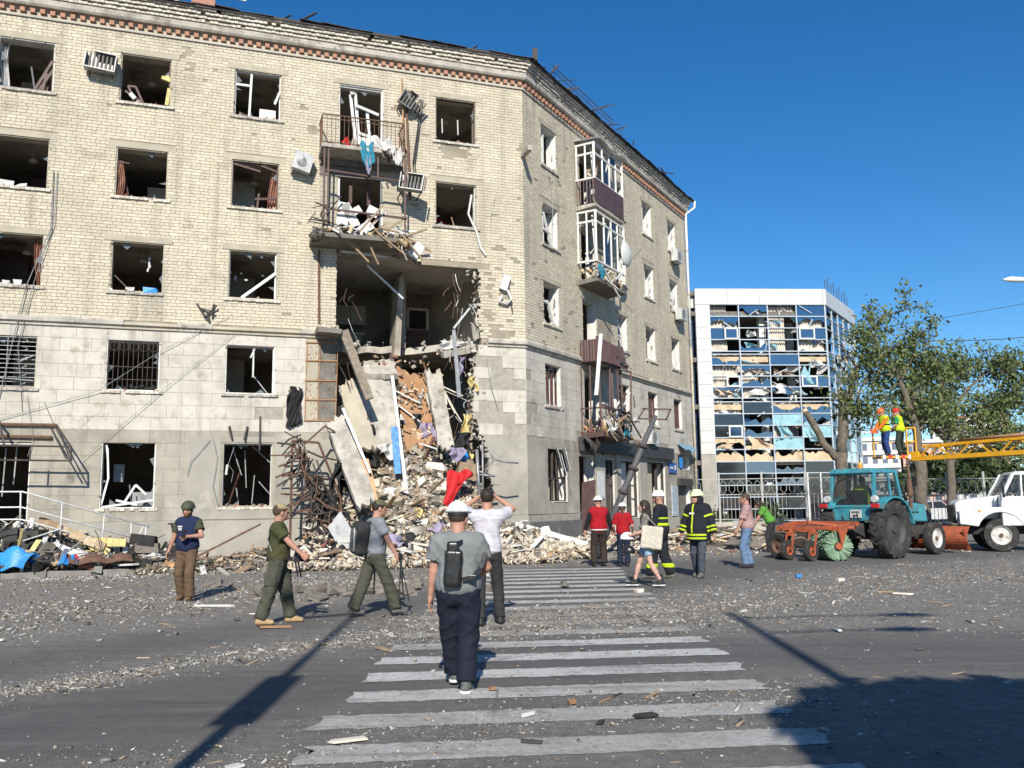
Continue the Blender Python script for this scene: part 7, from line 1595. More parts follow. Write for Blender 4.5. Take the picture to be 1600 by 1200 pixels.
    def torso(s, P, inf, z0=0.0, loose=0.0):
        J, g, k = s.J, s.g, s.k
        return smin(ell(P, J['chest'], A3((.155*g+inf, .105*g+inf, .19+inf))*k, s.R), ell(P, J['belly'], A3((.138*g+inf+loose*.6, .10*g**1.5+inf+loose, .16+inf))*k, s.R), ell(P, J['pel']+s.R@A3((0, 0, .03)), A3((.148*g+inf+loose, .105*g+inf+loose, .11+inf))*k, s.R), rc(P, J['sl']*.94+J['sr']*.06, J['sr']*.94+J['sl']*.06, (.058+inf)*k, (.058+inf)*k), k=.09)
    def shirt(s, m, sleeve=.55, hem=-.06, inf=.018, loose=.015, name='shirt', amp=.010, arm=.014, vneck=0):
        """sleeve: 0 none, .55 short, 2 long"""
        J, k, g = s.J, s.k, s.g; up = s.R@A3((0, 0, 1))
        def fn(P):
            v = s.torso(P, inf, loose=loose)
            for a, b, c in (('sl', 'el', 'wl'), ('sr', 'er', 'wr')):
                if sleeve > 1: v = smin(v, smin(rc(P, J[a], J[b], (.056*g**.5+arm)*k, (.046*g**.4+arm)*k), rcut(P, J[b], J[b]+(J[c]-J[b])*.97, (.046*g**.4+arm)*k, (.034+arm)*k), k=.02), k=.04)
                elif sleeve > 0: v = smin(v, rcut(P, J[a], J[a]+(J[b]-J[a])*sleeve, (.058*g**.5+arm)*k, (.058*g**.5+arm+.012)*k), k=.05)
                else: v = np.maximum(v, -rc(P, J[a], J[b], .052*g**.5*k, .06*k)*1.0)
            if hem < -.12: v = smin(v, rc(P, J['pel']-up*.0, J['pel']+up*(hem-.05)*k, (.17*g+loose)*k, (.19*g+loose)*k)*1.0, k=.08)
            v = v+wrinkle(P, amp, s.seed); v = np.maximum(v, -((P-(J['pel']+up*hem*k))@up)); return np.maximum(v, -rc(P, J['nb']+up*.03, J['nt']+up*.1, .058*k*g**.4, .068*k*g**.4))
        pts = ['pel', 'nb', 'sl', 'sr']+(['el', 'er', 'wl', 'wr'] if sleeve > 1 else ['el', 'er']); lo, hi = s.box(pts, (.2*max(1, g**1.3))*k); s.sfn = fn
        return s.piece(name, fn, lo, hi, m)
    def band(s, fn, cond, lo, hi, m, name='reflective_band', parent=None, off=.007):
        return s.piece(name, lambda P: np.maximum(fn(P)-off, cond(P)), lo, hi, m, s.res*.8, parent)
    def trousers(s, m, w=.02, flare=.012, length=1.0, name='trousers', amp=.012, crotch=0):
        J, k, g = s.J, s.k, s.g
        def fn(P):
            v = smin(ell(P, J['pel']+s.R@A3((0, 0, -.0)), A3((.15*g+.014, .108*g+.014, .13))*k, s.R), ell(P, J['pel']+A3((0, 0, -.08)), A3((.14*g, .10*g+.01, .09))*k), k=.05)
            for a, b, c in (('hl', 'kl', 'al'), ('hr', 'kr', 'ar')):
                v = smin(v, rc(P, J[a], J[b], (.084*g**.7+w*.6)*k, (.056*g**.3+w)*k), k=.035)
                if length >= 1: v = smin(v, rcut(P, J[b], J[b]+(J[c]-J[b])*(length-.0)*.99, (.056*g**.3+w)*k, (.047*g**.2+w+flare)*k), k=.02)
                else: v = np.maximum(v, (P-(J[a]+(J[b]-J[a])*length))@((J[b]-J[a])/np.linalg.norm(J[b]-J[a])))
            v = v+wrinkle(P, amp, s.seed+5, .8)
            return np.maximum(v, (P-(J['pel']+s.R@A3((0, 0, .10))*k))@(s.R@A3((0, 0, 1))))
        lo, hi = s.box(['pel', 'hl', 'hr', 'kl', 'kr', 'al', 'ar'], (.17*max(1, g))*k); s.tfn = fn
        return s.piece(name, fn, lo, hi, m)
    def shoes(s, m, sole=None, boot=.0, size=1.0):
        J, k = s.J, s.k*size
        for an, kn, yaw in (('al', 'kl', s.fl), ('ar', 'kr', s.fr)):
            a = J[an]; f = A3((-math.sin(yaw), math.cos(yaw), 0)); lift = a[2]-.085*s.k; f = f+A3((0, 0, -.6*lift if lift > .03 else 0)); f = f/np.linalg.norm(f); heel = a+A3((0, 0, -.045*k))-f*.035*k; toe = a+A3((0, 0, -.055*k))+f*.145*k
            sd = np.cross(f, A3((0, 0, 1))); n = np.cross(sd, f); n = n/np.linalg.norm(n)
            def fn(P):
                v = smin(rc(P, heel, a+f*.05*k+A3((0, 0, -.03*k)), .04*k, .045*k), rc(P, a+f*.05*k+A3((0, 0, -.045*k)), toe, .046*k, .036*k), rc(P, a+A3((0, 0, -.03*k)), a+A3((0, 0, .02+boot)), .043*k, .047*k), k=.025)
                return np.maximum(v, -((P-(a-n*.078*k))@n))
            lo, hi = np.minimum(heel, toe)-.07, np.maximum(heel, toe)+.08+boot; hi = np.maximum(hi, a+.06+boot); o = s.piece('shoe', fn, lo, hi, m, min(s.res, .012))
            if sole:
                def fs(P): return np.maximum(np.maximum(rc(P, heel-n*.03*k, toe-n*.022*k, .047*k, .043*k), np.abs((P-(a-n*.073*k))@n)-.012*k), -1)
                s.piece('sole', fs, lo-.02, hi, sole, min(s.res*.6, .009), o)
    def HP(s, c): return s.J['hd']+s.RH@(A3(c)*s.k*1.08)
    def hair(s, m, kind='short'):
        k, R = s.k*1.08, s.RH
        def fn(P):
            v = ell(P, s.HP((0, -.02, .03)), A3((.083, .1, .098))*k, R); q = (P-s.J['hd'])@R/k
            v = np.maximum(v, np.minimum(q[:, 1]-.035-q[:, 2]*.35, .05-q[:, 2]*.9) if kind != 'long' else q[:, 1]-.05-q[:, 2]*.3); v = np.maximum(v, -.07-q[:, 2] if kind != 'long' else -1)
            if kind == 'long': v = smin(v, rc(P, s.HP((0, -.06, .0)), s.HP((0, -.075, -.16)), .07*k, .05*k), rc(P, s.HP((.05, .0, .0)), s.HP((.06, .01, -.14)), .035*k, .03*k), rc(P, s.HP((-.05, .0, .0)), s.HP((-.06, .01, -.14)), .035*k, .03*k), k=.03)
            if kind == 'tail': v = smin(v, rc(P, s.HP((0, -.1, .0)), s.HP((.02, -.13, -.3)), .035*k, .015*k), k=.02)
            return v+wrinkle(P, .004, s.seed+9, 3)
        return s.piece('hair', fn, s.J['hd']-A3((.15, .22, .42 if kind != 'short' else .14))*k, s.J['hd']+A3((.15, .2, .16))*k, m, min(s.res*.7, .01))
    def beard(s, m):
        k, R = s.k*1.08, s.RH
        def fn(P):
            q = (P-s.J['hd'])@R/k; v = smin(ell(P, s.HP((0, .03, -.055)), A3((.064, .068, .072))*k, R), ell(P, s.HP((0, .07, -.09)), A3((.035, .03, .03))*k, R), k=.02); return np.maximum(v, q[:, 2]+.03)
        return s.piece('beard', fn, s.J['hd']-.17*k, s.J['hd']+A3((.14, .16, .06))*k, m, min(s.res*.6, .009))
    def hat(s, m, kind, trim=None):
        k, R = s.k*1.08, s.RH
        def fn(P):
            q = (P-s.J['hd'])@R/k; rim = {'hard': .045, 'cap': .05, 'combat': .028, 'fire': .035, 'climb': .03}[kind]
            rx = {'hard': (.108, .128, .118), 'cap': (.086, .104, .10), 'combat': (.112, .130, .118), 'fire': (.112, .135, .125), 'climb': (.105, .13, .11)}[kind]
            v = ell(P, s.HP((0, -.01, .035)), A3(rx)*k, R); back = np.clip(-q[:, 1], 0, .2)*(.35 if kind in ('combat', 'fire') else .0)
            v = np.maximum(v, (rim-back-q[:, 2])*k)
            if kind in ('hard', 'fire'): v = smin(v, ell(P, s.HP((0, .01, rim+.005)), A3((.125, .165, .012))*k, R@RM(-.08, 0, 0)), rbox(P, s.HP((0, -.01, .145)), A3((.014, .09, .012))*k, .01, R), k=.012)
            if kind == 'cap': v = smin(v, np.maximum(ell(P, s.HP((0, .10, .05)), A3((.075, .10, .012))*k, R@RM(-.25, 0, 0)), (.03-q[:, 1])*k), k=.012)
            if kind == 'climb':
                for x in (-.05, 0, .05): v = smin(v, rbox(P, s.HP((x, -.01, .13-abs(x)*.3)), A3((.012, .085, .014))*k, .01, R), k=.01)
            return v
        h = s.piece({'cap': 'cap'}.get(kind, 'helmet'), fn, s.J['hd']-A3((.18, .2, .08))*k, s.J['hd']+A3((.18, .24, .2))*k, m, min(s.res*.6, .009))
        if trim:
            s.piece('chin_strap' if kind != 'hard' else 'head_band', lambda P: np.maximum(np.abs(ell(P, s.HP((0, -.01, .0 if kind != 'hard' else .03)), A3((.088, .108, .12))*k, R))-.006, (np.abs((P-s.HP((0, .03, 0)))@R[:, 1])-.012) if kind != 'hard' else np.abs((P-s.HP((0, 0, .03)))@R[:, 2])-.02), s.J['hd']-.17*k, s.J['hd']+.17*k, trim, min(s.res*.6, .009), h)
        return h
    def tube(s, pts, r, m, name, parent=None, n=6):
        b = MB(); b.tube([tuple(p) for p in pts], r, n); return b.build(name, m, parent or s.root, True)
# ---- cloths
for n_, c_ in dict(grey_tee=(0.178,0.189,0.189), navy=(0.013,0.016,0.028), vest_navy=(0.016,0.024,0.063), olive=(0.056,0.058,0.026), olive_grey=(.066,.066,.050), dark_olive=(0.052,0.056,0.033), brown=(0.115,0.074,0.046), white_tee=(0.488,0.466,0.503), charcoal=(0.033,0.033,0.035), black_=(0.012,0.012,0.013), red_vest=(0.30,0.010,0.016), dark_brown=(0.037,0.027,0.022), dark_blue=(0.016,0.021,0.041), fire_black=(0.016,0.018,0.024), denim=(0.118,0.185,0.296), light_denim=(0.244,0.340,0.444), pinkish=(0.355,0.222,0.215), leaf_green=(0.089,0.266,0.044), orange_tee=(0.555,0.148,0.022), green_tee=(0.022,0.222,0.089), work_blue=(0.022,0.052,0.163), hi_vis=(0.459,0.592,0.022), canvas=(0.488,0.444,0.370), grey_polo=(0.200,0.215,0.237), black_top=(0.015,0.015,0.016), sleeve_grey=(0.148,0.133,0.122)).items(): cl(n_, c_)
def C(n): return MAT['cloth_'+n]
mat('hard_white', (.80,.80,.78), .3, var=.06, scale=9, coord='obj'); mat('fire_helmet', (.66,.70,.42), .35, var=.1, coord='obj'); mat('hard_orange', (.80,.13,.03), .35, var=.06, coord='obj'); mat('hard_red', (.70,.03,.02), .35, var=.06, coord='obj'); mat('combat_green', (.055,.062,.040), .7, var=.15, coord='obj'); mat('tan_cap', (.30,.24,.13), .9, var=.25, scale=30, coord='obj'); mat('olive_cap', (.10,.095,.05), .9, var=.2, coord='obj')
mat('hair_dark', (.022,.015,.011), .7, var=.3, scale=30, coord='obj'); mat('hair_brown', (.06,.038,.026), .7, var=.3, scale=30, coord='obj'); mat('beard_red', (.10,.045,.02), .8, var=.3, scale=40, coord='obj')
mat('boot_tan', (.36,.25,.13), .85, var=.2, coord='obj'); mat('boot_brown', (.17,.10,.05), .85, var=.2, coord='obj'); mat('boot_grey', (.11,.105,.095), .85, var=.2, coord='obj'); mat('shoe_black', (.02,.02,.02), .6, coord='obj'); mat('shoe_white', (.70,.70,.68), .6, var=.08, coord='obj'); mat('leather_black', (.014,.014,.015), .35, var=.3, scale=20, coord='obj', spec=.6); mat('silver_tape', (.62,.62,.60), .35, var=.1, coord='obj')
def backpack(p, m, c, b, name='backpack', R=None, h=.014):
    J = p.J; o = A3(c); return p.piece(name, lambda P: rbox(P, o, b, min(b)*.75, p.R if R is None else R)+wrinkle(P, .004, 3), o-max(b)-.06, o+max(b)+.06, m, h)
def strap(p, pts, m, parent, r=.02, name='strap'):
    b = MB()
    for a, c in zip(pts[:-1], pts[1:]): b.bar(a, c, r*2, .008, up=(0, 1, .01))
    return b.build(name, m, parent)

# 1 stout man in the middle
p = Person('stout man in white hard hat, grey T-shirt and navy trousers walking onto the crossing', (-.50, 7.95, 0), .02, 1.60, 1.22, lean=.03, wl=(-.275, .06, .86), wr=(.17, .30, 1.04), pr=(.75, -.75, -.1), al=(-.055, .30, .10), ar=(.075, -.08, .09), hyaw=-.15, res=.011, shoulder=1.0, footr=-.15, footl=.1)
p.body(fist=(.5, 1.2)); p.shirt(C('grey_tee'), .62, -.10, .018, .022, 't_shirt', .011); p.trousers(C('navy'), .038, .004, amp=.015); p.shoes(mat('sneaker_grey', (.10,.105,.10), .8, coord='obj', var=.4, scale=40), 'shoe_white', size=1.1); p.hair('hair_brown'); p.beard('hair_dark'); p.hat('hard_white', 'hard', 'shoe_black')
bk = p.J['chest']+A3((-.035, -.20, -.115)); b = backpack(p, 'leather_black', bk, (.078, .048, .16), 'sling_bag', RM(0, .06, 0), .008)
p.piece('bag_lobe', lambda P: rbox(P, bk+A3((0, -.005, .16)), (.055, .03, .07), .028), bk-A3((.1, .08, .0)), bk+A3((.1, .08, .27)), 'leather_black', .009, b)
yb = bk[1]
strap(p, [bk+A3((.0, -.0, .2)), p.J['nb']+A3((.06, -.09, -.04)), p.J['nb']+A3((.10, .0, .035))], 'leather_black', b, .02); strap(p, [bk+A3((.08, -.0, -.1)), bk+A3((.17, .02, -.085)), bk+A3((.235, .075, -.01)), bk+A3((.28, .15, .12))], 'leather_black', b, .02); m = MB(); m.box(bk+A3((.165, .0, -.085)), (.07, .03, .05)); m.build('strap_buckle', 'leather_black', b, bevel=.006)
# 2 man in the blue vest with a phone
p = Person('bearded man in dark helmet and blue vest looking at his phone, far left', (-5.72, 15.6, 0), PI-.12, 1.68, 1.05, wl=(-.13, .27, 1.16), wr=(.36, .02, .86), al=(-.12, .10, .09), ar=(.13, -.10, .10), hpitch=-.22, pl=(-.8, -.3, -.6), res=.013)
p.body(fist=(1.0, .6)); p.shirt(C('dark_olive'), .6, -.02, .012); p.shirt(C('vest_navy'), 0, -.12, .034, .015, 'vest', .007); v = p.root.children[-1]; p.trousers(C('brown'), .026, .012); p.shoes('boot_brown', boot=.04); p.hat('combat_green', 'combat', 'shoe_black'); p.beard('beard_red')
m = MB()
for i in range(3): m.box(p.J['chest']+A3((.075, .148-.004*i, .045-.03*i)), (.085-.012*i, .012, .014))
tag(m.build('chest_lettering', 'shoe_white', v), kind='stuff'); m = MB(); m.box(p.J['wl']+A3((.04, .07, .06)), (.075, .012, .15), rot(.7, 0, 0)); m.build('phone', 'leather_black', p.root)
# 3 man in the olive T-shirt with a camera
p = Person('man in olive T-shirt and camouflage cap striding right with a camera at his hip', (-3.3, 12.45, 0), -1.35, 1.63, 1.16, lean=.0, wl=(-.24, .34, 1.02), wr=(.27, .42, .95), pr=(.6, -.8, -.5), al=(-.12, .20, .09), ar=(.13, -.22, .10), hyaw=.35, res=.013)
p.body(fist=(.9, 1.4)); p.shirt(C('olive'), .6, -.03, .016); p.trousers(C('olive_grey'), .034, .006, amp=.013); p.shoes('boot_tan', boot=.05, size=1.1); p.hair('hair_brown'); p.hat('tan_cap', 'cap')
for sx in (.15, -.15): m = MB(); m.box(p.J['kr' if sx > 0 else 'kl']+A3((.08*(1 if sx > 0 else -1), 0, .16)), (.035, .16, .19), rot(0, 0, 0)); m.build('cargo_pocket', C('olive_grey'), p.root, bevel=.012)
b = p.piece('belt', lambda P: np.maximum(np.abs(p.torso(P, .03))-.01, np.abs(P[:, 2]-.94*p.k)-.022), p.J['pel']-.28, p.J['pel']+.28, mat('belt_brown', (.05,.035,.025), .6), .013)
cm = p.J['pel']+A3((.02, .26, .0)); m = MB(); m.box(cm, (.14, .09, .10)); m.box(cm+A3((0, 0, .065)), (.06, .07, .04)); o = m.build('camera', 'leather_black', p.root); m = MB(); m.tube([cm+A3((0, .04, 0)), cm+A3((0, .17, -.02))], .042, 12); m.build('lens', 'leather_black', o, True); m = MB(); m.tube([cm+A3((.02, -.02, -.05)), cm+A3((.1, .02, -.24))], .012, 5); m.tube([cm+A3((.02, .02, -.05)), cm+A3((-.05, .06, -.26))], .012, 5); m.build('mini_tripod', 'leather_black', o)
strap(p, [p.J['sr']+A3((-.04, .02, .085)), p.J['chest']+A3((.13, .13, .0)), cm+A3((.06, 0, .06))], 'leather_black', o, .022); strap(p, [p.J['sr']+A3((-.04, -.02, .085)), p.J['chest']+A3((.1, -.14, -.05)), p.J['belly']+A3((.16, -.05, -.1)), cm+A3((.07, -.05, 0))], 'leather_black', o, .022)
# 4 man with the grey backpack
p = Person('man in grey shirt with black and grey backpack, walking right with a tripod', (-2.05, 13.1, 0), -1.05, 1.67, 1.08, lean=.06, wl=(-.28, .10, .86), wr=(.26, .30, .84), al=(-.12, -.30, .12), ar=(.14, .32, .09), hyaw=-.15, hpitch=-.1, res=.013)
p.body(fist=(.8, 1.5)); p.shirt(C('grey_polo'), .62, -.10, .02); p.trousers(C('olive_grey'), .03, .016, amp=.012); p.shoes('boot_grey', boot=.04, size=1.08); p.hair('hair_dark'); p.hat('olive_cap', 'cap')
bc = p.J['chest']+A3((-.03, -.235, -.10)); b = backpack(p, C('charcoal'), bc, (.155, .105, .245), 'backpack', p.R@RM(0, .15, 0), .012); b2 = p.piece('front_pocket', lambda P: rbox(P, bc+A3((0, -.07, -.03)), (.10, .06, .17), .04, RM(0, .15, 0)), bc-.32, bc+.3, mat('pack_grey', (.12,.12,.125), .8), .012, b)
for sx in (-1, 1): p.tube([bc+A3((sx*.1, -.12, .16)), bc+A3((sx*.12, -.135, 0)), bc+A3((sx*.1, -.12, -.17))], .007, 'silver_tape', 'piping', b, 5)
for sx in (-1, 1): strap(p, [bc+A3((sx*.08, .05, .2)), p.J['nb']+A3((sx*.11, .02, .03)), p.J['chest']+A3((sx*.13, .13, .0)), p.J['belly']+A3((sx*.16, .02, -.02)), bc+A3((sx*.1, .05, -.18))], C('charcoal'), b, .028)
tpd = p.J['wr']+A3((.02, .05, -.05)); m = MB(); m.tube([tpd+A3((0, 0, .08)), tpd+A3((.03, .02, -.3))], .022, 8)
for a, c in ((-.05, .03), (.06, .06), (.02, -.08)): m.tube([tpd+A3((.01, .0, -.02)), tpd+A3((a*1.2, .06+c, -.62))], .009, 5)
m.build('tripod', 'leather_black', p.root); m = MB(); m.box(tpd+A3((0, .0, .03)), (.08, .06, .08)); m.build('tripod_head', 'leather_black', p.root.children[-1])
m = MB(); m.tube([p.J['wl']+A3((0, .02, -.06)), p.J['wl']+A3((.0, .0, -.55))], .013, 6); m.build('strap_end', 'leather_black', p.root)
# 5 man in the white T-shirt, arms raised
p = Person('dark-haired man in white T-shirt raising a phone, behind the stout man', (-.36, 12.05, 0), .05, 1.80, .98, wl=(-.13, .26, 1.64), wr=(.15, .26, 1.64), pl=(-1, .1, -.4), pr=(1, .1, -.4), al=(-.10, -.1, .09), ar=(.16, .08, .09), res=.013)
p.body(fist=(1.3, 1.3)); p.shirt(C('white_tee'), .6, -.08, .016); p.trousers(C('charcoal'), .02, .0); p.shoes('shoe_black', size=1.05); p.hair('hair_dark'); m = MB(); m.box(p.J['wl']*.5+p.J['wr']*.5+A3((0, .05, .06)), (.16, .012, .08)); m.build('phone', 'leather_black', p.root)
# 6, 7 rescuers in red vests
p = Person('person in white helmet, red vest and dark trousers seen from behind, arms at sides', (2.15, 22.5, 0), .15, 1.72, 1.1, wl=(-.36, .02, .88), wr=(.36, .02, .88), pl=(-1, -.4, 0), pr=(1, -.4, 0), al=(-.13, 0, .09), ar=(.13, 0, .09))
p.body(); p.shirt(C('black_'), 2, -.02, .012); p.shirt(C('red_vest'), 0, -.10, .04, .02, 'vest'); v = p.root.children[-1]; f0 = p.sfn; p.band(f0, lambda P: np.abs(P[:, 2]-.93*p.k)-.02, p.J['pel']-.3, p.J['pel']+.3, 'silver_tape', parent=v); p.trousers(C('dark_brown'), .03, .01); p.shoes('shoe_black'); p.hat('hard_white', 'hard', 'shoe_black')
p = Person('woman in white helmet with braid, red vest and navy trousers beside her taller colleague', (2.75, 22.4, 0), -.2, 1.55, .95, wl=(-.26, .12, .95), wr=(.27, .12, .95), al=(-.1, 0, .09), ar=(.1, .03, .09))
p.body(); p.shirt(C('red_vest'), .8, -.06, .03, .02, 'vest'); p.trousers(C('dark_blue'), .03, .01); p.shoes('shoe_black'); p.hair('hair_brown', 'tail'); p.hat('hard_white', 'hard')
# 8 woman with the tote bag
p = Person('woman in denim shorts and white sneakers carrying a cream tote bag', (2.52, 16.95, 0), 1.35, 1.62, .86, wl=(-.12, .30, 1.06), wr=(.12, .30, 1.03), al=(-.08, -.28, .13), ar=(.08, .28, .09), hpitch=-.1, res=.013)
p.body(mat('skin_pale', (.48,.29,.225), .6, coord='obj', var=.08), fist=(1.2, 1.2)); p.shirt(C('sleeve_grey'), .8, -.02, .012); p.shirt(C('black_top'), 0, -.03, .024, .01, 'waistcoat'); p.trousers(C('light_denim'), .022, 0, .62, 'shorts'); p.shoes('shoe_black', 'shoe_white'); p.hair('hair_dark', 'long')
tb = p.J['pel']+A3((-.22, -.12, .06)); b = p.piece('tote_bag', lambda P: rbox(P, tb, (.05, .20, .21), .03, RM(.12, 0, 0))+wrinkle(P, .01, 4), tb-.3, tb+.3, C('canvas'), .014); strap(p, [tb+A3((0, .08, .2)), p.J['sl']+A3((-.03, .03, .085)), tb+A3((0, -.1, .2))], C('canvas'), b, .02)
hc = p.J['wr']*.5+p.J['wl']*.5+A3((0, .08, -.05)); h_ = p.piece('helmet', lambda P: np.maximum(ell(P, hc, (.12, .14, .12)), hc[2]-.02-P[:, 2]), hc-.18, hc+.18, 'hard_white', .012)
hc2 = hc+A3((0, -.02, -.24)); p.piece('black_helmet', lambda P: np.maximum(ell(P, hc2, (.10, .12, .11)), hc2[2]-.045-P[:, 2]), hc2-.17, hc2+.17, 'leather_black', .012)
# 9 firefighter with the yellow-edged suit
p = Person('firefighter in black and yellow suit and white helmet behind the woman with the bag', (3.1, 18.75, 0), 1.15, 1.80, 1.08, wl=(-.22, .26, .98), wr=(.30, .06, .86), al=(-.12, .20, .10), ar=(.13, -.16, .10))
p.body(); p.shirt(C('fire_black'), 2, -.08, .03, .02, 'jacket'); j = p.root.children[-1]; f0 = p.sfn; lo, hi = p.box(['pel', 'nb', 'sl', 'sr', 'el', 'er', 'wl', 'wr'], .2)
p.band(f0, lambda P: np.minimum(np.abs(P[:, 2]-1.10*p.k)-.028, np.abs(P[:, 2]-1.22*p.k)-.02), *p.box(['pel', 'nb'], .27), C('hi_vis'), parent=j)
J = p.J
p.band(f0, lambda P: rc(P, J['sr']+A3((.05, 0, .03)), J['er']+A3((.06, 0, 0)), .035, .03), lo, hi, C('hi_vis'), 'yellow_sleeve_panel', j); p.band(f0, lambda P: rc(P, J['er']+A3((.05, 0, 0)), J['wr']+A3((.05, 0, 0)), .03, .025), lo, hi, C('hi_vis'), 'yellow_sleeve_panel', j); p.band(f0, lambda P: rc(P, J['nb']+A3((0, -.05, .02)), J['sr']+A3((0, .0, .06)), .035, .035), lo, hi, C('hi_vis'), 'yellow_yoke', j)
t = p.trousers(C('fire_black'), .04, .02); f1 = p.tfn; lo, hi = p.box(['pel', 'kl', 'kr', 'al', 'ar'], .2); p.band(f1, lambda P: np.abs(P[:, 2]-.27*p.k)-.045, lo, hi, C('hi_vis'), parent=t); p.band(f1, lambda P: np.maximum(np.abs(P[:, 2]-.62*p.k)-.03, -P[:, 1]), lo, hi, C('hi_vis'), parent=t); p.shoes('boot_grey', boot=.06, size=1.1); p.hat('hard_white', 'climb', 'shoe_black')
# 10 firefighter walking towards the viewer
p = Person('firefighter in open black coat with yellow bands and pale helmet, facing left', (3.95, 19.0, 0), 2.55, 1.80, 1.16, wl=(-.36, .05, .88), wr=(.36, .08, .90), al=(-.10, .18, .10), ar=(.12, -.14, .10), hyaw=-.5, pl=(-1, -.3, 0), pr=(1, -.3, 0))
p.body(); p.shirt(C('fire_black'), 2, -.20, .045, .03, 'coat', arm=.028); j = p.root.children[-1]; f0 = p.sfn; lo, hi = p.box(['pel', 'nb', 'sl', 'sr', 'el', 'er', 'wl', 'wr'], .24); J = p.J
for zz in (.80, .87): p.band(f0, lambda P: np.maximum(np.abs(P[:, 2]-zz*p.k)-.022, np.abs(P[:, 0])-.22), *p.box([J['pel']-A3((0, 0, .12)), 'pel'], .3), C('hi_vis'), parent=j)
p.band(f0, lambda P: np.maximum(np.maximum(np.abs(P[:, 0]-.06)-.022, -P[:, 1]), .9*p.k-P[:, 2]), *p.box(['pel', 'nb'], .26), C('hi_vis'), 'yellow_edging', j)
for a, b in (('er', 'wr'), ('el', 'wl'), ('sr', 'er'), ('sl', 'el')):
    d = (J[b]-J[a])/np.linalg.norm(J[b]-J[a]); c0 = J[a]*.45+J[b]*.55
    for dd in ((-.04, .04) if a[0] == 'e' else (.0,)): p.band(f0, lambda P: np.maximum(np.abs((P-c0-d*dd)@d)-.022, np.linalg.norm(P-c0, axis=1)-.14), c0-.17, c0+.17, C('hi_vis'), parent=j)
p.shirt(C('black_top'), .3, 0, .03, .0, 'inner_shirt'); m = MB(); m.box(J['chest']+A3((.07, .18, .02)), (.11, .012, .04)); m.build('name_patch', 'silver_tape', j)
p.trousers(cl('worn_denim', (.055,.065,.085)), .02, .0); p.shoes('boot_grey', boot=.10, size=1.12); p.hat('fire_helmet', 'fire', 'shoe_black')
p.piece('hood', lambda P: np.maximum(np.abs(ell(P, p.HP((0, -.02, -.04)), (.105, .115, .16), p.RH))-.015, ((P-p.HP((0, .05, 0)))@p.RH[:, 1])), J['hd']-.24, J['hd']+.16, C('fire_black'), .013)
# 11 man in the pink shirt
p = Person('man in pink checked shirt and blue jeans standing left of the tractor', (5.62, 21.4, 0), 1.25, 1.76, 1.12, wl=(-.22, .22, .90), wr=(.24, .12, .85), al=(-.1, .06, .09), ar=(.1, -.04, .09), hpitch=-.12)
p.body(); p.shirt(C('pinkish'), .9, -.05, .02, .02); p.trousers(C('denim'), .024, .008); p.shoes('shoe_black', size=1.05); p.hair('hair_brown')
# 12 worker bending over the branches
p = Person('worker in green T-shirt bending over the branches left of the tractor', (8.0, 27.6, 0), 1.3, 1.72, 1.05, lean=.55, wl=(-.2, .62, .72), wr=(.2, .60, .70), al=(-.12, .1, .09), ar=(.13, -.15, .09), hpitch=-.3)
p.body(); p.shirt(C('leaf_green'), .65, -.06, .02); p.trousers(C('charcoal'), .025, .01); p.shoes('shoe_black'); p.hair('hair_dark', 'long')
# 13, 14 men in the lift basket
p = Person('worker in orange shirt, yellow vest and orange helmet in the lift basket', (13.62, 32.0, 3.14), 1.75, 1.70, 1.1, lean=.12, wl=(-.12, .42, .90), wr=(.18, .40, .88), al=(-.12, 0, .09), ar=(.12, -.1, .09), hpitch=-.35)
p.body(fist=(1.2, 1.2)); p.shirt(C('orange_tee'), 1.2, -.02, .014); p.shirt(C('hi_vis'), 0, -.08, .036, .015, 'vest'); p.band(p.sfn, lambda P: np.abs(P[:, 2]-1.13)-.03, *p.box(['pel', 'nb'], .27), C('black_'), 'harness_belt'); p.trousers(C('work_blue'), .032, .015); p.shoes('shoe_black'); p.hat('hard_orange', 'hard')
sw_ = p.J['wl']+A3((.1, .12, -.05)); m = MB(); m.box(sw_, (.12, .26, .16)); o = m.build('chainsaw', 'hard_orange', p.root, bevel=.02); m = MB(); m.box(sw_+A3((0, .32, -.04)), (.02, .42, .07)); m.build('guide_bar', 'pale_steel', o)
p = Person('worker in green shirt, yellow vest and red helmet in the lift basket', (14.2, 32.1, 3.14), .9, 1.70, 1.1, lean=.1, wl=(-.26, .28, 1.0), wr=(.26, .28, 1.0), al=(-.12, 0, .09), ar=(.12, -.1, .09), hyaw=.6)
p.body(); p.shirt(C('green_tee'), .8, -.02, .014); p.shirt(C('hi_vis'), 0, -.08, .036, .015, 'vest'); p.trousers(cl('worn_green', (.035,.045,.035)), .032, .015); p.shoes('shoe_black'); p.hat('hard_red', 'hard')

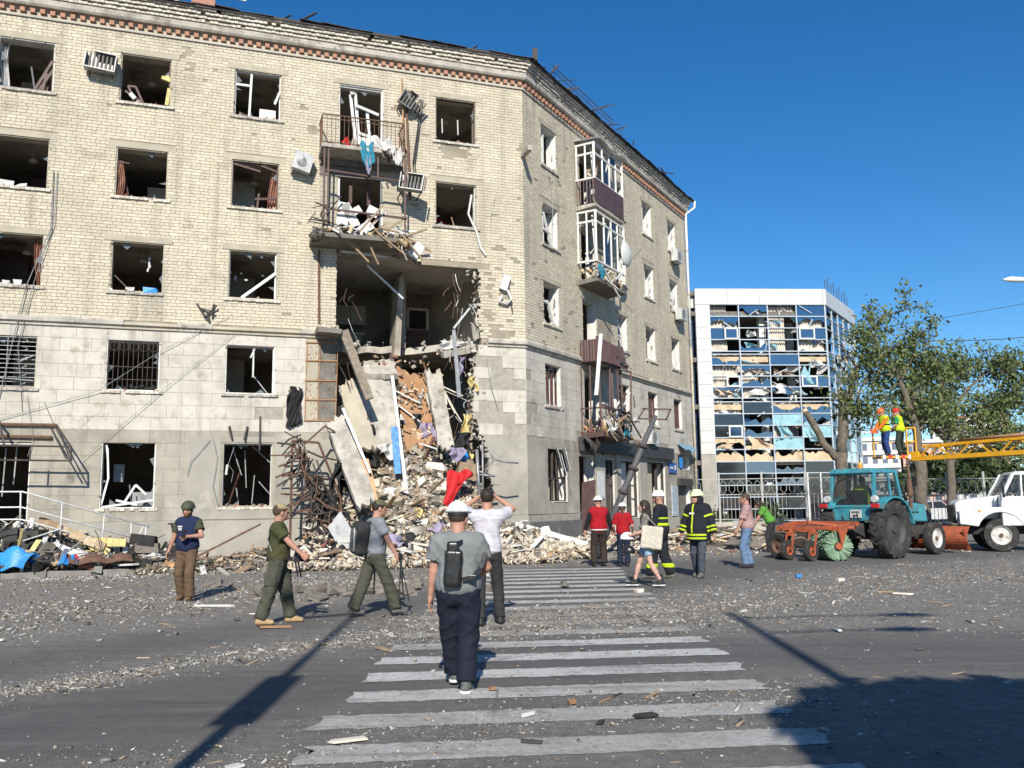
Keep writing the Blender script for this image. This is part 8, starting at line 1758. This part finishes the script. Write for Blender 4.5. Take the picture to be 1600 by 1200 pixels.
# ================================================================ TRACTOR WITH ROAD BRUSH
mat('teal_paint', (.045,.25,.31), .45, var=.18, scale=5, coord='obj', spec=.5, stain=[((.03,.13,.16), 4, .5, .7), ((.13,.14,.125), 2.2, .52, .75), ((.07,.045,.03), 9, .66, .74)]); mat('orange_paint', (.36,.085,.035), .7, var=.25, scale=7, coord='obj', stain=[((.22,.075,.04), 5, .5, .7)]); mat('tyre', (.030,.029,.028), .9, var=.3, scale=12, coord='obj', stain=[((.09,.083,.073), 5, .5, .75)]); mat('rim_dark', (.055,.052,.05), .7, var=.3, coord='obj'); mat('rim_white', (.52,.51,.48), .6, var=.2, coord='obj', stain=[((.20,.12,.07), 8, .55, .75)]); mat('yellow_paint', (.66,.33,.015), .5, var=.18, scale=6, coord='obj'); mat('truck_white', (.66,.67,.67), .35, var=.08, scale=3, coord='obj', spec=.5, stain=[((.40,.38,.34), 2.5, .56, .78), ((.25,.2,.16), 9, .68, .76)]); mat('bristle', None, .85, var=.2, scale=20, islands=[(.09,.24,.12),(.18,.34,.21),(.33,.40,.30),(.05,.15,.07)]); mat('amber', (.75,.25,.02), .3); mat('lamp_red', (.4,.02,.02), .3); mat('red_stripe', (.6,.05,.03), .5)
g_ = mat('cab_glass', (.035,.04,.045), .05, var=.1, spec=.6); g_.node_tree.nodes['Principled BSDF'].inputs['Alpha'].default_value = .3
def wheel(parent, c, R, w, rimr, rim, lugs=0, n=28, depth=.06):
    m = MB(); x, y, z = c; h = w/2
    m.lathe([(rimr, -h*.75), (R*.80, -h), (R*.95, -h*.92), (R, -h*.6), (R, h*.6), (R*.95, h*.92), (R*.80, h), (rimr, h*.75)], c, 'X', n, None, True)
    t = m.build('tyre', 'tyre', parent, 'auto')
    if lugs:
        m = MB()
        for k in range(lugs):
            for sg in (-1, 1):
                a = 2*PI*(k+(.5 if sg > 0 else 0))/lugs; b = a+.16; p = Vector((x+sg*h*.05, y+math.cos(b)*R, z+math.sin(b)*R)); q = Vector((x+sg*h*.98, y+math.cos(a)*R*.965, z+math.sin(a)*R*.965)); m.bar(p, q, .045, .07, up=(0, math.cos(a), math.sin(a)))
        m.build('tread_lug', 'tyre', t)
    m = MB(); m.lathe([(.03, -h*.45), (rimr*.45, -h*.45), (rimr*.55, -h*.3), (rimr*.85, -h*.35), (rimr, -h*.8), (rimr*1.03, -h*.8), (rimr*1.03, h*.8), (rimr, h*.8), (rimr*.85, h*.35), (rimr*.55, h*.3), (rimr*.45, h*.45), (.03, h*.45)], c, 'X', 22); r = m.build('rim', rim, t, 'auto')
    m = MB()
    for sg in (-1, 1):
        m.lathe([(.01, -.03), (rimr*.22, -.03), (rimr*.2, .03), (.01, .03)], (x+sg*h*.5, y, z), 'X', 12)
    m.build('hub', 'rust' if rim != 'rim_dark' else 'rim_dark', r); return t
tr = thing('tractor', 'teal tractor with orange road brush and front blade', 'tractor', (9.75, 24.7, 0), -.925)
for sx in (-1, 1):
    wheel(tr, (sx*.76, 0, .77), .77, .42, .46, 'rim_dark', 18); wheel(tr, (sx*.70, 2.38, .46), .46, .24, .27, 'rim_white', 0)
def tp(fn, name, m, bev=.015, parent=None):
    b = MB(); fn(b); return b.build(name, m, parent or tr, bevel=bev)
hood = tp(lambda b: b.hexa([Vector(q) for q in ((-.36,.75,.95),(.36,.75,.95),(.36,2.75,.92),(-.36,2.75,.92),(-.36,.75,1.62),(.36,.75,1.62),(.33,2.7,1.42),(-.33,2.7,1.42))]), 'bonnet', 'teal_paint', .04)
tp(lambda b: b.box((0, 1.4, .72), (.42, 2.9, .45)), 'chassis', 'rim_dark'); tp(lambda b: b.box((0, 2.38, .5), (1.2, .14, .14)), 'front_axle', 'rim_dark'); tp(lambda b: b.box((0, 0, .77), (1.25, .3, .3)), 'rear_axle', 'rim_dark')
tp(lambda b: b.box((0, 2.74, 1.12), (.6, .05, .45)), 'radiator_grille', 'black', 0, hood)
for sx in (-1, 1): tp(lambda b: b.lathe([(.01, -.04), (.085, -.04), (.09, .04), (.01, .04)], (sx*.2, 2.8, 1.3), 'Y', 14), 'headlight', 'pale_steel', 0, hood)
# cab: floor, pillars, roof, panes
cabw = .70
tp(lambda b: b.hexa([Vector(q) for q in ((-cabw,-.55,1.0),(cabw,-.55,1.0),(cabw,.85,1.0),(-cabw,.85,1.0),(-cabw,-.55,1.42),(cabw,-.55,1.42),(cabw,.85,1.42),(-cabw,.85,1.42))]), 'cab_tub', 'teal_paint', .03)
for sx in (-1, 1):
    for y0, y1, w in ((-.55, -.42, .1), (.3, .28, .07), (.82, .66, .09)): tp(lambda b: b.bar((sx*(cabw-.03), y0, 1.4), (sx*(cabw-.09), y1, 2.34), w), 'cab_pillar', 'teal_paint')
    tp(lambda b: b.prism([(sx*(cabw-.012), -.46, 1.45), (sx*(cabw-.012), .24, 1.45), (sx*(cabw-.07), .23, 2.27), (sx*(cabw-.07), -.36, 2.27)], (sx*.008, 0, 0)), 'side_window', 'cab_glass', 0)
    tp(lambda b: b.prism([(sx*(cabw-.012), .34, 1.45), (sx*(cabw-.012), .76, 1.45), (sx*(cabw-.07), .62, 2.27), (sx*(cabw-.07), .32, 2.27)], (sx*.008, 0, 0)), 'side_window', 'cab_glass', 0)
    def fender(b):
        R1 = .90; pts = [(sx*.52, math.cos(a)*R1, .77+math.sin(a)*R1) for a in [math.radians(q) for q in range(8, 150, 12)]]; inn = [(sx*.52, math.cos(a)*(R1-.05), .77+math.sin(a)*(R1-.05)) for a in [math.radians(q) for q in range(8, 150, 12)]][::-1]
        b.prism(pts+inn, (sx*.46, 0, 0))
    f = tp(fender, 'fender', 'teal_paint', .015); tp(lambda b: b.box((sx*.78, -.72, 1.42), (.22, .08, .12)), 'tail_lamp', 'lamp_red', .01, f); tp(lambda b: b.lathe([(.01, -.05), (.09, -.05), (.1, .05), (.01, .05)], (sx*.72, -.62, 1.6), 'Y', 12), 'work_lamp', 'pale_steel', 0, f)
rf = tp(lambda b: b.hexa([Vector(q) for q in ((-.68,-.56,2.3),(.68,-.56,2.3),(.66,.8,2.3),(-.66,.8,2.3),(-.62,-.5,2.44),(.62,-.5,2.44),(.6,.72,2.42),(-.6,.72,2.42))]), 'cab_roof', 'teal_paint', .04)
tp(lambda b: b.lathe([(.06, 0), (.065, .1), (.05, .16), (.01, .18)], (.1, -.2, 2.44), 'Z', 12), 'beacon', 'amber', 0, rf)
for z in (1.40, 2.30): tp(lambda b: b.bar((-.66, -.53 if z < 2 else -.45, z), (.66, -.53 if z < 2 else -.45, z), .08), 'rear_window_rail', 'teal_paint')
tp(lambda b: b.hexa([Vector(q) for q in ((-.62,-.525,1.45),(.62,-.525,1.45),(.62,-.515,1.45),(-.62,-.515,1.45),(-.58,-.445,2.27),(.58,-.445,2.27),(.58,-.435,2.27),(-.58,-.435,2.27))]), 'rear_window', 'cab_glass', 0)
tp(lambda b: b.hexa([Vector(q) for q in ((-.6,.80,1.45),(.6,.80,1.45),(.6,.81,1.45),(-.6,.81,1.45),(-.56,.66,2.27),(.56,.66,2.27),(.56,.67,2.27),(-.56,.67,2.27))]), 'windscreen', 'cab_glass', 0)
pt = tp(lambda b: b.box((.12, -.585, 1.2), (.34, .02, .22)), 'number_plate', 'rim_white', .006); tp(lambda b: [b.box((.12+dx, -.597, 1.2+dz), (w, .006, .055)) for dx, dz, w in ((-.1, .045, .04), (-.04, .045, .04), (.02, .045, .04), (.08, .045, .04), (-.06, -.045, .05), (.03, -.045, .06))], 'plate_characters', 'black', 0, pt)
tp(lambda b: b.tube([(.42, 1.75, 1.3), (.42, 1.75, 2.0), (.42, 1.72, 2.75)], [.05, .05, .035], 8), 'exhaust_pipe', 'rust', 0); tp(lambda b: b.tube([(.42, 1.75, 1.65), (.42, 1.75, 2.15)], .085, 10), 'exhaust_silencer', 'rust', 0)
tp(lambda b: b.box((0, -.1, 1.35), (.5, .5, .16)), 'seat', 'black', .03); tp(lambda b: b.box((0, -.36, 1.62), (.5, .1, .45)), 'seat_back', 'black', .03)
# front blade
bl = tp(lambda b: b.sheet(lambda p, q: Vector((-1.25+2.5*p, 3.35-.22*math.sin(q*PI)+.0*p, .1+.68*q)), 12, 8, .025), 'blade', 'orange_paint', 0)
for sx in (-.45, .45): tp(lambda b: b.bar((sx, 2.6, .55), (sx*1.4, 3.2, .4), .09), 'blade_arm', 'orange_paint')
for x in (-1.2, -.4, .4, 1.2): tp(lambda b: b.bar((x, 3.3, .12), (x, 3.08, .72), .05), 'blade_rib', 'orange_paint', 0, bl)
# rear brush on its orange frame
bf = tp(lambda b: [b.bar((-1.3, -1.2, .95), (.55, -1.2, .95), .12), b.bar((-1.2, -2.1, .82), (.3, -2.1, .86), .1), b.bar((-.9, -.9, .7), (-1.1, -2.1, .85), .12), b.bar((0, -.9, .75), (.2, -2.1, .85), .12), b.bar((-.5, -.75, .9), (-.5, -1.9, 1.0), .1), b.bar((-.5, -1.9, 1.0), (.5, -1.3, .85), .08)], 'brush_frame', 'orange_paint', .012)
tp(lambda b: b.bar((-1.3, -2.1, .82), (-1.35, -1.2, .95), .14), 'frame_end', 'orange_paint'); tp(lambda b: b.prism([(.46, -2.05, .9), (.46, -1.5, 1.0), (.46, -1.9, .38)], (.05, 0, 0)), 'brush_bracket', 'orange_paint'); tp(lambda b: b.prism([(-1.45, -1.75, .95), (-1.45, -1.2, 1.0), (-1.45, -1.45, .4)], (.05, 0, 0)), 'brush_bracket', 'orange_paint')
def BR(x, y, z): a = -.62; return (-.25+x*math.cos(a)-y*math.sin(a), -1.45+x*math.sin(a)+y*math.cos(a), .39+z)
def brush(b):
    r = random.Random(8)
    for k in range(2600):
        x = r.uniform(-.75, .75); x = .75 if r.random() < .12 else x; a = r.uniform(0, 6.283); R = r.uniform(.33, .39); t = r.uniform(-.06, .06); b.bar(BR(x, math.cos(a)*.1, math.sin(a)*.1), BR(x+t, math.cos(a+.1)*R, math.sin(a+.1)*R), .014)
tag(tp(brush, 'brush_bristles', 'bristle', 0), kind='stuff'); tp(lambda b: b.tube([BR(-.78, 0, 0), BR(.8, 0, 0)], .11, 14), 'brush_core', 'rim_dark', 0); tp(lambda b: b.tube([BR(.78, 0, 0), BR(.84, 0, 0)], .09, 14), 'brush_cap', 'orange_paint', 0)
for x in (-.15, -.85):
    wheel(tr, (x, -2.35, .27), .27, .15, .13, 'orange_paint', 0, 20); tp(lambda b: [b.bar((x-.11, -2.35, .27), (x-.11, -2.2, .72), .04), b.bar((x+.11, -2.35, .27), (x+.11, -2.2, .72), .04), b.bar((x-.13, -2.2, .72), (x+.13, -2.2, .72), .06), b.bar((x, -2.2, .72), (x, -2.1, .85), .07)], 'castor_fork', 'orange_paint', 0)
F_, R_ = Vector((math.sin(.925), math.cos(.925), 0)), Vector((math.cos(.925), -math.sin(.925), 0))
q = Vector((9.75, 24.7, .88))
p = Person('tractor driver in dark top and yellow vest seen through the rear window', tuple(q+F_*-.05), -.925, 1.72, 1.1, seat=True, lean=.05, wl=(-.18, .42, .85), wr=(.18, .42, .85), al=(-.15, .55, .25), ar=(.15, .55, .25))
p.body(); p.shirt(C('black_'), 2, 0, .02); p.shirt(C('hi_vis'), 0, .0, .034, .0, 'vest'); p.trousers(C('charcoal')); p.hair('hair_dark'); p.shoes('shoe_black')
for k, pts in enumerate(([(-.2, -.6, .8), (-.1, -.9, 1.15), (.1, -1.2, .9), (.2, -1.4, .6)], [(.2, -.6, .85), (.35, -.9, 1.2), (.3, -1.3, .95)], [(0, -.6, .7), (-.3, -1.0, 1.05), (-.6, -1.4, .95)])): tp(lambda b: b.tube(pts, .016, 5), 'hydraulic_hose', 'black', 0)
for sx in (-1, 1): tp(lambda b: b.tube([(sx*.76, .82, 1.5), (sx*.98, .95, 1.75), (sx*.98, .95, 1.95)], .012, 5), 'mirror_arm', 'black', 0); tp(lambda b: b.box((sx*1.0, .96, 2.05), (.14, .03, .24)), 'mirror', 'black', .01)
tp(lambda b: b.bar((.1, -.54, 1.5), (-.25, -.5, 1.85), .015), 'wiper', 'black', 0); tp(lambda b: b.box((0, -.75, .75), (.7, .35, .4)), 'rear_housing', 'rim_dark', .03)
for k in range(5): tp(lambda b: b.box((.345, 1.3+.22*k, 1.2), (.02, .16, .05)), 'bonnet_louvre', 'black', 0, hood)
for sx in (-.35, .35): tp(lambda b: b.bar((sx, -.6, .6), (sx*1.2, -1.25, .8), .07), 'link_arm', 'rim_dark', 0)
# big spare roller lying beyond the brush
w0 = thing('loose_wheel', 'old tyre with rusty rim standing left of the tractor brush', 'wheel', (7.35, 24.6, 0), .5); wheel(w0, (0, 0, .36), .36, .26, .2, 'rust', 0)

# ================================================================ WHITE TRUCK WITH LIFT
tk = thing('lift_truck', 'white bonneted truck carrying the yellow lift boom, at the right edge', 'truck', (14.75, 27.3, 0), 1.255)
def kp(fn, name, m, bev=.02, parent=None):
    b = MB(); fn(b); return b.build(name, m, parent or tk, bevel=bev)
for sx in (-1, 1): wheel(tk, (sx*.86, 0, .48), .48, .25, .27, 'rim_white', 0)
for sx in (-1, 1):
    for d in (0, .28): wheel(tk, (sx*(.86-d), -3.7, .48), .48, .24, .27, 'rim_white', 0)
def hx(q): return [Vector(v) for v in q]
def side(prof, x0, x1, taper=1.0): return lambda b: b.prism([(x0, y, z) for y, z in prof], (x1-x0, 0, 0))
bn = kp(side([(1.12, .95), (1.15, 1.42), (1.0, 1.52), (-.05, 1.66), (-.05, .95)], -.62, .62), 'bonnet', 'truck_white', .06)
def arch(sx):
    pr = [(1.1, .82), (1.1, 1.18), (.85, 1.3), (-.55, 1.32), (-.75, .75), (-.66, .75)]+[(math.cos(a)*.64, .52+math.sin(a)*.64) for a in [math.radians(q) for q in range(160, 18, -14)]]+[(.66, .75)]
    return lambda b: b.prism([(sx*.60, y, z) for y, z in pr], (sx*.46, 0, 0))
for sx in (-1, 1):
    f = kp(arch(sx), 'front_wing', 'truck_white', .03); kp(lambda b: b.lathe([(.01, -.04), (.1, -.05), (.11, .04), (.01, .05)], (sx*.8, 1.12, 1.02), 'Y', 16), 'headlight', 'pale_steel', 0, f); kp(lambda b: b.box((sx*1.07, .55, 1.2), (.02, .07, .05)), 'side_indicator', 'amber', 0, f)
gr = kp(lambda b: b.box((0, 1.16, 1.12), (1.1, .05, .5)), 'radiator_grille', 'black', .01)
for k in range(6): kp(lambda b: b.box((0, 1.19, .92+k*.08), (1.05, .02, .025)), 'grille_bar', 'rim_dark', 0, gr)
kp(lambda b: b.box((0, 1.25, .68), (2.1, .14, .22)), 'bumper', 'black', .03); kp(lambda b: b.box((0, -1.8, .62), (.8, 6.2, .25)), 'chassis', 'black', 0)
cab = kp(lambda b: b.hexa(hx(((-1.02,-1.5,.75),(1.02,-1.5,.75),(1.02,-.05,.75),(-1.02,-.05,.75),(-1.02,-1.5,1.62),(1.02,-1.5,1.62),(1.02,-.05,1.62),(-1.02,-.05,1.62)))), 'cab_body', 'truck_white', .05)
kp(lambda b: b.hexa(hx(((-.92,-1.48,2.26),(.92,-1.48,2.26),(.88,-.42,2.26),(-.88,-.42,2.26),(-.8,-1.42,2.38),(.8,-1.42,2.38),(.78,-.5,2.36),(-.78,-.5,2.36)))), 'cab_roof', 'truck_white', .05)
for sx in (-1, 1):
    for (y0, y1, w) in ((-.08, -.45, .09), (-1.44, -1.42, .14), (-.62, -.66, .05)): kp(lambda b: b.bar((sx*.97, y0, 1.6), (sx*.87, y1, 2.3), w), 'cab_pillar', 'truck_white', .01)
    d = kp(lambda b: b.box((sx*1.025, -.8, 1.18), (.02, 1.0, .82)), 'door', 'truck_white', .02); kp(lambda b: b.box((sx*1.045, -1.18, 1.4), (.03, .16, .04)), 'handle', 'black', 0, d)
    kp(lambda b: b.prism([(sx*.955, -1.36, 1.66), (sx*.955, -.68, 1.66), (sx*.885, -.70, 2.24), (sx*.885, -1.34, 2.24)], (sx*.008, 0, 0)), 'side_window', 'cab_glass', 0); kp(lambda b: b.prism([(sx*.955, -.6, 1.66), (sx*.955, -.16, 1.66), (sx*.885, -.5, 2.24), (sx*.885, -.62, 2.24)], (sx*.008, 0, 0)), 'quarter_window', 'cab_glass', 0)
    kp(lambda b: b.box((sx*1.2, -.1, 1.75), (.2, .04, .34)), 'mirror', 'black', .02)
kp(lambda b: b.hexa(hx(((-.93,-.10,1.66),(.93,-.10,1.66),(.93,-.085,1.66),(-.93,-.085,1.66),(-.84,-.46,2.26),(.84,-.46,2.26),(.84,-.445,2.26),(-.84,-.445,2.26)))), 'windscreen', 'cab_glass', 0)
kp(lambda b: b.bar((0, -.08, 1.66), (0, -.46, 2.27), .03), 'windscreen_post', 'black', 0)
kp(lambda b: b.box((0, -.7, 1.2), (1.5, .5, .15)), 'bench_seat', 'black', .03); kp(lambda b: b.box((0, -3.4, .95), (2.1, 3.4, .14)), 'deck', 'yellow_paint', .01); kp(lambda b: b.lathe([(.45, 0), (.45, .5), (.3, .6), (.3, 2.1), (.1, 2.15)], (0, -3.4, 1.02), 'Z', 16), 'turret', 'yellow_paint', 0)
bm = thing('lift_boom', 'yellow lattice lift boom with work basket reaching left above the truck', 'boom', (18.05, 26.25, 0))
A = Vector((14.55, 31.7, 3.0))-bm.location; B = Vector((0, 0, 3.05)); d = (B-A).normalized(); L = (B-A).length; sd = d.cross(Vector((0, 0, 1))).normalized()
for sx in (-1, 1):
    for zz, r in ((0, .06), (.42, .045)):
        m = MB(); m.bar(A+sd*sx*.22+Vector((0, 0, zz if zz else 0))+d*(.4 if zz else 0), B+sd*sx*.26+Vector((0, 0, zz*1.15)), r*2, r*2.4 if not zz else r*2); m.build('boom_chord', 'yellow_paint', bm)
    k = 9
    for i in range(k):
        t0, t1 = (i+.3)/k, (i+1.0)/k; p0 = A.lerp(B, t0)+sd*sx*.24; p1 = A.lerp(B, t1)+sd*sx*.24; m = MB(); m.bar(p0+Vector((0, 0, .43)) if i % 2 else p0, p1 if i % 2 else p1+Vector((0, 0, .44)), .05); m.build('boom_brace', 'yellow_paint', bm)
for i in range(7): t = (i+.5)/7; p0 = A.lerp(B, t); m = MB(); m.bar(p0-sd*.24+Vector((0, 0, .43)), p0+sd*.24+Vector((0, 0, .43)), .05); m.build('boom_rung', 'yellow_paint', bm)
m = MB(); m.tube([A.lerp(B, .25)+Vector((0, 0, .55)), A.lerp(B, .75)+Vector((0, 0, .6))], .06, 8); m.build('hydraulic_ram', 'orange_board', bm, True)
bk = A+Vector((-.62, .35, .08)); kx = Vector((1, 0, 0))
m = MB(); m.box(bk, (1.35, .8, .07)); fl_ = m.build('basket_floor', 'yellow_paint', bm)
for i in range(6): m = MB(); m.box(bk+Vector((-.58+.23*i, -.42, .0)), (.115, .03, .15)); m.build('warning_stripe', 'red_stripe' if i % 2 else 'white_paint', fl_)
for x, y in ((-.62, .36), (.62, .36), (.62, -.36), (.3, -.36)): m = MB(); m.bar(bk+Vector((x, y, 0)), bk+Vector((x, y, 1.05)), .045); m.build('basket_post', 'yellow_paint', bm)
for z in (.55, 1.05):
    for a, b in (((-.62, .36), (.62, .36)), ((.62, .36), (.62, -.36)), ((.62, -.36), (.3, -.36))): m = MB(); m.bar(bk+Vector((*a, z)), bk+Vector((*b, z)), .045); m.build('basket_rail', 'yellow_paint', bm)
m = MB(); m.box(A+Vector((.0, 0, .1)), (.5, .4, .3), rot(0, 0, .6)); m.build('basket_bracket', 'yellow_paint', bm)
# tree added in for an unknown shadow caster, twin lamp; both behind the viewer
t_ = tree((4.9, -2.2, 0), 'stand-in tree added behind the viewer for the unknown caster of the right-hand shadow', [([(0, 0, 0), (0, 0, 2.2), (.1, 0, 4.0)], .2, .14, 0), ([(.1, 0, 3.6), (-.9, .2, 4.8), (-1.6, .2, 5.4)], .09, .03, 1), ([(.1, 0, 3.6), (.8, -.2, 5.0), (1.4, .1, 5.6)], .09, .03, 1), ([(.1, 0, 3.8), (.0, .4, 5.2), (.1, .3, 6.0)], .09, .03, 1)], 10, 6, .25, .2, 'leaf_dusty', seed=12)
r_ = np.random.default_rng(2); c_ = r_.normal(size=(11000, 3)); c_ /= np.linalg.norm(c_, axis=1)[:, None]; P_ = c_*(r_.random(11000)**.33)[:, None]*np.array([3.2, 2.2, 1.5])+np.array([.2, 0, 4.6]); P_[:, 2] -= .28*P_[:, 0]
V_, F_2 = leaves(P_, 4, .07, .15, r_); tag(np_obj('crown', V_, F_2, 'leaf_dusty', t_), kind='stuff')
l2 = thing('twin_lamp_post', 'tall twin-armed street lamp behind the viewer at the right', 'street lamp', (3.15, -3.6, 0))
m = MB(); m.tube([(0, 0, 0), (-.3, 0, 6), (-.05, 0, 11.0)], [.13, .1, .06], 10); m.build('pole', 'grey_steel', l2, True)
for z, x in ((10.6, 1.9), (9.7, 1.3)):
    m = MB(); m.tube([(-.1, 0, z), (x*.6, 0, z+.1), (x, 0, z+.1)], .03, 6); m.build('arm', 'grey_steel', l2, True); m = MB(); m.tube([(x, 0, z+.1), (x+.45, 0, z+.12), (x+.8, 0, z+.1)], [.05, .13, .04], 8); m.build('lamp_head', 'white_metal', l2, True)
